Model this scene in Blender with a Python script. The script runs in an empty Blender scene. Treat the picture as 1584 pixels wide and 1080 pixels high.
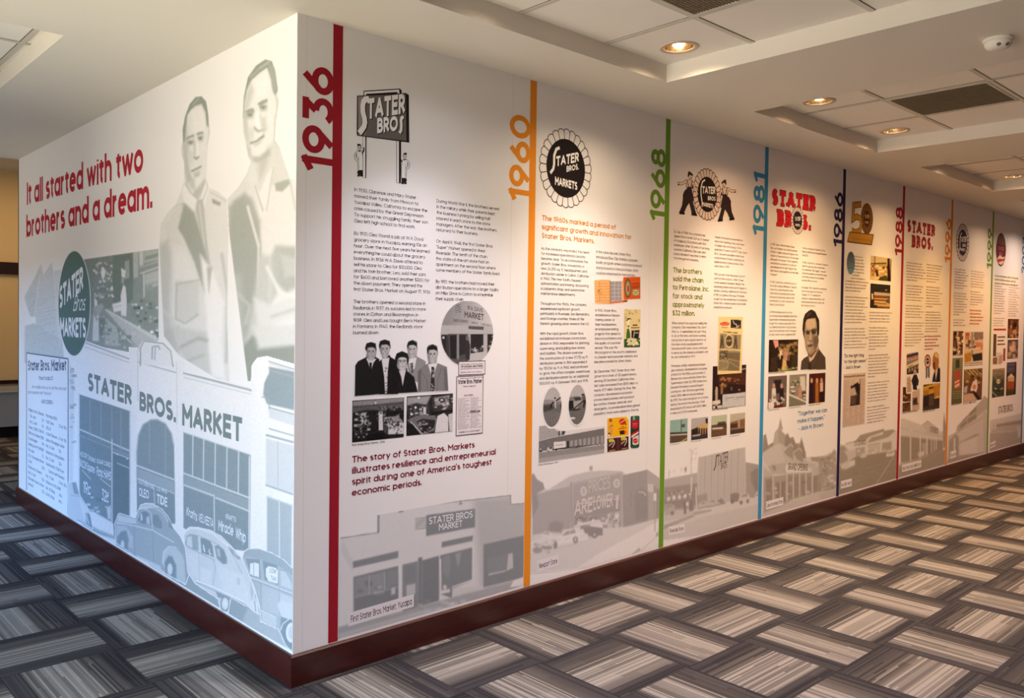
import bpy, math, random
import numpy as np
from mathutils import Vector
S = bpy.context.scene
COL = S.collection
rnd = random.Random(7)

# ---------------------------------------------------------------- camera
CAMP = np.array((-1.7399, -2.94256, 1.51317)); YAW, PITCH, ROLL = 0.8636, -0.02298, 0.01161
FPX = 1282.98; CX, CY = 792 - 111.17, 540 - 16.83
_f = np.array((math.cos(YAW)*math.cos(PITCH), math.sin(YAW)*math.cos(PITCH), math.sin(PITCH)))
_r = np.array((math.sin(YAW), -math.cos(YAW), 0.0)); _u = np.cross(_r, _f)
RGT = math.cos(ROLL)*_r + math.sin(ROLL)*_u; UP = -math.sin(ROLL)*_r + math.cos(ROLL)*_u; FWD = _f
cd = bpy.data.cameras.new('camera'); cam = bpy.data.objects.new('camera', cd); COL.objects.link(cam)
cd.sensor_width = 36.0; cd.lens = FPX*36.0/1584; cd.shift_x = 111.17/1584; cd.shift_y = -16.83/1584
cd.clip_start = 0.05; cd.clip_end = 100
from mathutils import Matrix
cam.matrix_world = Matrix(((RGT[0], UP[0], -FWD[0], CAMP[0]), (RGT[1], UP[1], -FWD[1], CAMP[1]), (RGT[2], UP[2], -FWD[2], CAMP[2]), (0, 0, 0, 1)))
S.camera = cam

# ---------------------------------------------------------------- light
H = 2.74
W = bpy.data.worlds.new('world'); S.world = W; W.use_nodes = True
bg = W.node_tree.nodes['Background']; bg.inputs[0].default_value = (0.9, 0.93, 1.0, 1); bg.inputs[1].default_value = 0.12
S.view_settings.view_transform = 'Standard'; S.view_settings.look = 'None'; S.view_settings.gamma = 1
S.view_settings.use_curve_mapping = False; S.view_settings.exposure = 0.0
S.cycles.use_denoising = True; S.cycles.max_bounces = 8; S.cycles.diffuse_bounces = 4
S.cycles.sample_clamp_indirect = 6; S.cycles.caustics_reflective = False; S.cycles.caustics_refractive = False

def area(name, loc, aim, sx, sy, power, color, spread=180):
    l = bpy.data.lights.new(name, 'AREA'); l.shape = 'RECTANGLE'; l.size = sx; l.size_y = sy; l.energy = power; l.color = color
    l.spread = math.radians(spread)
    o = bpy.data.objects.new(name, l); COL.objects.link(o); o.location = loc
    d = Vector(aim) - Vector(loc); o.rotation_euler = d.to_track_quat('-Z', 'Y').to_euler(); return o
# daylight outside the two windows left of the mural: blue sky above the roofs, bright ground and facades below
area('sky_light_a', (-7.0, -0.6, 4.9), (-3.0, -0.5, 2.2), 5.0, 4.2, 1383.6, (0.273, 0.619, 1.0))
area('sky_light_b', (-7.0, 3.1, 4.9), (-3.0, 3.1, 2.2), 4.0, 4.2, 1422.3, (0.222, 0.483, 1.0))
area('facade_light_a', (-6.6, -0.6, 1.5), (-3.0, -0.5, 1.4), 4.0, 2.0, 278.1, (1.0, 0.85, 0.785))
area('facade_light_b', (-6.6, 3.1, 1.5), (-3.0, 3.1, 1.4), 3.0, 2.0, 28.5, (1.0, 0.697, 0.535))
area('ground_light_a', (-5.6, -0.6, -0.9), (-3.0, -0.5, 1.3), 4.0, 2.4, 478.7, (1.0, 0.891, 0.616))
# unseen red fill added on the hall side, then the lit room beyond the mural
area('hall_fill', (4.5, -7.0, 2.7), (4.5, -6.4, 0), 11.0, 1.2, 24.5, (1.0, 0.0, 0.0))
area('back_room_light', (0.6, 7.2, 3.1), (0.6, 7.6, 0), 2.5, 1.6, 28, (1.0, 0.70, 0.40))

# ---------------------------------------------------------------- helpers
def lin(c):
    return tuple(((v/255.0)/12.92 if v/255.0 <= 0.04045 else ((v/255.0 + 0.055)/1.055)**2.4) for v in c)
def hx(h):
    h = h.lstrip('#'); return tuple(int(h[i:i+2], 16) for i in (0, 2, 4))
def mat(name, rgb, rough=0.6, spec=0.3, metal=0.0, emit=None, es=0.0):
    m = bpy.data.materials.new(name); m.use_nodes = True; b = m.node_tree.nodes['Principled BSDF']
    b.inputs['Base Color'].default_value = (*lin(rgb), 1); b.inputs['Roughness'].default_value = rough
    b.inputs['Metallic'].default_value = metal; b.inputs['Specular IOR Level'].default_value = spec
    if emit: b.inputs['Emission Color'].default_value = (*lin(emit), 1); b.inputs['Emission Strength'].default_value = es
    return m
def link(name, me, parent=None, m=None):
    o = bpy.data.objects.new(name, me); COL.objects.link(o)
    if parent: o.parent = parent
    if m: me.materials.append(m)
    return o
def tag(o, label=None, cat=None, group=None, kind=None):
    if label: o['label'] = label
    if cat: o['category'] = cat
    if group: o['group'] = group
    if kind: o['kind'] = kind
    return o
def empty(name, loc, label, cat, group=None):
    o = bpy.data.objects.new(name, None); COL.objects.link(o); o.location = loc; o.empty_display_size = 0.1
    return tag(o, label, cat, group)
class MB:
    def __init__(s): s.v = []; s.f = []
    def box(s, a, b):
        n = len(s.v); (x0, y0, z0), (x1, y1, z1) = a, b
        s.v += [(x0,y0,z0),(x1,y0,z0),(x1,y1,z0),(x0,y1,z0),(x0,y0,z1),(x1,y0,z1),(x1,y1,z1),(x0,y1,z1)]
        s.f += [tuple(n+i for i in q) for q in ((0,3,2,1),(4,5,6,7),(0,1,5,4),(1,2,6,5),(2,3,7,6),(3,0,4,7))]; return s
    def lathe(s, prof, seg=40, c=(0,0,0)):
        n = len(s.v); k = len(prof)
        for i in range(seg):
            a = 2*math.pi*i/seg
            s.v += [(c[0]+r*math.cos(a), c[1]+r*math.sin(a), c[2]+z) for r, z in prof]
        for i in range(seg):
            j = (i+1) % seg
            s.f += [(n+i*k+t, n+j*k+t, n+j*k+t+1, n+i*k+t+1) for t in range(k-1)]
        return s
    def prism(s, pts, d0, d1, fn):
        n = len(s.v); k = len(pts)
        s.v += [fn(p, d0) for p in pts] + [fn(p, d1) for p in pts]
        s.f += [tuple(range(n+k-1, n-1, -1)), tuple(range(n+k, n+2*k))] + [(n+i, n+(i+1) % k, n+k+(i+1) % k, n+k+i) for i in range(k)]
        return s
    def build(s, name, m, parent=None, loc=None, smooth=False, off=None):
        me = bpy.data.meshes.new(name); v = s.v
        if off: v = [(x-off[0], y-off[1], z-off[2]) for x, y, z in v]
        me.from_pydata(v, [], s.f); me.update()
        if smooth: me.polygons.foreach_set('use_smooth', [True]*len(me.polygons))
        o = link(name, me, parent, m)
        if loc: o.location = loc
        return o
def nodes(m): return m.node_tree.nodes, m.node_tree.links

# ---------------------------------------------------------------- room materials
def plaster(name, rgb, bump=0.04, sc=260.0, rough=0.75):
    m = mat(name, rgb, rough, 0.25); n, l = nodes(m); b = n['Principled BSDF']
    tc = n.new('ShaderNodeTexCoord'); nz = n.new('ShaderNodeTexNoise'); nz.inputs['Scale'].default_value = sc
    bp = n.new('ShaderNodeBump'); bp.inputs['Strength'].default_value = bump; bp.inputs['Distance'].default_value = 0.002
    l.new(tc.outputs['Object'], nz.inputs['Vector']); l.new(nz.outputs['Fac'], bp.inputs['Height']); l.new(bp.outputs['Normal'], b.inputs['Normal'])
    return m
M_WALL = plaster('wallcovering_vinyl', (236, 236, 237), 0.03, 420, 0.5)
M_CEIL = plaster('ceiling_paint', (226, 221, 210), 0.06, 120)
M_TILE = plaster('ceiling_tile', (242, 238, 230), 0.25, 330, 0.9)
M_TBAR = mat('ceiling_grid_metal', (205, 200, 188), 0.5)
M_GRID_SHADOW = mat('grid_shadow_strip', (88, 82, 72), 0.9)
M_TAN = plaster('tan_wall', (222, 190, 140), 0.05, 90)
M_WHITE = mat('white_plastic', (236, 233, 222), 0.45)
M_DARK = mat('dark_trim', (40, 18, 20), 0.5)
M_GREY = mat('grey_laminate', (150, 152, 156), 0.5)
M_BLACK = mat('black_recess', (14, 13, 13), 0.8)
def wood(name, a, b, rough):
    m = mat(name, a, rough, 0.5); n, l = nodes(m); p = n['Principled BSDF']
    tc = n.new('ShaderNodeTexCoord'); mp = n.new('ShaderNodeMapping'); mp.inputs['Scale'].default_value = (2.2, 2.2, 16)
    nz = n.new('ShaderNodeTexNoise'); nz.inputs['Scale'].default_value = 5; nz.inputs['Detail'].default_value = 6; nz.inputs['Roughness'].default_value = 0.65
    r = n.new('ShaderNodeValToRGB'); r.color_ramp.elements[0].position = 0.35; r.color_ramp.elements[1].position = 0.7
    r.color_ramp.elements[0].color = (*lin(a), 1); r.color_ramp.elements[1].color = (*lin(b), 1)
    l.new(tc.outputs['Object'], mp.inputs['Vector']); l.new(mp.outputs['Vector'], nz.inputs['Vector'])
    l.new(nz.outputs['Fac'], r.inputs['Fac']); l.new(r.outputs['Color'], p.inputs['Base Color']); return m
M_BASE = wood('cherry_wood', (52, 18, 17), (70, 27, 21), 0.30)

def carpet_mat():
    """18-inch carpet tiles laid quarter-turn: each tile striped along one axis, pale band in the middle, dark edges"""
    m = bpy.data.materials.new('carpet_tiles'); m.use_nodes = True; n, l = nodes(m); p = n['Principled BSDF']
    def math_(op, a, b=None, c=None):
        q = n.new('ShaderNodeMath'); q.operation = op
        for i, v in enumerate((a, b, c)):
            if v is None: continue
            if isinstance(v, (int, float)): q.inputs[i].default_value = v
            else: l.new(v, q.inputs[i])
        return q.outputs[0]
    tc = n.new('ShaderNodeTexCoord'); sp = n.new('ShaderNodeSeparateXYZ'); l.new(tc.outputs['Object'], sp.inputs[0])
    u = math_('DIVIDE', math_('SUBTRACT', sp.outputs[0], 1.4406), TILE_X); v = math_('DIVIDE', math_('SUBTRACT', sp.outputs[1], -0.4831), TILE_Y)
    iu, iv = math_('FLOOR', u), math_('FLOOR', v); fu, fv = math_('SUBTRACT', u, iu), math_('SUBTRACT', v, iv)
    par = math_('FLOORED_MODULO', math_('ADD', math_('ADD', iu, iv), PARITY), 2.0)      # 0: stripes run along X, 1: along Y
    def mix(a, b, t): return math_('ADD', a, math_('MULTIPLY', math_('SUBTRACT', b, a), t))
    across, along = mix(fv, fu, par), mix(fu, fv, par)
    cid = n.new('ShaderNodeCombineXYZ'); l.new(iu, cid.inputs[0]); l.new(iv, cid.inputs[1])
    wn = n.new('ShaderNodeTexWhiteNoise'); wn.noise_dimensions = '2D'; l.new(cid.outputs[0], wn.inputs['Vector'])
    rv = wn.outputs['Value']; wc = n.new('ShaderNodeSeparateColor'); l.new(wn.outputs['Color'], wc.inputs[0])
    across = math_('ADD', across, math_('MULTIPLY', math_('SUBTRACT', wc.outputs[1], 0.5), 0.10))
    # yarn lines: sharp lines across, broken a little along
    def lines(sc_across, sc_along, seed):
        cv = n.new('ShaderNodeCombineXYZ'); l.new(math_('MULTIPLY', math_('ROUND', math_('MULTIPLY', across, sc_across)), 1.37), cv.inputs[0])
        l.new(math_('ADD', math_('MULTIPLY', rv, 57.0), seed), cv.inputs[1])
        wa = n.new('ShaderNodeTexWhiteNoise'); wa.noise_dimensions = '2D'; l.new(cv.outputs[0], wa.inputs['Vector'])
        seg = math_('FLOOR', math_('ADD', math_('MULTIPLY', along, sc_along), math_('MULTIPLY', wa.outputs['Value'], 3.0)))
        c2 = n.new('ShaderNodeCombineXYZ'); l.new(seg, c2.inputs[0]); l.new(wa.outputs['Value'], c2.inputs[1]); l.new(rv, c2.inputs[2])
        wb = n.new('ShaderNodeTexWhiteNoise'); wb.noise_dimensions = '3D'; l.new(c2.outputs[0], wb.inputs['Vector'])
        return wb.outputs['Value']
    fine = lines(52.0, 0.38, 3.1)
    blk = lines(9.0, 0.8, 11.7)
    # base profile over the tile: dark edge, mid brown, pale band, dark lined edge
    ra = n.new('ShaderNodeValToRGB'); l.new(across, ra.inputs['Fac']); e = ra.color_ramp; e.interpolation = 'LINEAR'
    stops = [(0.0, (56, 52, 53)), (0.14, (60, 56, 56)), (0.19, (96, 89, 84)), (0.36, (118, 110, 103)), (0.58, (124, 116, 108)), (0.64, (88, 81, 75)), (0.80, (70, 64, 61)), (0.92, (58, 54, 54)), (1.0, (52, 48, 50))]
    while len(e.elements) < len(stops): e.elements.new(0.5)
    for el, (t, c) in zip(e.elements, stops): el.position = t; el.color = (*lin(c), 1)
    pale = n.new('ShaderNodeMapRange'); pale.interpolation_type = 'SMOOTHSTEP'
    d = math_('ABSOLUTE', math_('SUBTRACT', across, 0.45)); l.new(d, pale.inputs['Value'])
    pale.inputs['From Min'].default_value = 0.30; pale.inputs['From Max'].default_value = 0.20; pale.inputs['To Min'].default_value = 0; pale.inputs['To Max'].default_value = 1
    # light and dark yarns
    lt = math_('MULTIPLY', math_('GREATER_THAN', fine, 0.74), math_('ADD', math_('MULTIPLY', pale.outputs[0], 0.62), 0.05))
    dk = math_('MULTIPLY', math_('LESS_THAN', fine, 0.24), math_('SUBTRACT', 0.70, math_('MULTIPLY', pale.outputs[0], 0.34)))
    def mixc(f, a, b):
        q = n.new('ShaderNodeMix'); q.data_type = 'RGBA'; l.new(f, q.inputs[0])
        for s_, v_ in ((q.inputs[6], a), (q.inputs[7], b)):
            if isinstance(v_, tuple): s_.default_value = (*lin(v_), 1)
            else: l.new(v_, s_)
        return q.outputs[2]
    hs = n.new('ShaderNodeHueSaturation'); l.new(ra.outputs['Color'], hs.inputs['Color'])
    l.new(math_('ADD', 0.78, math_('ADD', math_('MULTIPLY', blk, 0.36), math_('MULTIPLY', rv, 0.12))), hs.inputs['Value'])
    c = mixc(lt, hs.outputs['Color'], (150, 142, 133)); c = mixc(dk, c, (40, 37, 39))
    # fibre speckle
    nz = n.new('ShaderNodeTexNoise'); nz.inputs['Scale'].default_value = 260; nz.inputs['Detail'].default_value = 2; l.new(tc.outputs['Object'], nz.inputs['Vector'])
    h2 = n.new('ShaderNodeHueSaturation'); l.new(c, h2.inputs['Color']); l.new(math_('ADD', 0.62, math_('MULTIPLY', nz.outputs['Fac'], 0.76)), h2.inputs['Value'])
    # tile seams
    def edge(f): return math_('LESS_THAN', math_('MINIMUM', f, math_('SUBTRACT', 1.0, f)), 0.006)
    sm = math_('MULTIPLY', math_('MAXIMUM', edge(fu), edge(fv)), 0.6)
    c = mixc(sm, h2.outputs['Color'], (38, 35, 36))
    l.new(c, p.inputs['Base Color']); p.inputs['Roughness'].default_value = 0.95; p.inputs['Specular IOR Level'].default_value = 0.08
    bp = n.new('ShaderNodeBump'); bp.inputs['Strength'].default_value = 0.35; bp.inputs['Distance'].default_value = 0.004
    l.new(math_('ADD', math_('MULTIPLY', nz.outputs['Fac'], 0.6), fine), bp.inputs['Height']); l.new(bp.outputs['Normal'], p.inputs['Normal'])
    return m
TILE_X, TILE_Y, PARITY = 0.468, 0.4375, 0.0
M_CARPET = carpet_mat()

# ---------------------------------------------------------------- room shell
BBH = 0.131; LEN_L = 4.259; LEN_R = 13.0
def structure(o): o['kind'] = 'structure'; return o
structure(MB().box((-3.2, -8.6, -0.1), (15, 10.5, 0)).build('floor', M_CARPET))
structure(MB().box((0, 0, 0), (LEN_R, 0.16, H)).build('wall_right', M_WALL))
structure(MB().box((0, 0.16, 0), (0.16, LEN_L, H)).build('wall_left', M_WALL))
structure(MB().box((0.0, LEN_L, 0), (0.16, LEN_L+0.02, H)).build('trim_1', M_DARK))
# the wall corner carries a plain white bead
mb = MB()
for u in (0.045, 1.235, 2.405): mb.box((u-0.0009, -0.00025, BBH), (u+0.0009, 0.0, H))
structure(mb.build('wall_seam', mat('seam_shade', (216, 214, 214), 0.6)))
# baseboards: flat cherry boards with a small eased top
def bb(name, pts, d=0.016):
    """board along a wall: section with a chamfered top edge"""
    (x0, y0), (x1, y1), (nx, ny) = pts
    m = MB(); prof = [(0, 0), (d, 0), (d, BBH-0.006), (d-0.006, BBH), (0, BBH)]
    return m, prof
def board(name, p0, p1, nrm, miter0=0, miter1=0, d=0.016, h=BBH, m=M_BASE):
    dx, dy = p1[0]-p0[0], p1[1]-p0[1]; L = math.hypot(dx, dy); dx /= L; dy /= L
    prof = [(0, 0), (d, 0), (d, h-0.006), (d-0.006, h), (0, h)]; k = len(prof); mb = MB()
    for (px, py), mt in ((p0, -miter0), (p1, miter1)):
        mb.v += [(px+nrm[0]*t+dx*mt*t, py+nrm[1]*t+dy*mt*t, z) for t, z in prof]
    mb.f = [tuple(range(k)), tuple(range(2*k-1, k-1, -1))] + [(i, i+k, (i+1) % k+k, (i+1) % k) for i in range(k)]
    return structure(mb.build(name, m))
board('baseboard_right', (0, 0), (LEN_R, 0), (0, -1), 1, 0)
board('baseboard_left', (0, LEN_L+0.02), (0, 0), (-1, 0), 1, 1)

# ceiling slab with coffers
COFF = [(0.23, 1.914, -3.6, -0.43), (2.785, 4.50, -3.6, -0.43), (5.31, 7.05, -3.6, -0.43), (7.86, 9.60, -3.6, -0.43), (-2.4, -0.622, 0.935, 3.55)]
ZC = 2.83
def ceiling():
    xs = sorted({-3.2, 15.0} | {c for q in COFF for c in q[:2]}); ys = sorted({-8.5, LEN_L+0.02} | {c for q in COFF for c in q[2:]})
    mb = MB()
    for i in range(len(xs)-1):
        for j in range(len(ys)-1):
            x, y = (xs[i]+xs[i+1])/2, (ys[j]+ys[j+1])/2
            if any(a < x < b and c < y < d for a, b, c, d in COFF): continue
            mb.box((xs[i], ys[j], H), (xs[i+1], ys[j+1], H+0.3))
    return structure(mb.build('ceiling', M_CEIL))
ceiling()
def coffer(k, q, grid_x, grid_y, skip=()):
    x0, x1, y0, y1 = q
    # tile field with a round opening for each recessed can
    holes = [(x, y) for x, y in CANS if x0 < x < x1 and y0 < y < y1]; mb = MB(); R = 0.085; hb = 0.12
    xs = sorted({x0, x1} | {x+d for x, y in holes for d in (-hb, hb)}); ys = sorted({y0, y1} | {y+d for x, y in holes for d in (-hb, hb)})
    for i in range(len(xs)-1):
        for j in range(len(ys)-1):
            cx, cy = (xs[i]+xs[i+1])/2, (ys[j]+ys[j+1])/2
            if any(abs(cx-x) < 1e-6 and abs(cy-y) < 1e-6 for x, y in holes): continue
            mb.box((xs[i], ys[j], ZC), (xs[i+1], ys[j+1], ZC+0.03))
    for x, y in holes:
        n = len(mb.v)
        for t in range(32):
            a = 2*math.pi*t/32; c, s_ = math.cos(a), math.sin(a); k_ = hb/max(abs(c), abs(s_))
            mb.v += [(x+k_*c, y+k_*s_, ZC), (x+R*c, y+R*s_, ZC), (x+R*c, y+R*s_, ZC+0.03)]
        for t in range(32):
            u = (t+1) % 32; mb.f += [(n+3*t, n+3*t+1, n+3*u+1, n+3*u), (n+3*t+1, n+3*t+2, n+3*u+2, n+3*u+1)]
    structure(mb.build('ceiling_panel', M_TILE))
    mb = MB(); t = 0.012
    for g in grid_x: mb.box((g-t, y0, ZC-0.004), (g+t, y1, ZC+0.002))
    for g in grid_y: mb.box((x0, g-t, ZC-0.0035), (x1, g+t, ZC+0.002))
    structure(mb.build('ceiling_grid', M_TBAR))
    mb = MB(); w = 0.0035  # dark strips painted as the shadow line beside each bar
    for g in grid_x: mb.box((g-t-w, y0, ZC-0.0012), (g-t, y1, ZC+0.001))
    for g in grid_y: mb.box((x0, g-t-w, ZC-0.001), (x1, g-t, ZC+0.001))
    structure(mb.build('ceiling_grid_shadow', M_GRID_SHADOW))
ROW2 = (1.07, 3.64, 6.18, 8.73)
CANS = [(x, -2.6) for x in ROW2]+[(1.72, -0.63), (3.17, -0.63), (4.28, -0.63), (6.85, -0.63), (0.62, -0.63), (5.72, -0.63), (8.2, -0.63), (9.3, -0.63)]
GY = [-0.90-0.54*i for i in range(5)]
coffer(0, COFF[0], (0.842, 1.425), GY)
coffer(1, COFF[1], (3.40, 3.98), GY); coffer(2, COFF[2], (5.93, 6.51), GY); coffer(3, COFF[3], (8.48, 9.06), GY)
coffer(4, COFF[4], (-0.66, -1.25, -1.84), (1.47, 2.07, 2.67))

# the room beyond the far end of the left wall
structure(MB().box((-3.2, 8.75, 0), (4, 8.9, 3.5)).build('wall_back', M_TAN))
structure(MB().box((-3.2, LEN_L+0.02, 3.35), (4, 8.9, 3.5)).build('ceiling_back', M_CEIL))
structure(MB().box((-3.2, LEN_L+0.02, H+0.28), (15, LEN_L+0.05, 3.5)).build('trim_2', M_CEIL))
structure(MB().box((0.55, 8.70, 2.02), (2.2, 8.75, 2.16)).box((0.55, 8.71, 2.155), (2.2, 8.75, 2.175)).build('trim_3', M_DARK))
structure(MB().box((0.4, 8.70, 0.62), (2.2, 8.75, 0.665)).build('trim_4', M_DARK))

# window wall behind the camera and the walls that close the hall
def wall_open(name, x0, x1, ya, yb, openings, z0=0, z1=H):
    mb = MB(); ys = sorted({ya, yb} | {v for o in openings for v in o[:2]}); zs = sorted({z0, z1} | {v for o in openings for v in o[2:]})
    for i in range(len(ys)-1):
        for j in range(len(zs)-1):
            y, z = (ys[i]+ys[i+1])/2, (zs[j]+zs[j+1])/2
            if not any(a < y < b and c < z < d for a, b, c, d in openings): mb.box((x0, ys[i], zs[j]), (x1, ys[i+1], zs[j+1]))
    return structure(mb.build(name, M_WALL))
WIN = [(-1.7, 0.7, 0.2, 2.45), (2.0, 4.2, 0.2, 2.45)]
wall_open('wall_window', -3.2, -3.0, -8.5, 8.75, WIN, 0, 3.4)
for i, (a, b, c, d) in enumerate(WIN):
    mb = MB(); t = 0.05
    for y0, y1, z0, z1 in ((a, a+t, c, d), (b-t, b, c, d), (a+t, b-t, c, c+t), (a+t, b-t, d-t, d), ((a+b)/2-0.02, (a+b)/2+0.02, c+t, d-t)):
        mb.box((-3.13, y0, z0), (-3.06, y1, z1))
    structure(mb.build('window_%d' % (i+1), M_WHITE))
structure(MB().box((-3.2, -8.6, 0), (15, -8.45, H)).build('wall_hall', M_WALL))
structure(MB().box((12.9, -8.5, 0), (13.05, 0.0, H)).build('wall_end', M_WALL))

# ---------------------------------------------------------------- ceiling fittings
M_TRIM = mat('downlight_trim', (196, 178, 156), 0.4, 0.4)
M_REFL = mat('downlight_reflector', (232, 214, 186), 0.12, 0.5, 1.0)
M_LAMP = mat('downlight_lamp', (255, 240, 215), 0.4, 0.3, 0, (255, 222, 176), 55.0)
def downlight(x, y, label, beam, spill):
    far = y < -2
    t = empty('downlight', (x, y, ZC), label, 'ceiling light', 'recessed downlights in the coffers')
    MB().lathe([(0.068, 0.0), (0.070, -0.005), (0.088, -0.006), (0.092, -0.002), (0.092, 0.001)]).build('trim_ring', M_TRIM, t, smooth=True)
    MB().lathe([(0.069, -0.003), (0.066, 0.03), (0.058, 0.075), (0.042, 0.11), (0.012, 0.125), (0.0001, 0.126)]).build('reflector', M_REFL, t, smooth=True)
    b = MB().lathe([(0.0001, 0.022), (0.018, 0.024), (0.026, 0.036), (0.026, 0.058), (0.017, 0.085), (0.013, 0.112), (0.0001, 0.113)], 24).build('lamp', M_LAMP, t, smooth=True)
    b['label'] = 'glowing warm lamp'
    # the reflector's narrow beam and the wide spill of the lamp
    for nm, sz, bl, en, cl in (('downlight_beam', 96, 1.0, 80, beam), ('downlight_spill', 145, 1.0, 80, spill)):
        if max(cl) <= 0: continue
        if far: nm = 'added_wall_wash'
        l = bpy.data.lights.new(nm, 'SPOT'); l.energy = en*max(cl); l.color = [c/max(cl) for c in cl]; l.spot_size = math.radians(sz); l.spot_blend = bl; l.shadow_soft_size = 0.05
        o = bpy.data.objects.new(nm, l); COL.objects.link(o); o.location = (x, y, ZC-0.012)
ROW2_WASH = (1.58, 1.28, 1.38)  # unseen second row, added to wash the wall evenly
DL = [(1.72, -0.63, 'round recessed downlight in the nearest coffer, above the second timeline panel', (2.02, 1.64, 1.41), (0.65, 0.48, 0.31)),
      (3.17, -0.63, 'downlight half hidden by the near lip of the middle coffer, left of the dark vent', (2.31, 1.76, 1.21), (0.55, 0.3, 0.14)),
      (4.28, -0.63, 'downlight in the middle coffer near its bright end face, below the dark vent', (2.18, 1.56, 0.91), (0.69, 0.39, 0.17)),
      (6.85, -0.63, 'downlight at the right edge of the photo in the farthest visible coffer', (1.42, 0.72, 0.15), (0.42, 0.22, 0.09)),
      (0.62, -0.63, 'downlight at the hidden near end of the first coffer', (1.35, 1.25, 1.42), (0.13, 0.14, 0.15)),  # added lamp: its cool beam replaces daylight near the corner
      (5.72, -0.63, 'downlight hidden behind the near lip of the third coffer', (1.76, 1.04, 0.36), (0.67, 0.38, 0.16)),
      (8.2, -0.63, 'downlight in the near half of the fourth coffer beyond the photo edge', (1.28, 0.52, 0.0), (0.62, 0.39, 0.23)),
      (9.3, -0.63, 'downlight in the fourth coffer beyond the photo edge', (1.2, 0.41, 0.0), (1.03, 0.74, 0.57))]
for d in DL: downlight(*d)
for x in ROW2: downlight(x, -2.6, 'added downlight in an unseen hall side row of the coffers, washing the wall', (0, 0, 0), ROW2_WASH)
M_VENT = mat('vent_grey', (118, 104, 84), 0.7)
def vent(x0, x1, y0, y1, label):
    c = ((x0+x1)/2, (y0+y1)/2, ZC)
    t = empty('air_vent', c, label, 'air vent', 'air return panels in the coffers')
    f = 0.012; mb = MB()
    for a, b, e, g in ((x0, x1, y0, y0+f), (x0, x1, y1-f, y1), (x0, x0+f, y0+f, y1-f), (x1-f, x1, y0+f, y1-f)): mb.box((a, e, ZC-0.006), (b, g, ZC-0.0005))
    mb.build('frame', M_TBAR, t, off=c)
    mb = MB().box((x0+f, y0+f, ZC-0.0015), (x1-f, y1-f, ZC-0.0005)); n = 34
    for i in range(n):
        y = y0+f+(y1-y0-2*f)*(i+0.5)/n; mb.box((x0+f, y-0.002, ZC-0.0045), (x1-f, y+0.002, ZC-0.0015))
    for i in range(n):
        x = x0+f+(x1-x0-2*f)*(i+0.5)/n; mb.box((x-0.002, y0+f, ZC-0.0042), (x+0.002, y1-f, ZC-0.0015))
    mb.build('grille', M_VENT, t, off=c)
vent(3.418, 3.962, -1.428, -0.912, 'dark square air return panel in the middle coffer')
vent(0.86, 1.407, -1.428, -0.912, 'grey mesh air vent cut off by the top edge of the photo')

# smoke detector
t = empty('smoke_detector', (2.385, -1.765, H), 'white round smoke detector on the ceiling between two coffers', 'smoke detector')
MB().lathe([(0.0001, 0), (0.056, 0), (0.056, -0.010), (0.052, -0.012), (0.0001, -0.012)]).build('mounting_base', M_WHITE, t, smooth=True)
b = MB().lathe([(0.046, -0.012), (0.050, -0.016), (0.049, -0.030), (0.040, -0.042), (0.022, -0.047), (0.0001, -0.048)]).build('housing', M_WHITE, t, smooth=True)
for a in (200, 245):
    a = math.radians(a); g = MB().lathe([(0.0001, -0.002), (0.007, -0.002), (0.009, 0.0), (0.0001, 0.0005)], 20)
    o = g.build('sensor_eye', mat('detector_eye', (120, 108, 96), 0.5), b); o.location = (0.043*math.cos(a), 0.043*math.sin(a), -0.036)
    o.rotation_euler = (0, math.radians(-48), a)
# low counter against the far wall
t = empty('counter', (1.2, 8.34, 0), 'low grey counter against the tan wall beyond the left end of the mural', 'counter')
MB().box((-0.8, -0.2, 0.14), (0.9, 0.40, 0.60)).build('body', M_GREY, t)
MB().box((-0.82, -0.22, 0.56), (0.92, 0.40, 0.585)).build('worktop', mat('counter_top', (196, 186, 172), 0.5), t)
MB().box((-0.76, -0.12, 0.0), (0.86, 0.40, 0.14)).build('dark_gap', M_BLACK, t)  # black block filling the dark gap under the body

# ---------------------------------------------------------------- printing on the walls
M_INK = bpy.data.materials.new('printed_ink'); M_INK.use_nodes = True
_n, _l = nodes(M_INK); _a = _n.new('ShaderNodeAttribute'); _a.attribute_name = 'ink'
_b = _n['Principled BSDF']; _l.new(_a.outputs['Color'], _b.inputs['Base Color'])
_b.inputs['Roughness'].default_value = 0.6; _b.inputs['Specular IOR Level'].default_value = 0.10
PAPER = (236, 236, 237)
LIN = np.array([lin((i, i, i))[0] for i in range(256)])
def px2uv(w, x, y):
    """photo pixel -> wall coordinates (metres): right wall u = x, left wall u = -y, v = height"""
    x = np.asarray(x, float); y = np.asarray(y, float)
    d = FWD[None] + RGT[None]*((x.reshape(-1, 1)-CX)/FPX) - UP[None]*((y.reshape(-1, 1)-CY)/FPX)
    ax = 1 if w == 'R' else 0
    P = CAMP[None] + d*((0-CAMP[ax])/d[:, ax:ax+1])
    return np.stack([P[:, 0] if w == 'R' else -P[:, 1], P[:, 2]], 1)
def uv2px(w, uv):
    P = xyz(w, uv, 0.0) - CAMP[None]; z = P@FWD
    return np.stack([CX+FPX*(P@RGT)/z, CY-FPX*(P@UP)/z], 1)
def xyz(w, uv, d):
    uv = np.asarray(uv, float); d = np.broadcast_to(d, (len(uv),))
    return np.stack([uv[:, 0], -d, uv[:, 1]], 1) if w == 'R' else np.stack([-d, -uv[:, 0], uv[:, 1]], 1)
def col(c):
    if isinstance(c, str): c = hx(c)
    if isinstance(c, (int, float)): c = (c, c, c)
    return np.array(lin(c))
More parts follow.
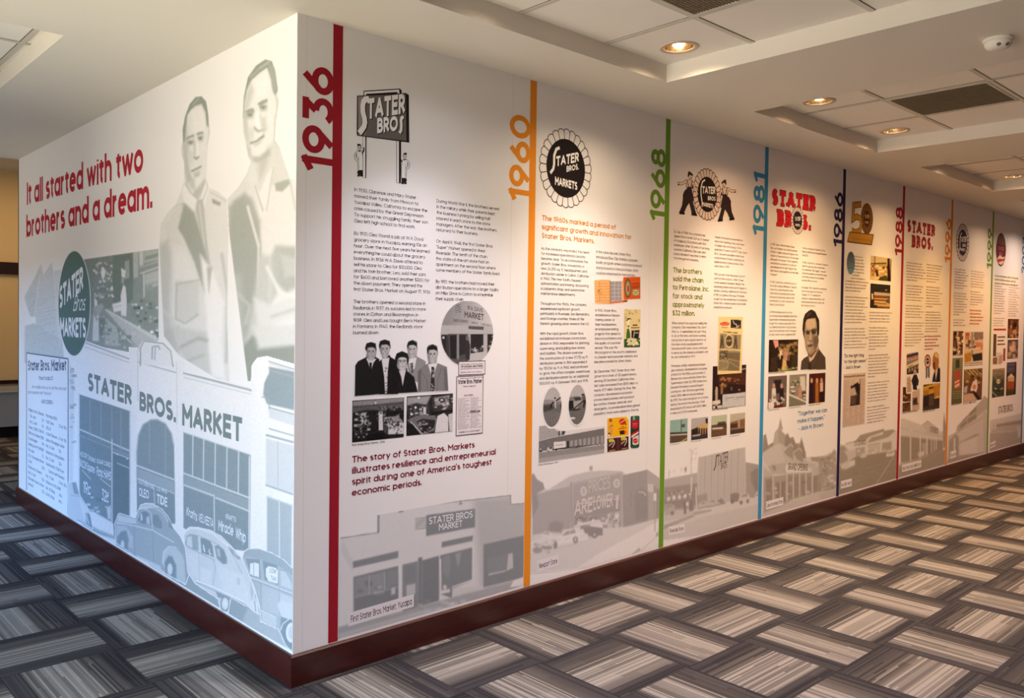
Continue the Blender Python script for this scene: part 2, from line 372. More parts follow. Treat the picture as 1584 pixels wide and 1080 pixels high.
def mesh_ink(name, V, F, C, parent, origin):
    """V (n,3) world, F list or (m,4) array, C (n,3) linear per vertex"""
    me = bpy.data.meshes.new(name); V = np.asarray(V, np.float64)-np.asarray(origin)[None]
    if isinstance(F, np.ndarray):
        m, k = F.shape; me.vertices.add(len(V)); me.vertices.foreach_set('co', V.astype(np.float32).ravel())
        me.loops.add(m*k); me.loops.foreach_set('vertex_index', F.astype(np.int32).ravel())
        me.polygons.add(m); me.polygons.foreach_set('loop_start', np.arange(0, m*k, k, dtype=np.int32))
        me.update(calc_edges=True)
    else:
        me.from_pydata(V.tolist(), [], F); me.update()
    at = me.color_attributes.new('ink', 'FLOAT_COLOR', 'POINT')
    at.data.foreach_set('color', np.concatenate([C, np.ones((len(C), 1))], 1).astype(np.float32).ravel())
    return link(name, me, parent, M_INK)

# --- stroke lettering: every glyph is a set of centre lines in units of cap height
def A(cx, cy, rx, ry, a0, a1): return ('a', cx, cy, rx, ry, a0, a1)
def _O(cx, cy, rx, ry): return [A(cx, cy, rx, ry, 90, 450)]
X = 0.70
G = {
 'a': (0.66, [_O(.33, .35, .33, .35), [(.66, 0), (.66, X)]]), 'b': (0.66, [_O(.33, .35, .33, .35), [(0, 0), (0, 1.04)]]),
 'c': (0.56, [[A(.34, .35, .34, .35, 48, 312)]]), 'd': (0.66, [_O(.33, .35, .33, .35), [(.66, 0), (.66, 1.04)]]),
 'e': (0.66, [[(.02, .36), (.66, .36), A(.33, .35, .33, .35, 2, 315)]]), 'f': (0.34, [[(.12, 0), (.12, .80), A(.32, .80, .20, .22, 180, 82)], [(0, X), (.32, X)]]),
 'g': (0.66, [_O(.33, .35, .33, .35), [(.66, X), (.66, 0), A(.34, -.02, .32, .28, 0, -140)]]),
 'h': (0.58, [[(0, 0), (0, 1.04)], [(0, .30), A(.29, .40, .29, .30, 180, 0), (.58, 0)]]), 'i': (0.0, [[(0, 0), (0, X)], [(0, .93), (0, 1.02)]]),
 'j': (0.1, [[(.1, X), (.1, -.12), A(-.06, -.12, .16, .16, 0, -90)], [(.1, .93), (.1, 1.02)]]), 'k': (0.52, [[(0, 0), (0, 1.04)], [(.50, X), (0, .27)], [(.15, .42), (.54, 0)]]),
 'l': (0.0, [[(0, 0), (0, 1.04)]]), 'm': (0.96, [[(0, 0), (0, X)], [(0, .30), A(.24, .42, .24, .28, 180, 0), (.48, 0)], [(.48, .42), A(.72, .42, .24, .28, 180, 0), (.96, 0)]]),
 'n': (0.58, [[(0, 0), (0, X)], [(0, .30), A(.29, .40, .29, .30, 180, 0), (.58, 0)]]), 'o': (0.68, [_O(.34, .35, .34, .35)]),
 'p': (0.66, [_O(.33, .35, .33, .35), [(0, X), (0, -.30)]]), 'q': (0.66, [_O(.33, .35, .33, .35), [(.66, X), (.66, -.30)]]),
 'r': (0.32, [[(0, 0), (0, X)], [(0, .36), A(.30, .38, .30, .32, 180, 88)]]),
 's': (0.44, [[A(.22, .53, .20, .17, 40, 180), A(.22, .53, .20, .17, 180, 270), A(.22, .18, .22, .18, 90, -140)]]),
 't': (0.34, [[(.14, .94), (.14, .16), A(.30, .16, .16, .16, 180, 270)], [(0, X), (.34, X)]]),
 'u': (0.58, [[(0, X), (0, .30), A(.29, .30, .29, .30, 180, 360), (.58, X)], [(.58, X), (.58, 0)]]), 'v': (0.58, [[(0, X), (.29, 0), (.58, X)]]),
 'w': (0.92, [[(0, X), (.23, 0), (.46, X), (.69, 0), (.92, X)]]), 'x': (0.54, [[(0, X), (.54, 0)], [(.54, X), (0, 0)]]),
 'y': (0.58, [[(0, X), (.29, .02)], [(.58, X), (.16, -.30)]]), 'z': (0.50, [[(0, X), (.5, X), (0, 0), (.5, 0)]]),
 'A': (0.80, [[(0, 0), (.40, 1), (.80, 0)], [(.15, .30), (.65, .30)]]),
 'B': (0.60, [[(0, 0), (0, 1), (.30, 1), A(.30, .76, .25, .24, 90, -90), (0, .52)], [(.30, .52), A(.32, .26, .28, .26, 90, -90), (0, 0)]]),
 'C': (0.80, [[A(.48, .5, .48, .5, 45, 315)]]), 'D': (0.72, [[(0, 0), (0, 1), (.26, 1), A(.26, .5, .46, .5, 90, -90), (0, 0)]]),
 'E': (0.54, [[(.54, 1), (0, 1), (0, 0), (.54, 0)], [(0, .52), (.48, .52)]]), 'F': (0.52, [[(.52, 1), (0, 1), (0, 0)], [(0, .50), (.46, .50)]]),
 'G': (0.90, [[A(.48, .5, .48, .5, 45, 358), (.52, .48)]]), 'H': (0.68, [[(0, 0), (0, 1)], [(.68, 0), (.68, 1)], [(0, .52), (.68, .52)]]),
 'I': (0.0, [[(0, 0), (0, 1)]]), 'J': (0.44, [[(.44, 1), (.44, .24), A(.21, .24, .23, .24, 0, -150)]]),
 'K': (0.62, [[(0, 0), (0, 1)], [(.60, 1), (0, .40)], [(.17, .56), (.64, 0)]]), 'L': (0.48, [[(0, 1), (0, 0), (.48, 0)]]),
 'M': (0.86, [[(0, 0), (0, 1), (.43, .36), (.86, 1), (.86, 0)]]), 'N': (0.70, [[(0, 0), (0, 1), (.70, 0), (.70, 1)]]),
 'O': (0.96, [_O(.48, .5, .48, .5)]), 'P': (0.56, [[(0, 0), (0, 1), (.28, 1), A(.28, .72, .28, .28, 90, -90), (0, .44)]]),
 'Q': (0.96, [_O(.48, .5, .48, .5), [(.60, .26), (.92, -.04)]]), 'R': (0.60, [[(0, 0), (0, 1), (.28, 1), A(.28, .73, .28, .27, 90, -90), (0, .46)], [(.26, .46), (.60, 0)]]),
 'S': (0.56, [[A(.28, .74, .26, .26, 35, 180), A(.28, .74, .26, .24, 180, 270), A(.28, .25, .28, .25, 90, -145)]]),
 'T': (0.64, [[(0, 1), (.64, 1)], [(.32, 1), (.32, 0)]]), 'U': (0.64, [[(0, 1), (0, .32), A(.32, .32, .32, .32, 180, 360), (.64, 1)]]),
 'V': (0.76, [[(0, 1), (.38, 0), (.76, 1)]]), 'W': (1.10, [[(0, 1), (.275, 0), (.55, 1), (.825, 0), (1.10, 1)]]),
 'X': (0.66, [[(0, 1), (.66, 0)], [(.66, 1), (0, 0)]]), 'Y': (0.66, [[(0, 1), (.33, .46), (.66, 1)], [(.33, .46), (.33, 0)]]), 'Z': (0.58, [[(0, 1), (.58, 1), (0, 0), (.58, 0)]]),
 '0': (0.68, [_O(.34, .5, .34, .5)]), '1': (0.22, [[(0, .84), (.22, 1), (.22, 0)]]),
 '2': (0.56, [[A(.28, .71, .27, .29, 170, -35), (0, 0), (.58, 0)]]), '3': (0.56, [[(.06, 1), (.52, 1)], [(.50, 1), (.26, .60), A(.26, .30, .30, .30, 90, -150)]]),
 '4': (0.66, [[(.42, 1), (0, .28), (.66, .28)], [(.48, .50), (.48, 0)]]), '5': (0.56, [[(.52, 1), (.10, 1), (.06, .56), A(.25, .32, .31, .32, 118, -145)]]),
 '6': (0.62, [_O(.31, .32, .31, .32), [(.06, .49), (.42, 1)]]), '7': (0.54, [[(0, 1), (.54, 1), (.16, 0)]]),
 '8': (0.58, [_O(.29, .76, .23, .24), _O(.29, .27, .29, .27)]), '9': (0.62, [_O(.31, .68, .31, .32), [(.56, .51), (.20, 0)]]),
 '.': (0.02, [[(0, 0), (.02, .0)]]), ',': (0.04, [[(.05, .06), (0, -.16)]]), ':': (0.02, [[(0, 0), (.02, 0)], [(0, .5), (.02, .5)]]),
 '-': (0.30, [[(0, .36), (.30, .36)]]), "'": (0.02, [[(.02, 1.04), (0, .76)]]), '"': (0.18, [[(.02, 1.04), (0, .78)], [(.18, 1.04), (.16, .78)]]),
 '$': (0.56, [[A(.28, .74, .26, .26, 35, 180), A(.28, .74, .26, .24, 180, 270), A(.28, .25, .28, .25, 90, -145)], [(.28, 1.14), (.28, -.14)]]),
 '\u00a2': (0.50, [[A(.30, .35, .30, .32, 48, 312)], [(.30, .86), (.30, -.14)]]), '&': (0.66, [[(.66, 0), (.12, .72), A(.28, .80, .18, .20, 200, -20), (.10, .40), A(.28, .22, .26, .22, 130, 360)]]),
 '/': (0.36, [[(0, -.08), (.36, 1.06)]]), '?': (0.5, [[A(.25, .75, .25, .25, 170, -60), (.25, .28)], [(.25, 0), (.27, 0)]]),
 'S~': (0.52, [[(.62, 1.20), (.44, 1.22), A(.42, .98, .24, .24, 90, 180), (.26, .30), (.10, -.16), (-.16, -.34)]]),
}
def flat(stroke, nseg):
    out = []
    for it in stroke:
        if it[0] == 'a':
            _, cx, cy, rx, ry, a0, a1 = it; k = max(2, int(nseg*abs(a1-a0)/360.0+.5))
            for i in range(k+1):
                a = math.radians(a0+(a1-a0)*i/k); out.append((cx+rx*math.cos(a), cy+ry*math.sin(a)))
        else: out.append(it)
    r = [out[0]]
    for q in out[1:]:
        if abs(q[0]-r[-1][0])+abs(q[1]-r[-1][1]) > 1e-5: r.append(q)
    return r
def ribbon(pts, w, closed=False, cap=0.0):
    """offset strip of a polyline: left and right points (n,2) each"""
    P = np.array(pts, float); n = len(P)
    if closed: prv, nxt = np.roll(P, 1, 0), np.roll(P, -1, 0)
    else:
        prv, nxt = np.vstack([P[:1], P[:-1]]), np.vstack([P[1:], P[-1:]])
    d0 = P-prv; d1 = nxt-P
    if not closed: d0[0] = d1[0]; d1[-1] = d0[-1]
    d0 /= np.maximum(np.linalg.norm(d0, axis=1, keepdims=True), 1e-9); d1 /= np.maximum(np.linalg.norm(d1, axis=1, keepdims=True), 1e-9)
    n0 = np.stack([-d0[:, 1], d0[:, 0]], 1); n1 = np.stack([-d1[:, 1], d1[:, 0]], 1)
    m = n0+n1; ln = np.maximum(np.linalg.norm(m, axis=1, keepdims=True), 0.35); m = m/ln
    k = np.minimum(1.0/np.maximum((m*n1).sum(1), 0.42), 2.4)[:, None]
    if cap and not closed: P = P.copy(); P[0] -= d1[0]*cap; P[-1] += d0[-1]*cap
    return P+m*k*w/2, P-m*k*w/2
def cut_sharp(f):
    """split a polyline where it turns back on itself"""
    out = [[f[0]]]
    for i in range(1, len(f)):
        out[-1].append(f[i])
        if i < len(f)-1:
            a, b, c = f[i-1], f[i], f[i+1]; d0 = math.atan2(b[1]-a[1], b[0]-a[0]); d1 = math.atan2(c[1]-b[1], c[0]-b[0])
            t = abs((d1-d0+math.pi) % (2*math.pi)-math.pi)
            if t > 1.15: out.append([f[i]])
    return out
class Ink:
    """flat printed shapes on one wall; collects coloured polygons and builds one mesh"""
    def __init__(s, wall, layer=0): s.w = wall; s.V = []; s.F = []; s.C = []; s.D = []; s.n = 0; s.layer = layer; s.k = 0
    def poly(s, uv, c, z=0):
        uv = np.asarray(uv, float); c = col(c) if not isinstance(c, np.ndarray) else c
        a = np.sum(uv[:, 0]*np.roll(uv[:, 1], -1)-np.roll(uv[:, 0], -1)*uv[:, 1])
        if a < 0: uv = uv[::-1]
        k = len(uv); s.V.append(uv); s.C.append(np.repeat(c[None], k, 0)); s.k += 1
        s.D.append(np.full(k, 0.0003+(s.layer+z)*0.00006+(s.k % 19)*3e-6)); s.F.append(tuple(range(s.n, s.n+k))); s.n += k
    def pp(s, pts, c, z=0): q = np.array(pts, float); s.poly(px2uv(s.w, q[:, 0], q[:, 1]), c, z)
    def strip(s, Lp, Rp, c, z=0, closed=False):
        c = col(c) if not isinstance(c, np.ndarray) else c; k = len(Lp)
        s.V.append(np.vstack([Lp, Rp])); s.C.append(np.repeat(c[None], 2*k, 0)); s.k += 1
        s.D.append(np.full(2*k, 0.0003+(s.layer+z)*0.00006+(s.k % 19)*3e-6)); n = s.n
        for i in range(k if closed else k-1):
            j = (i+1) % k; q = (n+k+i, n+k+j, n+j, n+i)
            a, b, d = Rp[i], Rp[j], Lp[j]
            if (b[0]-a[0])*(d[1]-a[1])-(b[1]-a[1])*(d[0]-a[0]) < 0: q = q[::-1]
            s.F.append(q)
        s.n += 2*k
    def line(s, uv, w, c, z=0, closed=False):
        a, b = ribbon(uv, w, closed); s.strip(a, b, c, z, closed)
    def lp(s, pts, w, c, z=0, closed=False): q = np.array(pts, float); s.line(px2uv(s.w, q[:, 0], q[:, 1]), w, c, z, closed)
    def ell(s, cx, cy, rx, ry, c, z=0, n=48):
        a = np.linspace(0, 2*np.pi, n, endpoint=False); s.poly(np.stack([cx+rx*np.cos(a), cy+ry*np.sin(a)], 1), c, z)
    def text(s, txt, p0, ex, ey, c, wt=0.14, track=0.0, z=0, nseg=16, serif=0.0, grow=0.0, width=None, sx=1.0, cap=0.0, fit=None):
        """txt from uv point p0; ex = unit baseline vector, ey = cap-height vector. width: total metres to fill. returns end u"""
        h = float(np.linalg.norm(ey)); adv, items = 0.0, []
        i = 0
        while i < len(txt):
            ch = txt[i]; i += 1
            if ch == '~': ch = 'S~'
            if ch == ' ': adv += 0.40; continue
            if ch not in G: continue
            gw, st = G[ch]; items.append((adv, st)); adv += gw+wt+0.085+track
        tot = adv-0.085-track
        k = sx*h if width is None else width/max(tot, 1e-6)
        ex = np.asarray(ex, float); ey = np.asarray(ey, float); p0 = np.asarray(p0, float)
        syl = 1.0-wt
        for a, st in items:
            for f in [g_ for q in st for g_ in cut_sharp(flat(q, nseg))]:
                cl = len(f) > 3 and abs(f[0][0]-f[-1][0])+abs(f[0][1]-f[-1][1]) < 1e-4
                if cl: f = f[:-1]
                g = np.array([(x, y) for x, y in f])
                if len(g) == 2 and np.linalg.norm(g[0]-g[1]) < 0.05: g = np.array([[g[0][0]-wt*.5, g[0][1]], [g[0][0]+wt*.5, g[0][1]]]) ; dot = True
                else: dot = False
                # scale heights so that the pen stays inside the cap height; lift ends by half the pen for horizontals
                y = np.where(g[:, 1] >= 0, wt/2+g[:, 1]*syl, wt/2+g[:, 1]*syl)
                xy = np.stack([a+wt/2+g[:, 0], y], 1)
                if not cl and not dot:      # vertical ends reach the full line
                    for e, o in ((0, 1), (-1, -2)):
                        d = xy[e]-xy[o]
                        ln = np.linalg.norm(d)
                        if ln > 1e-6 and abs(d[1]) > 0.45*ln and g[e][1] in (0, 1, X, 1.04, -.30): xy[e] = xy[e]+d/ln*(wt/2)*(ln-abs(d[0]))/max(abs(d[1]), 1e-6)
                if not cl and not dot:
                    for e, o in ((0, 1), (-1, -2)):
                        d = xy[e]-xy[o]; ln = np.linalg.norm(d)
                        if ln > 0.12 and abs(d[0]) > 0.8*ln: xy[e] = xy[e]+d/ln*wt*0.42
                L_, R_ = ribbon(xy, wt+grow, cl, cap=grow/2+(cap if not dot else 0))
                Luv = p0+L_[:, :1]*k*ex+L_[:, 1:]*ey; Ruv = p0+R_[:, :1]*k*ex+R_[:, 1:]*ey
                s.strip(Luv, Ruv, c, z, cl)
                if serif and not cl and not dot:
                    for e, o in ((0, 1), (-1, -2)):
                        d = xy[e]-xy[o]
                        if abs(d[1]) > 0.8*np.linalg.norm(d):
                            t = wt*0.52; yy = xy[e][1]-math.copysign(t/2, d[1]); b = np.array([[xy[e][0]-wt/2-serif, yy], [xy[e][0]+wt/2+serif, yy]])
                            L_, R_ = ribbon(b, t+grow, cap=grow/2); s.strip(p0+L_[:, :1]*k*ex+L_[:, 1:]*ey, p0+R_[:, :1]*k*ex+R_[:, 1:]*ey, c, z)
        return tot*k
    def tp(s, txt, a, b, cap_px, c, wt=0.14, skew=None, **kw):
        """text between two photo pixels a -> b (baseline ends) with the cap top near pixel height cap_px above a"""
        q = px2uv(s.w, [a[0], b[0], a[0]], [a[1], b[1], a[1]-cap_px]); d = q[1]-q[0]; L_ = np.linalg.norm(d); d = d/L_
        h = np.linalg.norm(q[2]-q[0]); up = np.array([0, 1.0]) if skew is None else np.array([math.sin(skew), math.cos(skew)])
        return s.text(txt, q[0], d, up*h, c, wt, width=L_, **kw)
    def build(s, name, parent=None, label=None):
        V = np.vstack(s.V); D = np.concatenate(s.D); P = xyz(s.w, V, D); origin = np.zeros(3)
        if parent: origin = np.array(parent.location)
        else: origin = P.mean(0)
        F = s.F
        if s.w == 'L': pass
        o = mesh_ink(name, P, F, np.vstack(s.C), parent, origin)
        if not parent: o.location = origin
        if label: o['label'] = label
        return o
def wall_thing(name, w, x, y, label, cat, group=None):
    q = px2uv(w, [x], [y])
    return empty(name, tuple(xyz(w, q, 0.0012)[0]), label, cat, group)

# --- photographs: a fine grid of printed tones
class Pic:
    """a continuous-tone print. Painted in photo pixels (or zoomed pixels after zoom())."""
    def __init__(s, wall, quad=None, uv=None, step=0.0042, layer=0, base=200, lo=(20, 20, 20), hi=PAPER, mask=False):
        s.w = wall; s.layer = layer
        if uv is None:
            q = np.array(quad, float); U = px2uv(wall, q[:, 0], q[:, 1]); u0, u1, v0, v1 = U[:, 0].min(), U[:, 0].max(), U[:, 1].min(), U[:, 1].max()
            if len(q) == 4: # a rectangle on the wall: average its sides
                u = np.sort(U[:, 0]); v = np.sort(U[:, 1]); u0, u1, v0, v1 = u[:2].mean(), u[2:].mean(), v[:2].mean(), v[2:].mean()
        else: u0, u1, v0, v1 = uv
        s.uvr = (u0, u1, v0, v1); su, sv = step if isinstance(step, tuple) else (step, step); s.nu = max(3, int((u1-u0)/su)+1); s.nv = max(3, int((v1-v0)/sv)+1)
        gu, gv = np.meshgrid(np.linspace(u0, u1, s.nu), np.linspace(v0, v1, s.nv)); s.uv = np.stack([gu.ravel(), gv.ravel()], 1)
        p = uv2px(wall, s.uv); s.x, s.y = p[:, 0].copy(), p[:, 1].copy()
        s.lo, s.hi = np.array(lo, float), np.array(hi, float)
        s.a = np.zeros(len(s.x)) if mask else np.ones(len(s.x))
        s.c = np.zeros((len(s.x), 3)); s.c[:] = s.tone(base); s.ox = s.oy = 0.0; s.sc = 1.0
    def zoom(s, x0, y0, sc): s.ox, s.oy, s.sc = x0, y0, sc; return s
    def tone(s, t):
        if isinstance(t, str): return np.array(hx(t), float)
        if isinstance(t, tuple): return np.array(t, float)
        return s.lo+(s.hi-s.lo)*(t/255.0)
    def _pts(s, p):
        if isinstance(p, str): p = [tuple(map(float, q.split(','))) for q in p.split()]
        return np.array(p, float)/s.sc+np.array([[s.ox, s.oy]])
    def _cov(s, kind, p, w=0, b=0.7):
        m = 3*b+w/2+1; i = np.where((s.x > p[:, 0].min()-m) & (s.x < p[:, 0].max()+m) & (s.y > p[:, 1].min()-m) & (s.y < p[:, 1].max()+m))[0]
        if not len(i): return i, None
        x, y = s.x[i], s.y[i]; n = len(p); d2 = np.full(len(i), 1e18); ins = np.zeros(len(i), bool)
        for k in range(n if kind == 'p' else n-1):
            ax, ay = p[k]; bx, by = p[(k+1) % n]; dx, dy = bx-ax, by-ay; L2 = dx*dx+dy*dy+1e-12
            t = np.clip(((x-ax)*dx+(y-ay)*dy)/L2, 0, 1); d2 = np.minimum(d2, (x-ax-t*dx)**2+(y-ay-t*dy)**2)
            if kind == 'p' and ay != by: c = ((ay > y) != (by > y)) & (x < (bx-ax)*(y-ay)/(by-ay)+ax); ins ^= c
        d = np.sqrt(d2); sd = np.where(ins, d, -d) if kind == 'p' else w/2-d
        return i, np.clip(0.5+sd/(2*b), 0, 1)
    def _mix(s, i, k, t, o):
        if k is None: return
        k = k*k*(3-2*k)
        if t is None: s.a[i] = np.maximum(s.a[i], k*o); return
        k = k*o; s.c[i] += (s.tone(t)[None]-s.c[i])*k[:, None]
    def p(s, pts, t, b=0.7, o=1.0): i, k = s._cov('p', s._pts(pts), 0, max(b/s.sc, .3)); s._mix(i, k, t, o); return s
    def l(s, pts, w, t, b=0.5, o=1.0): i, k = s._cov('l', s._pts(pts), w/s.sc, max(b/s.sc, .3)); s._mix(i, k, t, o); return s
    def e(s, cx, cy, rx, ry, t, b=0.7, o=1.0, rot=0.0):
        a = np.linspace(0, 2*np.pi, 28, endpoint=False); r = math.radians(rot); X_, Y_ = rx*np.cos(a), ry*np.sin(a)
        return s.p(np.stack([cx+X_*math.cos(r)-Y_*math.sin(r), cy+X_*math.sin(r)+Y_*math.cos(r)], 1), t, b, o)
    def grad(s, p0, t0, p1, t1, o=1.0):
        q = s._pts([p0, p1]); d = q[1]-q[0]; t = np.clip(((s.x-q[0, 0])*d[0]+(s.y-q[0, 1])*d[1])/(d@d), 0, 1)[:, None]
        s.c += ((s.tone(t0)[None]*(1-t)+s.tone(t1)[None]*t)-s.c)*o; return s
    def noise(s, amp, cell, seed=1, rect=None):
        r = np.random.RandomState(seed); nx, ny = int((s.x.max()-s.x.min())/cell)+3, int((s.y.max()-s.y.min())/cell)+3
        g = r.rand(ny, nx)-0.5; fx, fy = (s.x-s.x.min())/cell, (s.y-s.y.min())/cell; ix, iy = fx.astype(int), fy.astype(int); fx, fy = fx-ix, fy-iy
        v = (g[iy, ix]*(1-fx)+g[iy, ix+1]*fx)*(1-fy)+(g[iy+1, ix]*(1-fx)+g[iy+1, ix+1]*fx)*fy
        if rect is not None:
            q = s._pts([rect[:2], rect[2:]]); v = v*((s.x > q[0, 0]) & (s.x < q[1, 0]) & (s.y > q[0, 1]) & (s.y < q[1, 1]))
        s.c = np.clip(s.c+v[:, None]*amp, 0, 255); return s
    def speck(s, n, rect, tones, smin, smax, seed=1, b=0.6, asp=1.0, o=0.9):
        r = random.Random(seed)
        for _ in range(n):
            x, y = r.uniform(rect[0], rect[2]), r.uniform(rect[1], rect[3]); w = r.uniform(smin, smax)
            s.p([(x, y), (x+w, y), (x+w, y+w*asp), (x, y+w*asp)], r.choice(tones), b, o)
        return s
    def soften(s, n=1):
        g = s.c.reshape(s.nv, s.nu, 3)
        for _ in range(n):
            p = np.pad(g, ((1, 1), (1, 1), (0, 0)), 'edge'); g = (p[:-2, 1:-1]+p[2:, 1:-1]+2*p[1:-1, 1:-1])/4; p = np.pad(g, ((1, 1), (1, 1), (0, 0)), 'edge'); g = (p[1:-1, :-2]+p[1:-1, 2:]+2*p[1:-1, 1:-1])/4
        s.c = g.reshape(-1, 3); return s
    def clip(s, pts, b=0.7, o=1.0): return s.p(pts, None, b, o)
    soft = 0
    def build(s, name, parent=None, label=None, lone=False):
        s.soften(s.soft)
        c = s.a[:, None]*s.c+(1-s.a[:, None])*np.array(PAPER)[None]
        C = LIN[np.clip(np.rint(c), 0, 255).astype(int)]
        f = np.clip(c, 0, 255)/255.0; C = np.where(f <= 0.04045, f/12.92, ((f+0.055)/1.055)**2.4)
        P = xyz(s.w, s.uv, 0.0003+s.layer*0.00006)
        a = np.arange(s.nu*s.nv).reshape(s.nv, s.nu); F = np.stack([a[:-1, :-1], a[:-1, 1:], a[1:, 1:], a[1:, :-1]], -1).reshape(-1, 4)
        keep = s.a[F].max(1) > 0.02; F = F[keep]
        used = np.unique(F); rm = np.full(len(P), -1); rm[used] = np.arange(len(used)); F = rm[F]; P = P[used]; C = C[used]
        origin = np.array(parent.location) if parent else P.mean(0)
        o = mesh_ink(name, P, F, C, parent, origin)
        if not parent: o.location = origin
        if label: o['label'] = label
        return o

# ---------------------------------------------------------------- year stripes of the timeline
YEARS = [('1936', 533, 521, '#9c1f2d', 'dark red', 104, 266, 473), ('1960', 832, 820, '#e8922a', 'orange', 0, 0, 0), ('1968', 1040, 1026, '#6c9a2e', 'green', 0, 0, 0),
         ('1981', 1190, 1177, '#3f93c6', 'light blue', 0, 0, 0), ('1986', 1310, 1296, '#272250', 'navy', 0, 0, 0), ('1988', 1401, 1389, '#a01f34', 'crimson', 0, 0, 0),
         ('1996', 1476, 1463, '#d98a2c', 'amber orange', 0, 0, 0), ('1999', 1539, 1527, '#6f9430', 'olive green', 0, 0, 0), ('2002', 1590, 1575, '#4a7fae', 'blue', 0, 0, 0)]
NUM_V0, NUM_V1 = [px2uv('R', [498], [q])[0, 1] for q in (266, 104)]; NUM_H = 0.006+px2uv('R', [520], [190])[0, 0]-px2uv('R', [473.5], [190])[0, 0]
BAR_W = 0.048; U0 = [0.2190, 1.4079, 2.5909, 3.7711, 4.9909, 6.1759, 7.3674, 8.5931, 9.80]
for (yr, xa, xb, c, cn, *_), u in zip(YEARS, U0):
    x, y = uv2px('R', np.array([[u, 1.4]]))[0]
    t = wall_thing('year_stripe', 'R', x, y, '%s vertical stripe with the year %s turned on its side' % (cn, yr), 'timeline stripe', 'year stripes of the timeline wall')
    k = Ink('R', 6); k.poly([(u-BAR_W, BBH+0.004), (u, BBH+0.004), (u, H-0.004), (u-BAR_W, H-0.004)], c); k.build('bar', t)
    wt, gap = 0.205, 0.10; adv = [G[ch][0]+wt for ch in yr]; sc = (NUM_V1-NUM_V0)/(sum(adv)+gap*3); v = NUM_V0
    for ch, a_ in zip(yr, adv):
        k = Ink('R', 7); k.text(ch, (u-BAR_W+0.006, v), (0, 1), (-NUM_H, 0), c, wt=wt, nseg=40, width=a_*sc); k.build('numeral', t); v += (a_+gap)*sc

# ---------------------------------------------------------------- writing on the timeline wall
INK_BODY = '#3a3032'; INK_FAR = '#6b4a3c'
G['%'] = (0.80, [_O(.16, .80, .16, .20), _O(.64, .20, .16, .20), [(.66, 1), (.14, 0)]])
G['('] = (0.16, [[A(.34, .45, .34, .66, 130, 230)]]); G[')'] = (0.16, [[A(-.18, .45, .34, .66, 50, -50)]])
def zz(x0, y0, sc): return lambda *p: [(x0+a/sc, y0+b/sc) for a, b in p]
def greek(r, frac):
    """a line too blurred in the photo to be read: word-shaped marks only"""
    s, tot = '', int(34*frac)
    while len(s) < tot:
        n = r.choice((2, 3, 4, 5, 6, 7, 8)); s += ''.join(r.choice('nnuuooiinl') for _ in range(n))+' '
    return s[:tot].strip()
def column(label, w, lines, p0, p1, ref, c=INK_BODY, wt=0.105, cap=0.56, cat='text column', group='text columns on the timeline', name='text_column', part='paragraph', seed=None, indent=None, thing=None, nseg=12, layer=8, single=False):
    """lines from the first baseline pixel p0 to the last baseline pixel p1; ref = (line index, right-end pixel x)"""
    q = px2uv(w, [p0[0], p1[0]], [p0[1], p1[1]]); u0 = q[:, 0].mean(); n = len(lines); lead = (q[0, 1]-q[1, 1])/max(1, n-1) if n > 1 else cap
    h = cap*lead if n > 1 else px2uv(w, [p0[0]], [p0[1]-cap])[0, 1]-q[0, 1]
    i, xr = ref; yr = p0[1]+(p1[1]-p0[1])*i/max(1, n-1); uw = px2uv(w, [xr], [yr])[0, 0]-u0
    if seed is not None:
        r = random.Random(seed); lines = [l if isinstance(l, str) else greek(r, l) for l in lines]
    txt = lines[i]; adv = sum(.40 if ch == ' ' else (G[ch][0]+wt+.085 if ch in G else 0) for ch in txt)-.085
    sx = uw/(adv*h)
    t = thing or wall_thing(name, w, p0[0], p0[1], label, cat, group)
    k = None
    for j, l in enumerate(lines):
        if not l:
            if k and not single: k.build(part, t); k = None
            continue
        if k is None: k = Ink(w, layer)
        k.text(l, (u0+(indent[j] if indent and j < len(indent) else 0)*h, q[0, 1]-lead*j), (1, 0), (0, h), c, wt, sx=sx, nseg=nseg)
    if k: k.build(part, t)
    return t
BODYG = 'text columns on the timeline'
column('left text column under the two-post sign drawing, telling of 1930 to 1940', 'R', ['In 1930, Clarence and Mary Stater', 'moved their family from Missouri to', 'Yucaipa Valley, California, to escape the', 'crisis caused by the Great Depression.', 'To support his struggling family, their son', 'Cleo left high school to find work.', '',
 "By 1931, Cleo found a job at W.A. Davis'", 'grocery store in Yucaipa, earning 10\u00a2 an', 'hour. Over the next five years he learned', 'everything he could about the grocery', 'business. In 1936 W.A. Davis offered to', 'sell his store to Cleo for $10,000. Cleo', 'and his twin brother, Leo, sold their cars', 'for $600 and borrowed another $300 for', 'the down payment. They opened the', 'first Stater Bros. Market on August 17, 1936.', '',
 'The brothers opened a second store in', 'Redlands in 1937, its success led to more', 'stores in Colton and Bloomington. In', "1939, Cleo and Leo bought Ben's Market", 'in Fontana. In 1940, the Redlands store', 'burned down.'], (547.6, 295.5), (546.6, 517), (4, 661.7), wt=0.11, nseg=20)
column('right text column above the round market photo, about the war and 1948 to 1951', 'R', ['During World War II, the brothers served', 'in the military while their parents kept', 'the business running by selling half-', 'interest in each store to the store', 'managers. After the war, the brothers', 'returned to their business.', '',
 'On April 9, 1948, the first Stater Bros.', '"Super" Market opened in West', 'Riverside. The tenth of the chain,', 'this state-of-the-art store had an', 'apartment on the second floor where', 'some members of the Stater family lived.', '', 'By 1951, the brothers had moved their', 'distribution operations to a larger facility', 'on Miller Drive in Colton to streamline', 'their supply chain.'], (675.1, 313), (673.9, 464.3), (0, 771.8), wt=0.11, nseg=20)
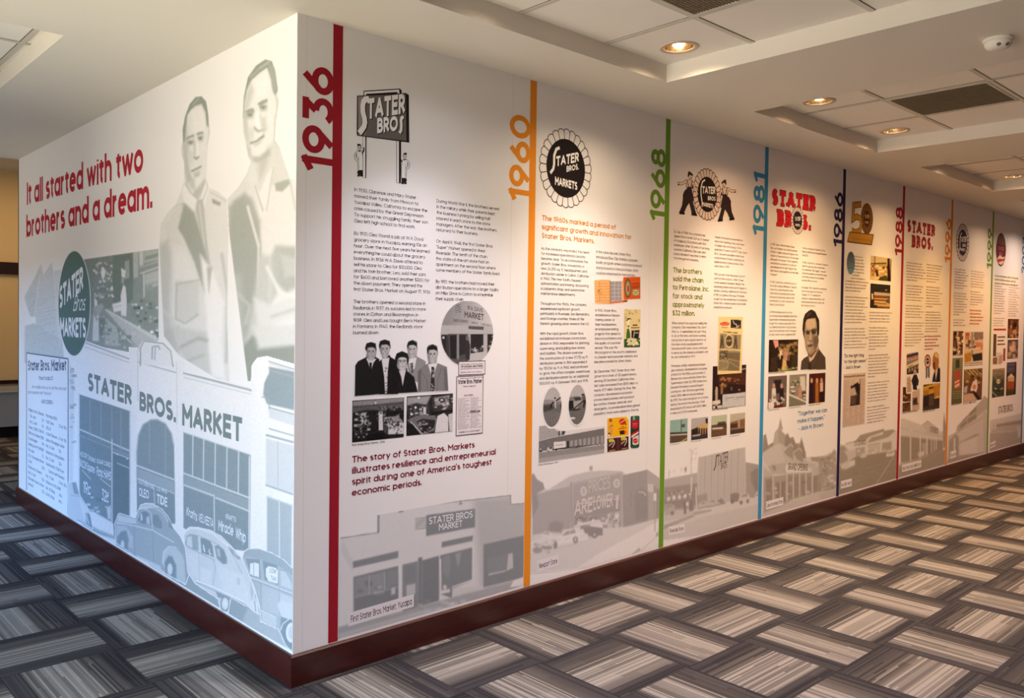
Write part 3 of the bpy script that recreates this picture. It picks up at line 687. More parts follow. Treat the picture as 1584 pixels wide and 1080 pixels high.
column('dark red bold four-line statement about resilience below the interior photos', 'R', ['The story of Stater Bros. Markets', 'illustrates resilience and entrepreneurial', "spirit during one of America's toughest", 'economic periods.'], (545, 716), (543.6, 767.5), (1, 766.2), '#7a1029', 0.175, 0.60, 'statement', None, 'statement', 'lettering', nseg=24, single=True)
column('left text column of the orange 1960 panel, under the orange heading', 'R', ['As the company expanded, the need', 'for increased operational capacity', 'became clear. To accommodate the', 'growth, Stater Bros. moved into a', 'new 24,250 sq. ft. headquarters and', 'distribution center in Colton, California', 'in 1960. This new facility housed', 'administration, purchasing, accounting,', 'a carpentry shop, and automotive', 'maintenance departments.', '',
 'Throughout the 1960s, the company', 'experienced significant growth,', 'particularly in Riverside, San Bernardino,', 'and Orange counties, three of the', 'fastest-growing urban areas in the U.S.', '', 'With the rapid growth, Stater Bros.', 'established an in-house construction', 'division in 1960, responsible for planning,', 'supervising, and building new stores', 'and facilities. This division oversaw', 'the construction of a new 37,712 sq. ft.', 'distribution center in 1961, expanded it', 'by 115,936 sq. ft. in 1962, and continued', 'to grow the office complex, warehouse,', 'and distribution center by an additional', '500,000 sq. ft. between 1965 and 1978.'], (837, 386), (834.2, 595.5), (7, 911))
t = column('right text column of the 1960 panel, wrapped around the stamp books and green booklet', 'R', ['In the same decade, Stater Bros.', 'introduced Blue Chip Stamps, a popular', 'loyalty program where customers received', 'stamps based on their purchases, which', 'could be redeemed for merchandise.'], (922, 391.5), (921.8, 424.2), (2, 992.6))
column('', 'R', ['In 1965, Stater Bros.', 'established a checker-', 'training center at', 'their headquarters,', 'an employee training', 'program that aimed to', 'improve proficiency and', 'the quality of customer', 'service. This was the', 'first program in the country dedicated', 'to checker and consumer relations and', 'became a model for other chains.'], (920.5, 482), (919.6, 562), (6, 961.5), thing=t)
column('', 'R', ['By December 1967, Stater Bros. had', 'grown to a chain of 32 supermarkets,', 'serving 20 Southern California cities.', 'Net sales increased from $51.5 million to', 'nearly $77 million. During this time, the', 'company developed a successful', 'private-label business with products', 'like coffee, cheese, salad oils, and', 'detergents. As private-label items gained', 'popularity, more were added to the mix.'], (919.2, 577), (918.6, 642.6), (3, 986.6), thing=t)
column('orange three-line heading about the 1960s under the black rosette badge', 'R', ['The 1960s marked a period of', 'significant growth and innovation for', 'Stater Bros. Markets.'], (838.3, 340.8), (837.6, 368.2), (1, 977), '#cf8a36', 0.19, 0.60, 'heading', None, 'heading', 'lettering', nseg=20, single=True)
t = column('left text column of the green 1968 panel, above and below the green statement', 'R', ['By July of 1968, the company had', 'grown from a small 1,225 sq. ft. market', 'in Yucaipa to 32 locations with 800', 'employees. After 32 years of servicing', 'Southern California, Cleo, Leo, and', 'Lavoy decided it was time to retire', 'from the grocery business.'], (1042.8, 359.9), (1042, 400.9), (1, 1096.8), INK_FAR)
column('', 'R', ['When asked if he regretted selling the', 'company, Cleo responded, "No, I don\'t', 'think so.  It seemed like the right thing', "to do at the time...we'd been working", 'a long time. It was a great deal for us."', 'Petrolane stock quadrupled within', 'two-and-a-half years. Lavoy continued', 'to serve as the company president until', 'his own retirement in 1974.'], (1038.9, 501.5), (1038.2, 554.4), (7, 1094.8), INK_FAR, thing=t)
column('', 'R', ['Petrolane, initially a liquified petroleum', 'gas company, diversified into consumer', 'products in the 1960s, such as Mark C.', 'Bloome tire stores and the Stater Bros.', 'Supermarket chain. By 1970, Stater Bros.', "became Petrolane's second-largest", 'contributor, with 38 stores garnering', 'nearly $100 million in annual revenue.', 'By 1973, the chain had grown to 41 stores,', 'and by the end of the decade, it had', 'expanded to 83 stores with $450 million', 'in sales and 3,300 employees.'], (1038, 568), (1037, 641.3), (8, 1095.6), INK_FAR, thing=t)
column('right text column of the green 1968 panel, above the yellow brochure', 'R', ["Despite Petrolane's investments in", 'new store openings, they were slow', 'to adopt new technology to the', "operation. It wasn't until 1977 that Stater", "Bros.' accounts payable system was", 'computerized. Product scanning was', 'implemented at checkstands a few', 'years later in 1979.', '', '1980 proved to be the largest growth', 'year for the company, when 10 new', 'stores opened. However, despite the', 'expanding market base, profit began to', 'decline, creating a dilemma for Petrolane.', 'In 1981, to address this issue, Petrolane', 'sought out new leadership to strengthen', "Stater Bros.' market position and handle", 'competitive pressures.'], (1105.6, 368.2), (1103.4, 476.8), (3, 1155.5), INK_FAR)
column('green six-line statement about the chain being sold, in the 1968 panel', 'R', ['The brothers', 'sold the chain', 'to Petrolane, Inc.', 'for stock and', 'approximately', '$32 million.'], (1041.4, 421.4), (1039.7, 488), (2, 1096.8), '#7d8a1e', 0.185, 0.60, 'statement', None, 'statement', 'lettering', nseg=18, single=True)
column('left text column of the light blue 1981 panel, under the red slab lettering', 'R', ['In 1981, Jack H. Brown joined Stater', 'Bros. as President and Chief Executive', 'Officer. A highly respected figure in the', 'industry, Brown was known for his simple', 'philosophy for success: "Work together', 'and dedicate ourselves to a common', 'goal, always do the right thing for the', 'right reason, and together we can make', 'it happen."', '', 'In 1982, Stater Bros. shifted its focus to', "the chain's unique offerings. In January,", 'Stater Bros. discontinued the Blue', 'Chip Stamps and embraced modern', 'broadcast advertising, airing its first', 'commercials on major networks on', 'March 23 at 6:00 p.m.', '', 'In 1983, Petrolane sold most of its', 'non-energy assets, including Stater Bros.', 'Supermarkets. Hampshire Investments', 'bought the company and sold 49% to', 'La Cadena Investments, a group led by', 'Jack Brown and other senior managers.', 'An East Coast investor acquired a 51%'], (1192, 379), (1189.4, 519.2), (3, 1235.2), INK_FAR)
column('right text column of the light blue 1981 panel, above the man in a suit', 'R', ['stake and became Chairman of the', 'Board, while Brown remained President', 'and CEO.', '', 'In 1984, Stater Bros. continued to improve', 'itself through innovative advertising.', 'Its commercial, "The Juggler," received', 'national recognition and won first place', 'at the 1984 Annual Food Marketing', 'Institute (FMI) convention.', '', 'In October 1985, Stater Bros. introduced', 'its first music jingle, the "American', 'Tradition." In \'77, it solidified the', "company's unique brand identity with", 'its lyrics about hard work, value, and', 'the "American Dream."'], (1241.4, 385), (1239.3, 474), (1, 1278.7), INK_FAR)
column('light blue slanted quotation about working together, below the small colour photos', 'R', ['"Together we can', 'make it happen."', '- Jack H. Brown'], (1233.2, 643.5), (1233.4, 666.5), (1, 1275.2), '#3d7fb5', 0.15, 0.58, 'quotation', None, 'quotation', 'lettering', nseg=16, single=True, indent=(0.1, 0, 0.5))
column('navy quotation about the right thing, above the newspaper page', 'R', ['"Do the right thing', 'for the right reason."', '- Jack H. Brown'], (1305.9, 553.3), (1305.4, 571.3), (1, 1340.3), '#2e2a4a', 0.15, 0.58, 'quotation', None, 'quotation', 'lettering', nseg=16, single=True)
column('left text column of the navy 1986 panel, wrapped around the blue disc', 'R', [.52, .50, .56, .48, .52, .50, .42, .66, .98, .92, .98, .66, '', .96, .88, .92, 1.0, .86, .90, .98, .98, .70, '', .92, .94, .98, 1.0, .94, .96, .99], (1308.2, 396), (1305.8, 539.3), (10, 1338.7), INK_FAR, seed=3, indent=(9.3, 9.6, 9.9, 9.9, 9.7, 9.4, 8.6, 6.8))
column('right text column of the navy 1986 panel, below the two market photos', 'R', [.94, .92, .97, 1.0, '', .95, .94, .94, .90, .95, .92, .80, .30, '', .97, .97, .90, .86, .97, .94, .97, .35, '', .98, .92, .90, .98, .94, .96, .80, '', .88, .94, .92, .97, .95, .90], (1344.8, 484.4), (1340.9, 655.5), (3, 1375.6), INK_FAR, seed=4)
column('left text column of the crimson 1988 panel, above the store flyers', 'R', [.84, .76, 1.0, .92, .92, .95, .52, '', .92, .86, .90, .90, .92, 1.0, '', .88, .92, .84, .86, .92, '', .92, .92, .80, .92, .95, 1.0, .90, .80, .52], (1401.9, 406.9), (1399.3, 536), (2, 1429.7), INK_FAR, seed=5)
column('right text column of the crimson 1988 panel, above the small red statement', 'R', [1.0, .95, .95, .90, .95, .88, .64, '', .90, .88, .98, .86, .80, .94, .98, .40, '', .90, .98, .86, 1.0, .92, .96, .88, .94], (1433.3, 410.3), (1431, 513.8), (0, 1458), INK_FAR, seed=6)
column('small red bold statement in the crimson 1988 panel, above the award ribbon', 'R', [1.0, .80, .72, .98, .55], (1430.4, 521.7), (1430, 541.6), (0, 1455), '#a8362c', 0.2, 0.6, 'statement', None, 'statement', 'lettering', seed=7, single=True)
column('left text column of the amber 1996 panel, above the race and cart photos', 'R', [.98, .94, 1.0, .96, .96, .94, .92, .76, '', .90, .94, .92, .90, 1.0, .98, .94, .86, .46, '', .88, .80, .98], (1476.4, 417), (1474.4, 504.2), (2, 1498), INK_FAR, seed=8)
column('right text column of the amber 1996 panel, above the small orange statement', 'R', [.92, 1.0, .97, .88, .90, 1.0, .90, '', .86, .98, .88, .90, .98, .45], (1502, 420.3), (1500.8, 471.9), (1, 1522.8), INK_FAR, seed=9)
column('small orange bold statement in the amber 1996 panel', 'R', [.88, .90, 1.0, 1.0, .80], (1500.2, 481.4), (1499.6, 502), (2, 1520.5), '#d1762a', 0.2, 0.6, 'statement', None, 'statement', 'lettering', seed=10, single=True)
column('left text column of the olive green 1999 panel, above the red underlined flyer', 'R', [.72, 1.0, .88, .86, .90, .88, .90, .88, .90, .86, .94, .50, '', .98, .84, .80, .94], (1538.3, 443.2), (1536.4, 504.6), (1, 1556.7), INK_FAR, seed=11)
column('right text column of the olive green 1999 panel, at the right edge of the photo', 'R', [1.0, .78, .84, .92, 1.0, .86, .84, .94, .86, .98, .90, .80, .86], (1560.4, 445.4), (1559.4, 489.6), (0, 1576.7), INK_FAR, seed=12)
column('small green three-line heading under the oval crest of the 1999 panel', 'R', [.90, .98, 1.0], (1538.8, 427.8), (1538.5, 439.4), (2, 1574), '#8b8a2c', 0.2, 0.6, 'heading', None, 'heading', 'lettering', seed=13, single=True)

# ---------------------------------------------------------------- badges and lettering of the timeline
BLK = '#221c1e'; PAPER_C = PAPER
def rosette(k, cu, cv, R, r, n, ink, paper, wt=0.0045, z=0, fill=None, disc=None):
    """pleated rosette: scalloped outline, petals, dark disc"""
    pts = []
    for i in range(n):
        a = math.radians(90+6-i*360/n); b = a-math.radians(360/n)
        for f, rr in ((0.04, .965), (0.12, 1.0), (0.5, 1.015), (0.86, .985), (0.97, .95)):
            t = a+(b-a)*f; pts.append((cu+R*rr*math.cos(t), cv+R*rr*math.sin(t)))
    if fill: k.poly(pts, fill, z)
    k.line(pts, wt, ink, z+1, closed=True)
    for i in range(n):
        a = math.radians(90+6-i*360/n); k.line([(cu+r*.98*math.cos(a), cv+r*.98*math.sin(a)), (cu+R*.96*math.cos(a), cv+R*.96*math.sin(a))], wt, ink, z+1)
    k.ell(cu, cv, r, r, disc or ink, z+1)
def uvc(w, x, y): q = px2uv(w, [x], [y])[0]; return q[0], q[1]
def up(ang): return (math.cos(ang), math.sin(ang))
def script_badge(k, cu, cv, r, c, z, third='MARKETS'):
    """big S, rising STATER, BROS. below it, MARKETS level at the bottom"""
    a = math.radians(15); e = up(a)
    k.line([(cu-.35*r, cv+.66*r), (cu-.52*r, cv+.58*r), (cu-.62*r, cv+.36*r), (cu-.62*r, cv+.05*r), (cu-.66*r, cv-.10*r), (cu-.80*r, cv-.26*r)], .105*r, c, z)
    k.text('TATER', (cu-.52*r, cv+.0*r), e, (0, .34*r), c, 0.23, z=z, width=1.22*r, nseg=20)
    k.text('BROS.', (cu+.02*r, cv-.12*r), e, (0, .20*r), c, 0.22, z=z, width=.66*r, nseg=16)
    k.text(third, (cu-.56*r, cv-.62*r), up(math.radians(-3)), (0, .28*r), c, 0.24, z=z, width=1.16*r, nseg=16)
# 1936: drawing of the two-post roadside sign
t = wall_thing('sign_drawing', 'R', 592, 210, 'black and white drawing of a tall two-post roadside sign with two clerks leaning on it', 'logo', 'logos of the timeline')
Z = zz(540, 120, 6.35)
k = Ink('R', 8)
k.pp(Z((140, 130), (496, 108), (516, 128), (512, 165), (140, 178)), BLK); k.pp(Z((148, 140), (490, 118), (494, 158), (474, 160), (472, 142), (166, 160), (166, 176), (148, 176)), PAPER_C, 1)
k.pp(Z((76, 178), (556, 152), (586, 172), (590, 640), (82, 572), (74, 560)), BLK, 1); k.pp(Z((84, 184), (550, 162), (556, 168), (560, 622), (88, 566)), '#77706e', 2)
for i in range(34):
    x = 172+i*11.4; f = (x-84)/470; k.pp(Z((x, 180-f*14), (x+4.4, 180-f*14), (x+4.4, 574+f*48), (x, 574+f*48)), '#4f4a4a', 3)
k.pp(Z((88, 190), (140, 190), (150, 350), (100, 520), (88, 545)), '#8d8785', 3)
k.build('sign_board', t)
k = Ink('R', 12)
def path(pts, w, c, z): k.lp(Z(*pts), w, c, z)
S_ = [(196, 208), (160, 214), (140, 240), (132, 280), (134, 340), (150, 400), (154, 440), (146, 480), (120, 520), (98, 546)]
path([(x+8, y+8) for x, y in S_], 0.026, BLK, 0); path(S_, 0.024, PAPER_C, 1)
for dx, dy, c, z in ((9, 8, BLK, 0), (0, 0, PAPER_C, 1)):
    q = px2uv('R', *zip(*Z((176+dx, 410+dy), (548+dx, 352+dy)))); d = q[1]-q[0]; L_ = np.linalg.norm(d)
    k.text('TATER', q[0], d/L_, (0, 0.088), c, 0.24, z=z, width=L_, nseg=20)
    q = px2uv('R', *zip(*Z((274+dx, 548+dy), (476+dx, 522+dy)))); d = q[1]-q[0]; L_ = np.linalg.norm(d)
    k.text('BRO', q[0], d/L_, (0, 0.066), c, 0.24, z=z, width=L_, nseg=20)
    path([(534+dx, 388+dy), (516+dx, 394+dy), (508+dx, 420+dy), (512+dx, 470+dy), (508+dx, 520+dy), (494+dx, 545+dy)], 0.014, c, z)
k.build('lettering', t)
for x0, x1, y0, y1, xs in ((136, 158, 572, 984, 170), (468, 488, 612, 1036, 510)):
    k = Ink('R', 7); k.pp(Z((x0-4, y0-6), (xs, y0-2), (xs-2, y1+4), (x0-4, y1)), BLK); k.pp(Z((x0, y0), (x1, y0), (x1, y1), (x0, y1-2)), PAPER_C, 1); k.build('post', t)
def clerk_line(fl, ox, oy, sc):
    """a plain outlined clerk in a white apron, one hand on the post"""
    P = lambda *p: Z(*[(ox+fl*a*sc, oy+b*sc) for a, b in p])
    k = Ink('R', 9)
    k.pp(P((-14, -44), (14, -46), (18, -22), (10, 0), (-8, 2), (-18, -16)), PAPER_C); k.pp(P((-20, -66), (12, -62), (18, -38), (0, -46), (-16, -36), (-20, -46)), BLK, 1)
    k.lp(P((-14, -40), (-16, -16), (-8, 2), (8, 2), (16, -20), (15, -40)), 0.0022, BLK, 1)
    for a, b in ((-4, -26), (8, -28)): k.ell(*uvc('R', *P((a, b))[0]), 0.0022, 0.003, BLK, 2, 10)
    k.lp(P((-4, -10), (6, -12)), 0.0024, BLK, 2)
    body = ((-26, 10), (0, 4), (24, 10), (34, 60), (36, 150), (34, 200), (-12, 202), (-18, 120), (-30, 90)); k.pp(P(*body), PAPER_C, 0); k.lp(P(*body), 0.0022, BLK, 1, True)
    arm = ((-26, 10), (-46, 50), (-40, 80), (-14, 110), (-6, 124)); k.lp(P(*arm), 0.011, PAPER_C, 1); k.lp(P((-30, 12), (-54, 52), (-46, 88), (-14, 122)), 0.0022, BLK, 2); k.lp(P((-22, 26), (-36, 54), (-32, 72), (-8, 104)), 0.0022, BLK, 2)
    k.pp(P((-6, 6), (10, 6), (4, 22)), BLK, 2); k.lp(P((-10, 60), (-6, 120), (-4, 190)), 0.0018, BLK, 2); k.lp(P((30, 30), (46, 0), (46, -30)), 0.006, BLK, 1)
    k.pp(P((-14, 202), (34, 200), (36, 262), (8, 262), (8, 240), (2, 262), (-22, 262), (-14, 236), (-24, 224)), BLK, 1)
    return k.build('clerk', t)
clerk_line(1, 100, 715, 0.98); clerk_line(-1, 546, 800, 0.94)
# 1960: rosette badge
t = wall_thing('rosette_badge', 'R', 876, 261, 'round black badge with a white pleated ribbon edge beside the year 1960', 'logo', 'logos of the timeline')
cu, cv = uvc('R', 875.6, 260.6)
k = Ink('R', 8); rosette(k, cu, cv, 0.206, 0.155, 26, BLK, PAPER_C, 0.0042); k.build('badge', t)
k = Ink('R', 11); script_badge(k, cu, cv, 0.155, PAPER_C, 0); k.build('lettering', t)
# 1968: rosette carried by two clerks
t = wall_thing('rosette_emblem', 'R', 1092, 300, 'emblem of two clerks in dark overalls holding a pleated round badge', 'logo', 'logos of the timeline')
Z = zz(1030, 250, 10.8)
cu, cv = uvc('R', *Z((690, 550))[0])
k = Ink('R', 8); rosette(k, cu, cv, 0.162, 0.112, 26, BLK, PAPER_C, 0.0052, fill='#e3d6cc'); k.build('badge', t)
k = Ink('R', 11); r = 0.112
k.line([(cu-.25*r, cv+.80*r), (cu-.52*r, cv+.66*r), (cu-.66*r, cv+.30*r), (cu-.64*r, cv-.10*r), (cu-.52*r, cv-.45*r), (cu-.50*r, cv-.75*r)], .10*r, PAPER_C, 0)
k.text('TATER', (cu-.52*r, cv+.0*r), up(.08), (0, .42*r), PAPER_C, .24, width=1.36*r); k.text('BROS', (cu+.06*r, cv-.32*r), up(.05), (0, .24*r), PAPER_C, .24, width=.80*r); k.text('MARKETS', (cu-.50*r, cv-.70*r), up(-.03), (0, .24*r), PAPER_C, .26, width=1.16*r)
k.build('lettering', t)
def clerk(fl, ox, oy, sc):
    P = lambda *p: Z(*[(ox+fl*a*sc, oy+b*sc) for a, b in p]); D = '#33282a'; W_ = '#e6d8cc'
    k = Ink('R', 13)
    k.lp(P((-4, 128), (-52, 200), (-100, 176)) if 0 else P((-40, 130), (-110, 175), (-190, 178)), 0.020, D, 0); k.lp(P((-40, 132), (-110, 174), (-170, 178)), 0.014, W_, 1); k.lp(P((-160, 176), (-206, 170)), 0.007, W_, 1); k.lp(P((-160, 184), (-196, 200)), 0.005, D, 1)
    k.lp(P((60, 150), (96, 250), (150, 380)), 0.019, D, 0); k.lp(P((60, 150), (94, 248), (140, 360)), 0.013, W_, 1)
    k.pp(P((-40, 110), (50, 116), (72, 170), (60, 260), (-50, 250), (-56, 160)), D, 0); k.pp(P((-36, 116), (44, 120), (60, 170), (40, 240), (-40, 236), (-48, 160)), W_, 1)
    k.lp(P((-36, 120), (-20, 190), (-10, 250)), 0.008, D, 2); k.lp(P((48, 122), (36, 190), (24, 250)), 0.008, D, 2)
    k.pp(P((-18, 14), (52, 20), (56, 70), (36, 106), (2, 108), (-20, 70)), W_, 1); k.pp(P((-16, -30), (14, -22), (60, 20), (66, 54), (40, 42), (8, 30), (-8, 60), (-26, 62), (-22, 10)), D, 2)
    k.lp(P((-20, 60), (2, 108), (36, 104), (54, 70)), 0.003, D, 2); k.lp(P((16, 82), (40, 78)), 0.004, D, 3); k.lp(P((22, 52), (26, 62)), 0.003, D, 3); k.lp(P((42, 54), (45, 64)), 0.003, D, 3)
    k.pp(P((-14, 228), (34, 232), (48, 300), (78, 460), (60, 480), (116, 672), (44, 672), (0, 500), (-40, 560), (-90, 672), (-166, 660), (-120, 540), (-104, 420), (-106, 360), (-76, 290), (-40, 260)), D, 2)
    for a, b in ((-120, 668), (84, 690)): k.pp(P((a-46, b-26), (a+30, b-22), (a+46, b+8), (a+44, b+26), (a-46, b+16)), '#1d1718', 3)
    return k.build('clerk', t)
clerk(1, 388, 192, 1.0); clerk(-1, 985, 326, 0.95)
# 1981 and 1988: slab lettering
def slab(t, Zf, rows, face, edge, layer=8, part='lettering'):
    for txt, a, b, cap in rows:
        q = px2uv('R', *zip(*Zf(a, b))); h = cap; d = q[1]-q[0]; L_ = np.linalg.norm(d); d = d/L_
        k = Ink('R', layer)
        if edge: k.text(txt, q[0], d, (0, h), edge, .32, z=0, width=L_, serif=.11, grow=.075, nseg=16, track=.12)
        k.text(txt, q[0], d, (0, h), face, .32, z=2, width=L_, serif=.09, nseg=16, track=.12); k.build(part, t)
t = wall_thing('slab_logo', 'R', 1228, 325, 'bright red slab lettering with a small badge as its O, beside 1981', 'logo', 'logos of the timeline')
Z = zz(1160, 240, 4.5); RED = '#cf2030'; EDGE = '#3a1a22'
slab(t, Z, (('STATER', (152, 345), (456, 392), 0.112), ('BR', (190, 492), (290, 504), 0.116), ('S.', (362, 516), (424, 524), 0.108)), RED, EDGE)
cu, cv = uvc('R', *Z((331, 456))[0]); k = Ink('R', 11); rosette(k, cu, cv, 0.098, 0.068, 22, '#2b2436', PAPER_C, .004, fill='#e9e2de'); k.text('TATER', (cu-.04, cv-.006), up(.1), (0, .03), PAPER_C, .24, z=3, width=.085); k.text('MARKETS', (cu-.032, cv-.042), (1, 0), (0, .018), PAPER_C, .24, z=3, width=.07); k.build('badge', t)
t = wall_thing('slab_logo', 'R', 1424, 364, 'dark red slab lettering in two plain rows beside 1988', 'logo', 'logos of the timeline')
Z = zz(1380, 270, 5.294)
slab(t, Z, (('STATER', (122, 470), (350, 512), 0.112), ('BROS.', (160, 597), (332, 622), 0.115)), '#97303a', None)
# 1986: gold fiftieth anniversary emblem
t = wall_thing('anniversary_emblem', 'R', 1332, 345, 'gold figure 50 with a fan-pleated zero above a gold ribbon bar', 'logo', 'logos of the timeline')
Z = zz(1160, 240, 4.5); GOLD, GOLD2, BRN = '#b98a2f', '#8d6421', '#4f2f22'
k = Ink('R', 8)
five = [(776, 342), (722, 348), (716, 446), (742, 428), (768, 440), (776, 480), (766, 524), (738, 540), (708, 526)]
k.lp(Z(*five), 0.052, BRN, 0); k.lp(Z(*five), 0.040, GOLD, 1); k.build('numeral', t)
cu, cv = uvc('R', *Z((814, 443))[0]); k = Ink('R', 9); k.ell(cu, cv, .118, .128, BRN, 0)
for i in range(26):
    a, b = 2*math.pi*i/26, 2*math.pi*(i+.55)/26; k.poly([(cu+.05*math.cos(a), cv+.05*math.sin(a)), (cu+.114*math.cos(a), cv+.124*math.sin(a)), (cu+.114*math.cos(b), cv+.124*math.sin(b)), (cu+.05*math.cos(b), cv+.05*math.sin(b))], GOLD2, 1)
k.ell(cu, cv, .062, .068, '#3d2527', 2); k.text('TATER', (cu-.045, cv), up(.08), (0, .03), '#c99f55', .24, z=3, width=.09); k.text('MARKETS', (cu-.036, cv-.04), (1, 0), (0, .02), '#c99f55', .24, z=3, width=.072); k.build('rosette', t)
k = Ink('R', 12); k.pp(Z((676, 606), (692, 532), (862, 552), (848, 628)), BRN, 0); k.pp(Z((682, 600), (694, 538), (856, 557), (844, 620)), GOLD, 1)
for i in range(9): x = 712+i*15; k.lp(Z((x, 572+i*2), (x+8, 588+i*2), (x+12, 570+i*2)), .006, GOLD2, 2)
k.build('ribbon_bar', t)
# 1996: navy rosette
t = wall_thing('rosette_badge', 'R', 1489, 374, 'navy round badge with a pale pleated ribbon edge beside 1996', 'logo', 'logos of the timeline')
cu, cv = uvc('R', 1489, 375.5); NV = '#3a2f49'
k = Ink('R', 8); rosette(k, cu, cv, .185, .130, 24, NV, PAPER_C, .0075, fill='#d8cdc6'); k.build('badge', t)
k = Ink('R', 11); k.line([(cu-.03, cv+.10), (cu-.075, cv+.06), (cu-.08, cv), (cu-.07, cv-.06), (cu-.10, cv-.09)], .015, PAPER_C, 0); k.text('TATER', (cu-.062, cv+.0), up(.08), (0, .055), PAPER_C, .22, width=.17); k.text('BROS', (cu+.0, cv-.042), up(.05), (0, .03), PAPER_C, .22, width=.1); k.text('MARKETS', (cu-.06, cv-.085), (1, 0), (0, .03), PAPER_C, .22, width=.14); k.build('lettering', t)
# 1999: oval crest
t = wall_thing('oval_crest', 'R', 1548, 386, 'maroon oval crest with a red and white band at its foot, beside 1999', 'logo', 'logos of the timeline')
cu, cv = uvc('R', 1548.3, 386.5); k = Ink('R', 8); k.ell(cu, cv, .168, .182, '#5a3f30', 0); k.ell(cu, cv-.002, .156, .170, '#6f5346', 1); k.build('oval', t)
k = Ink('R', 10); k.poly([(cu-.160, cv+.045), (cu-.10, cv+.062), (cu, cv+.05), (cu+.10, cv+.062), (cu+.155, cv+.04), (cu+.15, cv-.075), (cu+.05, cv-.06), (cu-.06, cv-.11), (cu-.15, cv-.08)], '#6c2430', 0); k.text('STATER', (cu-.10, cv-.01), (1, 0), (0, .045), '#a8747c', .2, z=1, width=.2); k.text('BROS', (cu-.06, cv-.065), (1, 0), (0, .04), '#a8747c', .2, z=1, width=.12); k.build('band', t)
k = Ink('R', 11); k.poly([(cu-.12, cv-.10), (cu-.03, cv-.055), (cu+.06, cv-.08), (cu+.14, cv-.065), (cu+.10, cv-.135), (cu+.02, cv-.165), (cu-.06, cv-.155)], '#e4c7b4', 0); k.poly([(cu-.13, cv-.115), (cu-.05, cv-.10), (cu+.06, cv-.10), (cu+.14, cv-.08), (cu+.12, cv-.112), (cu+.0, cv-.13), (cu-.10, cv-.145)], '#b5452f', 1); k.build('ribbon', t)

# ---------------------------------------------------------------- photographs on the timeline
def photo(label, x, y, cat='printed photo', group='photographs on the timeline', name='printed_photo'): return wall_thing(name, 'R', x, y, label, cat, group)
def caption(t, x0, y0, x1, y1, txt='', c='#55484a', h=None, layer=8):
    q = px2uv('R', [x0, x1], [y0, y1]); d = q[1]-q[0]; L_ = np.linalg.norm(d)
    k = Ink('R', layer)
    k.text(txt, q[0], (1, 0), (0, h or L_*.055), c, .13, width=L_, nseg=10); return k.build('caption', t)
def quad(z, *p): return z(*p)
# 1936: group of five
t = photo('black and white cut-out of four men and a woman in dark suit jackets', 621, 572)
P = Pic('R', [(544, 528), (696, 522), (696, 614), (544, 618)], step=.0026, layer=9, base=30, lo=(8, 7, 8), mask=True).zoom(540, 450, 4.5)
sil = ['38,735 42,520 62,490 118,462 122,430 110,400 120,366 152,356 184,366 190,410 184,460 210,476 210,720', '200,500 232,470 214,420 206,380 214,350 248,338 282,350 288,392 276,440 290,462 340,490 340,720 205,722',
       '400,490 408,440 402,380 412,352 442,342 472,354 474,400 468,455 530,490 540,560 480,640 420,600', '478,560 520,520 552,505 544,460 540,400 552,378 584,372 612,384 618,440 606,500 680,530 690,695 478,705',
       '268,718 285,610 334,572 330,520 318,470 330,436 368,420 406,436 414,480 402,530 406,560 452,600 478,705']
for q in sil: P.clip(q, 2.5)
P.p(sil[0], 26, 3).p('118,470 190,474 170,500 150,560 132,500', 230, 3).p('140,500 158,500 154,560 144,560', 20, 2)
P.p(sil[1], 24, 3).p('224,470 280,466 268,560 262,712 250,715 244,600', 235, 3); P.speck(26, (244, 500, 262, 700), [60, 110, 190], 4, 10, 2, 2)
P.p(sil[2], 150, 3).p('408,474 470,462 455,540 430,560', 238, 3).p('424,505 444,500 446,570 432,570', 50, 2); P.speck(10, (424, 505, 444, 560), [200, 140], 4, 9, 3, 2)
P.p(sil[3], 135, 3).p('548,512 616,500 596,560 590,600 575,600', 240, 3).p('572,530 590,528 596,690 566,696', 45, 2); P.speck(24, (568, 540, 592, 690), [210, 150, 20], 5, 12, 4, 2)
P.l('500,560 540,620 548,700', 3, 80, 2, .7).l('640,540 616,620 610,700', 3, 80, 2, .7).p('478,560 500,540 498,700 478,705', 90, 6, .6).p('660,540 690,560 690,695 664,698', 95, 6, .6)
P.p(sil[4], 22, 3).p('346,556 396,548 384,600 372,665 362,600', 225, 3); P.l('320,600 345,640 360,700', 2.5, 60, 2, .7).l('420,600 396,650 384,700', 2.5, 60, 2, .7)
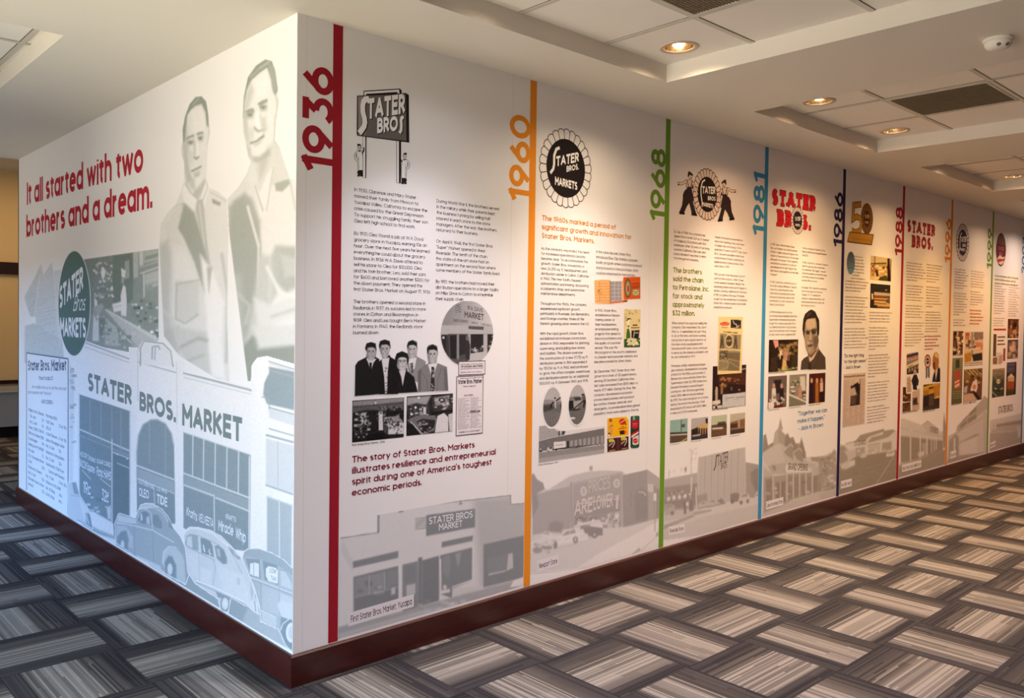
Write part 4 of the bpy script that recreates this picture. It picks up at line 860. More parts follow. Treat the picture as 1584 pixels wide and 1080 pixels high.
for cx, cy, rx, ry, lit in ((152, 428, 34, 58, 190), (248, 410, 36, 60, 195), (438, 412, 33, 58, 205), (580, 446, 36, 60, 200), (369, 498, 40, 60, 214)):
    P.e(cx, cy, rx, ry, lit, 3).p([(cx-rx, cy-20), (cx-rx*.55, cy-30), (cx-rx*.5, cy+30), (cx-rx*.3, cy+ry), (cx-rx*.9, cy+24)], 120, 6, .7)
    P.p([(cx-rx*1.08, cy-ry*.1), (cx-rx*1.05, cy-ry*.85), (cx, cy-ry*1.22), (cx+rx*1.02, cy-ry*.85), (cx+rx*1.06, cy-ry*.1), (cx+rx*.86, cy-ry*.45), (cx+rx*.3, cy-ry*.62), (cx-rx*.7, cy-ry*.55), (cx-rx*.86, cy-ry*.2)], 28, 3)
    P.l([(cx-18, cy-10), (cx-6, cy-10)], 4, 55, 2).l([(cx+8, cy-11), (cx+20, cy-11)], 4, 55, 2).e(cx-11, cy-3, 5, 3, 50, 2).e(cx+14, cy-4, 5, 3, 50, 2).l([(cx+2, cy-4), (cx+1, cy+14), (cx+7, cy+16)], 3, 130, 2).l([(cx-12, cy+26), (cx-4, cy+31), (cx+6, cy+31), (cx+15, cy+25)], 3.5, 85, 1.6).l([(cx-7, cy+29.5), (cx+3, cy+31), (cx+11, cy+28)], 2, 238, 1)
    P.p([(cx+rx*.5, cy+10), (cx+rx, cy-6), (cx+rx*.7, cy+40), (cx+rx*.2, cy+ry)], 160, 6, .5)
P.p('320,478 326,436 368,420 408,436 416,482 404,520 400,470 368,456 338,472 332,520', 26, 3).e(354, 494, 14, 10, 150, 2, .4).e(386, 492, 14, 10, 150, 2, .4)
for x in (354, 386): P.l([(x-14, 486), (x, 481), (x+14, 486)], 2.5, 50, 1)
P.noise(10, .8, 3); P.build('image', t)
# 1936: two interiors
t = photo('dark interior photo of a crowded grocery shop, lower left of the 1936 panel', 585, 648)
P = Pic('R', [(545, 620.6), (624.9, 614), (624.4, 676.5), (544.5, 684.5)], step=.0026, layer=8, base=30, lo=(6, 5, 6)).zoom(540, 450, 4.5)
P.p('24,770 380,738 380,800 24,830', 150, 8).p('24,800 200,790 380,770 380,830 120,830 24,850', 95, 8).l('24,812 380,778', 5, 60, 3); P.speck(90, (30, 850, 130, 1020), [200, 150, 90, 30, 20], 6, 26, 5, 3, .7); P.speck(80, (190, 800, 380, 900), [40, 90, 140, 20], 6, 22, 6, 3, .8)
P.p('205,842 232,838 236,970 206,972', 225, 3).e(220, 846, 8, 14, 120, 2).p('240,880 340,872 372,905 372,930 260,940 240,930', 150, 4).p('272,926 380,918 380,995 272,1000', 225, 3).l('272,958 380,950', 4, 70, 2); P.speck(14, (276, 930, 376, 992), [40, 90], 6, 14, 7, 2)
P.p('240,930 270,935 270,1000 240,985', 70, 3); P.speck(40, (242, 880, 350, 930), [210, 60, 30, 160], 6, 18, 8, 2).p('84,850 122,846 124,930 86,935', 190, 3); P.speck(12, (86, 850, 120, 930), [40, 20], 8, 16, 9, 2); P.p('130,1000 240,990 260,1040 100,1050', 18, 8).e(184, 778, 6, 9, 240, 2).l('184,738 184,772', 2, 40, 1).noise(26, 1.2, 11)
P.build('image', t); caption(t, 544.6, 690.3, 595, 685.3, 'First Stater Bros. Market - 1936')
t = photo('dark interior photo with a long glass meat counter, right of the shop interior', 664, 640)
P = Pic('R', [(628.9, 614), (700.4, 608), (700, 666.7), (628.4, 675)], step=.0026, layer=8, base=40, lo=(6, 5, 6)).zoom(540, 450, 4.5)
P.p('402,742 570,730 540,790 402,830', 170, 10).p('402,800 470,780 560,800 560,850 402,860', 60, 8).p('576,740 722,712 722,830 600,838 580,820', 60, 4); P.p('590,745 700,725 690,790 600,800', 150, 4); P.speck(22, (590, 735, 715, 820), [200, 220, 40, 90], 10, 30, 12, 3, .5)
P.e(645, 760, 22, 16, 40, 2).e(645, 760, 12, 8, 200, 2).l('720,830 600,850 540,880', 10, 20, 3); P.speck(50, (405, 790, 560, 880), [30, 100, 200, 60], 5, 20, 13, 2, .8).e(484, 745, 8, 8, 250, 2).e(462, 812, 8, 8, 250, 2).e(434, 858, 9, 9, 245, 3)
P.p('516,810 534,808 536,860 516,862', 225, 3).p('402,900 440,880 560,1000 520,1005', 120, 4).p('440,880 500,862 600,868 620,905 590,975 500,1005 450,960', 120, 4).p('470,910 510,890 600,900 592,950 540,985 500,990', 45, 4); P.speck(26, (475, 900, 590, 980), [120, 30, 160], 10, 24, 14, 3, .7)
P.p('615,870 660,850 690,880 690,980 595,990', 232, 3).p('690,860 722,850 722,975 698,978', 220, 3).l('430,912 512,1000', 5, 240, 2).p('402,930 440,925 500,1008 402,1014', 28, 3).noise(20, 1.2, 12); P.build('image', t)
# 1936: round market photo
t = photo('round grey photo of a market front with a person at its doors', 723, 518)
P = Pic('R', [(680, 466), (768, 466), (768, 572), (680, 572)], step=.0026, layer=8, base=170, lo=(10, 8, 9), mask=True).zoom(540, 450, 4.5)
a_ = np.linspace(0, 2*np.pi, 44, endpoint=False); cu, cv = uvc('R', 723.3, 516); R_ = .172; circ = uv2px('R', np.stack([cu+.170*np.cos(a_), cv+.158*np.sin(a_)], 1)); P.sc = 1; P.ox = P.oy = 0; P.clip(circ, .5); P.zoom(540, 450, 4.5)
P.grad((700, 90), 150, (1000, 120), 215).p('640,300 1010,300 1010,500 640,520', 60, 3).p('640,240 1010,240 1010,300 640,305', 190, 6).p('740,100 776,95 778,150 740,152', 90, 2)
for i in range(5): P.l([(742, 108+i*10), (776, 104+i*10)], 3, 230, 1)
P.p('690,300 830,300 834,500 700,520', 80, 3).p('700,310 746,308 744,480 706,490', 35, 3).p('766,308 812,306 810,440 768,450', 45, 3).p('750,300 764,300 764,510 750,512', 150, 2).p('826,300 846,300 846,490 826,492', 170, 2).p('846,302 934,302 930,420 846,436', 40, 3); P.speck(16, (850, 380, 925, 425), [220, 180, 100], 6, 18, 15, 2)
P.p('934,302 962,302 962,470 934,470', 190, 3).p('966,302 1006,302 1000,400 966,400', 40, 3); P.speck(6, (970, 310, 1000, 390), [180, 120], 8, 20, 16, 2); P.p('846,436 960,420 940,480 830,500', 200, 3).p('808,340 830,336 842,380 838,480 812,486 806,400', 50, 3).e(822, 330, 11, 16, 110, 2).p('640,310 676,308 676,430 650,430', 40, 3).e(656, 326, 8, 9, 220, 2).p('700,470 820,480 770,530 720,525', 90, 6).p('830,244 936,250 934,272 832,266', 90, 3).noise(12, 1, 17)
P.build('image', t)
k = Ink('R', 10); zt = zz(540, 450, 4.5)
for txt, a, b, h, wt in (('W.A. DAVIS', (822, 130), (930, 152), .021, .16), ('MARKET', (802, 186), (936, 206), .031, .2), ('GROCERIES', (724, 214), (828, 224), .013, .16), ('MEATS', (852, 228), (898, 234), .010, .16), ('VEGETABLES', (918, 238), (986, 246), .009, .14)):
    q = px2uv('R', *zip(*zt(a, b))); d = q[1]-q[0]; L_ = np.linalg.norm(d); k.text(txt, q[0], d/L_, (0, h), '#5a4d4e', wt, width=L_)
k.build('lettering', t)
# 1936: newspaper advertisement in two clippings
def columns_of_print(k, w, u0, u1, v0, v1, rows, c, seed, cols=2, h=.6):
    r = random.Random(seed); cw = (u1-u0)/cols; lead = (v1-v0)/rows
    for j in range(cols):
        for i in range(rows):
            l = greek(r, r.choice((.35, .42, .5, .3))); k.text(l, (u0+cw*j+cw*.04, v1-lead*(i+.9)), (1, 0), (0, lead*h), c, .2, width=cw*r.choice((.6, .75, .9, .92)), nseg=6)
t = photo('small newspaper advertisement clipping in two boxes beside the round market photo', 730, 610, 'newspaper clipping', None, 'newspaper_clipping')
k = Ink('R', 11)
for (pts) in (zz(540, 450, 4.5)((762, 485), (948, 490), (946, 588), (758, 584)), zz(540, 450, 4.5)((754, 590), (940, 592), (924, 1000), (734, 1006))):
    q = px2uv('R', *zip(*pts)); u0, u1, v0, v1 = q[[0, 3], 0].mean(), q[[1, 2], 0].mean(), q[[2, 3], 1].mean(), q[[0, 1], 1].mean()
    k.poly([(u0, v0), (u1, v0), (u1, v1), (u0, v1)], '#5b5254', 0); k.poly([(u0+.004, v0+.004), (u1-.004, v0+.004), (u1-.004, v1-.004), (u0+.004, v1-.004)], '#e6dfe2', 1)
    if v1-v0 < .2:
        r = random.Random(3)
        for i in range(4): k.text(greek(r, .9), (u0+.012, v1-.018-.011*i-(.034 if i > 2 else 0)), (1, 0), (0, .006), '#4a4244', .2, z=2, width=(u1-u0)*.84, nseg=6)
        k.text('W. A. Davis and Family', (u0+.02, v0+.036), (1, 0), (0, .014), '#3a3234', .16, z=2, width=(u1-u0)*.8)
        k.text(greek(r, .9), (u0+.012, v0+.012), (1, 0), (0, .006), '#4a4244', .2, z=2, width=(u1-u0)*.8, nseg=6)
    else:
        k.text('Stater Bros. Market', (u0+.012, v1-.038), (1, 0), (0, .022), '#2b2426', .24, z=2, width=(u1-u0)*.88, serif=.04); k.text('Phone Yucaipa 20', (u0+.045, v1-.054), (1, 0), (0, .008), '#3a3234', .2, z=2, width=(u1-u0)*.45)
        k.text('GROCERIES', (u0+.05, v1-.098), (1, 0), (0, .008), '#3a3234', .2, z=2, width=(u1-u0)*.34); k2 = k; lay = k.layer; k.layer += 2
        columns_of_print(k, 'R', u0+.008, u1-.006, v0+.03, v1-.104, 30, '#453c3e', 21); k.layer = lay
        k.text('Hamburger', (u0+.090, v0+.105), (1, 0), (0, .014), '#2b2426', .24, z=3, width=.07); k.text('FORMERLY W. A. DAVIS MARKET', (u0+.02, v0+.012), (1, 0), (0, .008), '#2b2426', .2, z=2, width=(u1-u0)*.78)
k.build('sheet', t)
# 1960: stamp books
t = photo('orange pages of trading stamps fanned out behind an orange stamp book', 955, 450)
P = Pic('R', [(917, 428), (992, 424), (992, 470), (917, 474)], step=.0026, layer=8, base='#e2a76b', mask=True).zoom(920, 420, 10.8)
P.clip('-8,150 120,138 250,145 268,165 470,160 478,96 760,90 760,455 545,470 545,512 240,545 5,530', 3)
P.p('-8,150 250,145 268,520 240,545 -4,530', '#e3a765', 4)
for i in range(7): P.l([(0, 180+i*48), (250, 176+i*48)], 6, '#f2d2a6', 4, .8).l([(10, 200+i*48), (240, 196+i*48)], 5, '#b87a3c', 4, .7)
for x in (30, 62, 96, 150, 200): P.l([(x, 150), (x, 530)], 4, '#f0cda0', 3, .6)
P.p('70,170 92,170 92,500 74,500', '#c98f52', 4, .7).speck(6, (20, 290, 140, 420), ['#7a4a22'], 14, 26, 3, 4, .5); P.p('262,165 470,160 470,490 262,520', '#b9b3b4', 4)
for i in range(5):
    for j in range(3): P.p([(272+j*66, 178+i*64), (322+j*66, 174+i*64), (322+j*66, 216+i*64), (272+j*66, 220+i*64)], '#77788a', 4, .8).l([(276+j*66, 198+i*64), (318+j*66, 194+i*64)], 8, '#d8d2cc', 4, .7)
P.p('440,170 476,165 480,500 445,505', '#e6b38a', 4).p('250,150 270,165 268,520 250,530', '#6d5a48', 5, .6); P.p('268,500 545,480 545,512 240,545', '#c9774a', 5, .8).p('476,94 760,90 760,455 490,470', '#d2591f', 2)
P.e(552, 282, 56, 158, '#4f5140', 4).e(552, 282, 44, 130, '#8c8a6c', 4).e(552, 280, 26, 90, '#c8935a', 6).p('545,230 575,250 570,340 540,330', '#a3482c', 5).p('630,300 742,290 742,405 630,410', '#9a9560', 4).e(686, 352, 48, 40, '#d8cf9e', 4)
for y, w_ in ((208, 116), (248, 120), (278, 100)): P.l([(628, y), (628+w_, y-6)], 22, '#8e3d18', 4, .8)
P.l('655,342 718,338', 12, '#55503a', 3).l('660,368 712,364', 10, '#55503a', 3).l('482,498 540,490', 16, '#3a3030', 4); P.build('image', t)
# 1960: green booklet
t = photo('narrow cream booklet with a drawn clerk in a green apron', 977, 508, 'booklet')
P = Pic('R', [(965.5, 478.5), (990.5, 479), (990, 537), (964.5, 537.5)], step=.0026, layer=8, base='#e0cf97').zoom(920, 420, 10.8)
P.speck(26, (490, 630, 760, 830), ['#8b8357', '#5a5a48', '#b9ad78'], 10, 34, 4, 4, .6, .6); P.p('490,700 540,690 540,900 490,910', '#cbbd84', 10, .6).e(556, 845, 34, 50, '#efe0b8', 3).p('528,822 545,785 586,776 585,800 552,806 540,836', '#2a2430', 3).l('580,845 588,852', 4, '#6b5a48', 2)
P.p('520,1000 540,930 590,925 606,1010 600,1060 520,1060', '#e9dcb0', 3).p('538,960 572,955 590,1040 592,1200 524,1200 526,1040', '#3f6b34', 4).p('545,910 578,910 570,930 552,930', '#2a2430', 3); P.l('640,898 702,896', 22, '#4d3a2c', 4).l('612,942 735,938', 18, '#7a5a3a', 4).p('612,985 746,980 730,1120 612,1130', '#20202c', 3).l('660,1000 648,1090', 12, '#d8d0b8', 3).l('664,1030 724,1024', 22, '#a89c86', 5).p('490,1130 760,1110 760,1270 490,1270', '#2f5a32', 4).p('540,1120 640,1110 700,1130 740,1230 560,1230', '#d9cfa6', 5); P.speck(12, (520, 1140, 740, 1260), ['#2c2c2c', '#6d7b4d', '#efe6c0'], 14, 34, 6, 4)
P.build('image', t)
# 1960: two oval photos
for i, (cx, cy, ru, rv, lb) in enumerate(((854.3, 630, .0735, .104, 'left oval black and white photo of a worker and a wheel on bare ground'), (893, 626.2, .0735, .108, 'right oval black and white photo of a worker beside a dark machine'))):
    t = photo(lb, cx, cy); cu, cv = uvc('R', cx, cy); P = Pic('R', uv=(cu-ru-.01, cu+ru+.01, cv-rv-.01, cv+rv+.01), step=.0026, layer=9, base=190, lo=(10, 8, 8), mask=True)
    P.clip(uv2px('R', np.stack([cu+(ru+.008)*np.cos(a_), cv+(rv+.008)*np.sin(a_)], 1)), .5); P.zoom(830, 590, 8.306)
    P.p('30,290 700,280 700,560 30,600', 110, 6)
    if i == 0:
        P.p('30,230 200,240 360,250 360,290 30,300', 150, 6).l('40,300 200,288 350,270', 5, 70, 3).p('40,320 180,300 240,340 120,400 50,400', 70, 10).p('40,400 200,380 360,420 300,560 120,560', 120, 20); P.l('180,335 200,280 330,195', 16, 20, 4).l('186,340 182,300', 10, 25, 4).p('224,216 248,216 250,345 232,345', 190, 4).e(236, 216, 12, 12, 30, 3).e(334, 320, 30, 66, 40, 4).e(338, 320, 16, 40, 170, 4).l('170,265 230,255', 8, 150, 4)
        for j in range(6): P.l([(90+j*26, 380), (60+j*40, 560)], 6, 85, 8, .5)
    else:
        P.p('370,210 520,190 700,230 700,300 370,290', 130, 8).p('376,250 470,248 474,350 376,370', 30, 4).p('470,260 590,240 520,350 480,352', 170, 5).l('480,350 600,250', 14, 40, 5).p('580,180 640,180 660,240 600,250', 90, 5).p('600,240 640,240 660,330 640,332 620,280 612,336 596,336', 35, 4).e(596, 172, 20, 12, 25, 3).e(600, 188, 12, 14, 110, 3).l('640,200 664,240', 9, 90, 4).p('380,360 560,350 560,372 380,384', 50, 6).e(462, 474, 36, 14, 225, 6).p('470,210 560,200 570,240 500,250', 60, 6)
    P.noise(18, 1, 30+i); P.sc = 1; P.ox = P.oy = 0
    rim = uv2px('R', np.stack([cu+(ru+.004)*np.cos(a_), cv+(rv+.004)*np.sin(a_)], 1)); P.l(np.vstack([rim, rim[:1]]), 2.0, PAPER, .4); P.build('image', t)
# 1960: warehouse
t = photo('grey photo of a long warehouse with a white delivery truck at its dock', 885, 680)
P = Pic('R', [(833.4, 649), (935, 658), (935, 701), (833.4, 716.5)], step=.0026, layer=7, base=236, lo=(14, 11, 11), mask=True).zoom(830, 590, 8.306)
P.clip('26,488 45,500 90,560 180,590 240,600 330,640 870,575 872,920 26,1048', 1.5); P.p('26,488 60,510 120,560 190,580 280,650 380,700 26,770', 175, 4).p('26,770 200,725 872,602 872,800 500,860 26,900', 118, 3).l('26,768 200,722 872,598', 6, 225, 3).p('320,600 350,590 368,650 350,690 322,680', 70, 6).p('276,640 300,640 300,700 280,700', 80, 5)
for j in range(8): P.p([(430+j*56, 765-j*9), (466+j*56, 758-j*9), (466+j*56, 838-j*5), (430+j*56, 842-j*5)], 165, 4).l([(430+j*56, 848-j*5), (468+j*56, 838-j*5)], 8, 40, 3)
P.p('220,780 374,768 374,845 220,868', 235, 2).l('250,822 335,812', 12, 150, 4, .6).p('140,850 205,838 205,895 130,905', 215, 4).p('160,848 200,842 200,866 165,870', 60, 3).e(150, 905, 12, 14, 20, 3).e(250, 885, 12, 12, 30, 3).l('205,880 420,850', 12, 30, 4).p('392,772 412,770 412,845 392,848', 25, 3).l('500,865 545,820', 10, 60, 4).p('30,870 70,864 70,905 30,910', 60, 4).p('40,866 62,864 62,884 40,886', 210, 3).p('26,915 500,860 872,815 872,920 26,1048', 150, 4).p('26,990 872,870 872,920 26,1048', 175, 6); P.speck(20, (60, 640, 800, 720), [110], 5, 14, 5, 2, .5); P.noise(10, 1, 33)
P.build('image', t); caption(t, 832.6, 720.8, 863, 715.6, 'Colton Warehouse - 1960')
# 1960: coffee packages and can
t = photo('yellow and dark brown coffee package prints, left of the red and green can', 955, 671, 'product picture')
P = Pic('R', [(939, 646), (973, 642), (973, 699), (939, 701)], step=.0026, layer=8, base='#eeb417', mask=True).zoom(930, 630, 13.5)
P.clip('122,238 525,198 545,240 572,270 570,590 128,632', 2).clip('125,662 568,606 568,880 125,940', 2); P.p('122,650 570,598 570,890 122,945', '#3c1c26', 2)
P.e(195, 275, 32, 40, '#a8531d', 6).p('150,340 240,330 240,560 150,575', '#d9a05a', 8, .7); P.speck(14, (155, 360, 235, 560), ['#9a4a22', '#c98a4a'], 14, 40, 7, 4, .7, .5); P.e(440, 305, 70, 66, '#c32e22', 6, 1, -30).l('390,330 490,270', 14, '#eccbb4', 5).l('500,320 512,370', 20, '#4a2a20', 5).l('410,418 475,405', 14, '#7a4a1a', 4).l('368,455 520,432', 24, '#d8541e', 5).p('376,500 480,478 490,560 395,580', '#2c2320', 4).e(500, 520, 24, 36, '#e0552a', 4).p('140,540 180,530 200,600 150,625', '#5a3a22', 5).e(165, 590, 22, 24, '#f2ece0', 4)
for x, y in ((150, 672), (405, 632)):
    P.p([(x, y), (x+100, y-18), (x+110, y+40), (x+10, y+66)], '#c9c02a', 5).l([(x+80, y+60), (x+116, y+20), (x+126, y+80), (x+80, y+170)], 16, '#d8cdb4', 4).l([(x+6, y+110), (x+70, y+60)], 26, '#8a6a50', 5, .8).l([(x+12, y+140), (x+86, y+80)], 12, '#e8dcc6', 4).l([(x+30, y+240), (x+130, y+222)], 26, '#a8862a', 6)
P.p('320,650 380,640 380,890 320,896', '#5a2c26', 6); P.build('image', t)
t = photo('tall red and green can print at the right of the coffee packages', 982, 669, 'product picture')
P = Pic('R', [(975, 642.5), (989.5, 642), (989, 695), (975, 695.5)], step=.0026, layer=8, base='#1f3a2c', mask=True).zoom(930, 630, 13.5)
P.clip('612,200 640,185 780,178 796,195 792,820 770,845 680,862 630,855 610,835', 3).p('612,190 796,180 796,262 612,272', '#2f5f4c', 4).p('660,190 700,188 700,270 660,270', '#7fb09a', 8).p('624,300 640,275 770,270 784,300 770,430 700,460 640,440', '#b51f2b', 5).l('660,350 745,345', 14, '#e0817c', 5).l('660,390 745,385', 10, '#d86a68', 5).p('625,560 780,470 780,530 625,640', '#c0242c', 4).p('625,600 780,510 780,540 625,650', '#ecd0cc', 4).p('655,640 785,570 785,760 700,810 650,770', '#d9cfc8', 6).e(712, 702, 50, 52, '#c02a34', 4).l('680,705 745,695', 12, '#e9a8a2', 5).p('612,800 792,780 780,845 640,860', '#27513a', 8).p('612,200 630,190 630,855 612,830', '#142019', 8, .8).p('782,190 796,195 792,820 780,830', '#101a15', 6, .7); P.build('image', t)
# 1968: brochure and presentation photo
t = photo('tall pale yellow brochure with an oval red mark, overlapping a dark photo', 1130, 534, 'brochure')
P = Pic('R', [(1112, 488.5), (1149.5, 492), (1146.5, 578.5), (1109, 578)], step=.004, layer=10, base='#e6cf96', lo=(50, 44, 36), hi=(226, 206, 160)).zoom(1090, 480, 6.75)
P.e(208, 143, 50, 19, '#c9432f', 2).l('176,143 240,145', 8, '#e8a08c', 2).p('272,96 380,104 378,194 270,186', '#2a2730', 2).l('296,110 306,140 330,146 336,176 360,160', 8, '#d9cdb0', 3).l('290,180 370,186', 5, '#b8ac92', 2).l('176,178 240,182', 7, '#8a7550', 3).l('200,226 340,238', 9, '#4a3f30', 2).p('158,242 380,258 372,412 152,402', 150, 2).e(254, 322, 44, 76, 225, 3).e(254, 322, 34, 56, 40, 3).l('236,320 272,316', 20, 200, 4, .7)
for x in (180, 322): P.p([(x-12, 290), (x+12, 290), (x+20, 400), (x+6, 400), (x, 350), (x-8, 400), (x-22, 398)], 45, 3).e(x, 276, 12, 16, 70, 3)
P.p('152,412 372,424 362,632 142,630', 150, 2).p('152,430 240,420 240,515 152,515', 70, 5); P.speck(18, (155, 430, 240, 515), [40, 120, 190], 6, 22, 5, 3); P.p('240,440 370,445 366,530 240,500', 90, 5).p('145,520 250,540 240,630 142,630', 130, 6).p('250,520 362,540 360,632 240,632', 100, 6).l('150,525 250,545 240,600 160,625', 7, 200, 4, .7).l('260,540 355,600', 8, 190, 5, .7).noise(16, 1, 40); P.build('image', t)
t = photo('dark evening photo of a crowd and a large white cheque, behind the yellow brochure', 1128, 605)
P = Pic('R', [(1102.5, 566), (1154, 565), (1153, 628), (1101.5, 633)], step=.004, layer=8, base='#2c1c1e').zoom(1090, 480, 6.75)
P.p('140,660 430,650 430,780 140,760', '#4a2a20', 12); P.speck(30, (150, 690, 400, 850), ['#8a5a38', '#5a3a2a', '#a87848', '#2a1a1a'], 14, 34, 6, 6, .8); P.p('186,882 424,855 420,998 182,1022', '#c2c4c8', 2).l('215,920 310,912', 6, '#77787e', 2).l('330,912 412,904', 7, '#77787e', 2).l('215,940 232,938', 6, '#888888', 2).l('300,938 360,932', 4, '#888888', 2).p('108,830 136,820 136,1000 112,1006', '#b8a48c', 4).e(124, 818, 11, 20, '#caa884', 3).p('165,780 192,775 192,870 165,880', '#8a6a4a', 4).e(184, 772, 9, 14, '#b8906a', 3).p('80,950 160,935 165,975 80,990', '#d8d0c8', 4).p('84,1000 180,990 180,1022 84,1030', '#cfc4b8', 5).p('110,1000 130,998 130,1028 110,1030', '#2a1a1a', 3).l('370,620 430,610', 12, '#9aa0a8', 4).noise(14, 1.4, 41); P.build('image', t); caption(t, 1101.4, 635.6, 1126, 633, 'Jack L. Stater and the Mayor')
# 1968: four small store photos
Q4 = [((1036.4, 649.3), (1063.4, 648.4), (1063, 682), (1036.2, 685.6), 'leftmost of four small colour store photos, with a teal sky and tall sign pole', ('#8fb2ac', '#3a3530', '#5a4c3e')), ((1069.2, 647.6), (1095.2, 645), (1094.4, 678), (1069, 681), 'second of four small colour store photos, with a white building and dark arches', ('#b4b0b2', '#caa878', '#3c3638')),
      ((1100.2, 643.2), (1124.4, 642), (1123.9, 673), (1100, 676.6), 'third of four small colour store photos, with parked cars before a low store', ('#b9c0a8', '#5a4a3a', '#6a503c')), ((1129.4, 640.4), (1152.4, 638.6), (1152, 668.5), (1129.2, 672.4), 'rightmost of four small colour store photos, with a brown brick store', ('#b8b4a4', '#8a5f3c', '#4c3a30'))]
for i, (a, b, c, d, lb, cl) in enumerate(Q4):
    t = photo(lb, (a[0]+b[0])/2, (a[1]+d[1])/2); P = Pic('R', [a, b, c, d], step=.004, layer=8, base=cl[0]); x0, x1, y0, y1 = a[0], b[0], a[1], d[1]; f = lambda *p: [(x0+u*(x1-x0), y0+v*(y1-y0)) for u, v in p]
    if i == 0: P.p(f((0, .55), (1, .52), (1, .7), (0, .72)), cl[1], 1).p(f((0, .7), (1, .66), (1, 1), (0, 1)), cl[2], 1).l(f((.05, .66), (.95, .62)), 2, '#d8d4c4', 1).l(f((.64, .02), (.64, .5)), 1, '#4a4440', .5).p(f((.66, .2), (.86, .18), (.84, .32), (.66, .34)), '#4f5a5a', .6).l(f((.5, 1), (1, .78)), 2, '#b8a468', .8)
    if i == 1: P.p(f((0, .5), (.75, .2), (.98, .22), (.98, .72), (0, .8)), cl[1], .8).p(f((0, .52), (.4, .4), (.42, .74), (0, .8)), '#2c2628', 1); [P.p(f((.44+.14*j, .46), (.52+.14*j, .44), (.53+.14*j, .72), (.43+.14*j, .74)), '#3a2e2a', .7) for j in range(4)]; P.p(f((0, .78), (1, .7), (1, 1), (0, 1)), cl[2], 1).p(f((.84, 0), (1, 0), (1, .25), (.86, .2)), '#2c2420', 1).l(f((.1, .8), (.5, .76)), 2, '#cfc8c0', 1)
    if i == 2: P.p(f((0, .45), (.4, .4), (.42, .3), (.9, .26), (1, .45), (1, .6), (0, .62)), cl[1], 1).p(f((0, .62), (1, .56), (1, 1), (0, 1)), cl[2], 1).l(f((.1, .6), (.7, .57)), 2.5, '#d8d0c0', 1); P.p(f((.4, .4), (.9, .36), (.9, .42), (.4, .46)), '#3c342c', .8)
    if i == 3: P.p(f((0, .42), (.55, .3), (1, .22), (1, .7), (0, .74)), cl[1], 1).p(f((.5, .3), (.66, .28), (.66, .66), (.5, .68)), '#a89a86', .8).p(f((0, .5), (.5, .45), (.5, .66), (0, .7)), '#4c3628', 1.2).p(f((0, .74), (1, .66), (1, 1), (0, 1)), cl[2], 1).l(f((.1, .74), (.9, .66)), 2, '#8a7a6a', 1)
    P.noise(16, 1, 50+i); P.build('image', t); caption(t, d[0], d[1]+3.4, d[0]+15, d[1]+1.6, ('Barstow Store - 1971', 'Moreno Valley Store - 1973', 'Colton Store - 1974', 'Fontana Store - 1978')[i] if 0 else greek(random.Random(i), .5))
# 1981: man in a suit
t = photo('large cut-out portrait of a dark-haired man in a suit and tie', 1257, 525)
P = Pic('R', [(1236, 477), (1280, 477), (1280, 573), (1236, 573)], step=.004, layer=8, base='#8b7458', lo=(22, 14, 12), hi=(232, 206, 176), mask=True).zoom(1185, 470, 10.8)
P.clip('575,1100 590,960 630,910 700,870 690,820 660,740 640,600 620,520 605,420 620,260 650,170 720,110 760,96 820,130 850,200 885,270 890,400 882,520 870,540 880,620 868,690 885,760 960,860 990,900 996,1100', 3)
P.p('575,1120 590,960 630,910 700,868 740,960 820,880 885,760 960,860 990,900 996,1120', 70, 6).p('700,868 712,900 730,975 790,920 870,735 868,690 720,840', 235, 5).p('712,980 742,975 760,1120 690,1120', 40, 4).p('640,600 660,300 820,240 870,400 870,560 876,640 860,720 800,800 740,850 700,830 664,740', 170, 6)
P.p('660,290 700,250 820,250 830,380 760,430 680,420', 215, 14).p('605,420 620,260 650,170 720,105 770,96 830,150 850,200 888,280 888,500 866,560 850,480 846,330 826,236 760,240 680,262 650,330 640,470 636,560', 26, 5).p('680,170 760,120 740,180 680,230', 90, 12, .6)
P.p('664,480 690,458 730,470 726,510 690,516 668,506', 70, 8).p('752,450 790,430 838,440 830,490 790,520 760,500', 66, 8).l('655,470 690,452 732,462', 12, 30, 4).l('750,440 800,420 845,430', 13, 30, 4).e(698, 488, 16, 10, 20, 4).e(790, 474, 18, 11, 20, 4).p('735,480 755,480 765,580 740,620 715,615 722,600', 205, 8).l('716,612 740,626 764,606', 8, 60, 5).p('764,520 830,540 850,640 800,720 770,640', 120, 16, .7).p('800,560 868,520 876,650 850,720 800,770', 85, 16, .7).p('688,690 740,678 786,682 760,720 710,722', 90, 6).l('690,700 784,688', 6, 40, 3).p('680,620 720,640 730,670 690,690', 205, 10).p('700,740 760,736 740,800 710,800', 190, 12).p('668,740 700,830 740,850 800,800 850,730 840,790 760,900 712,890', 70, 10, .8).l('640,930 700,1000 730,1110', 6, 40, 4).l('900,800 850,950 800,1110', 6, 40, 4); P.noise(10, .8, 55); P.build('image', t)
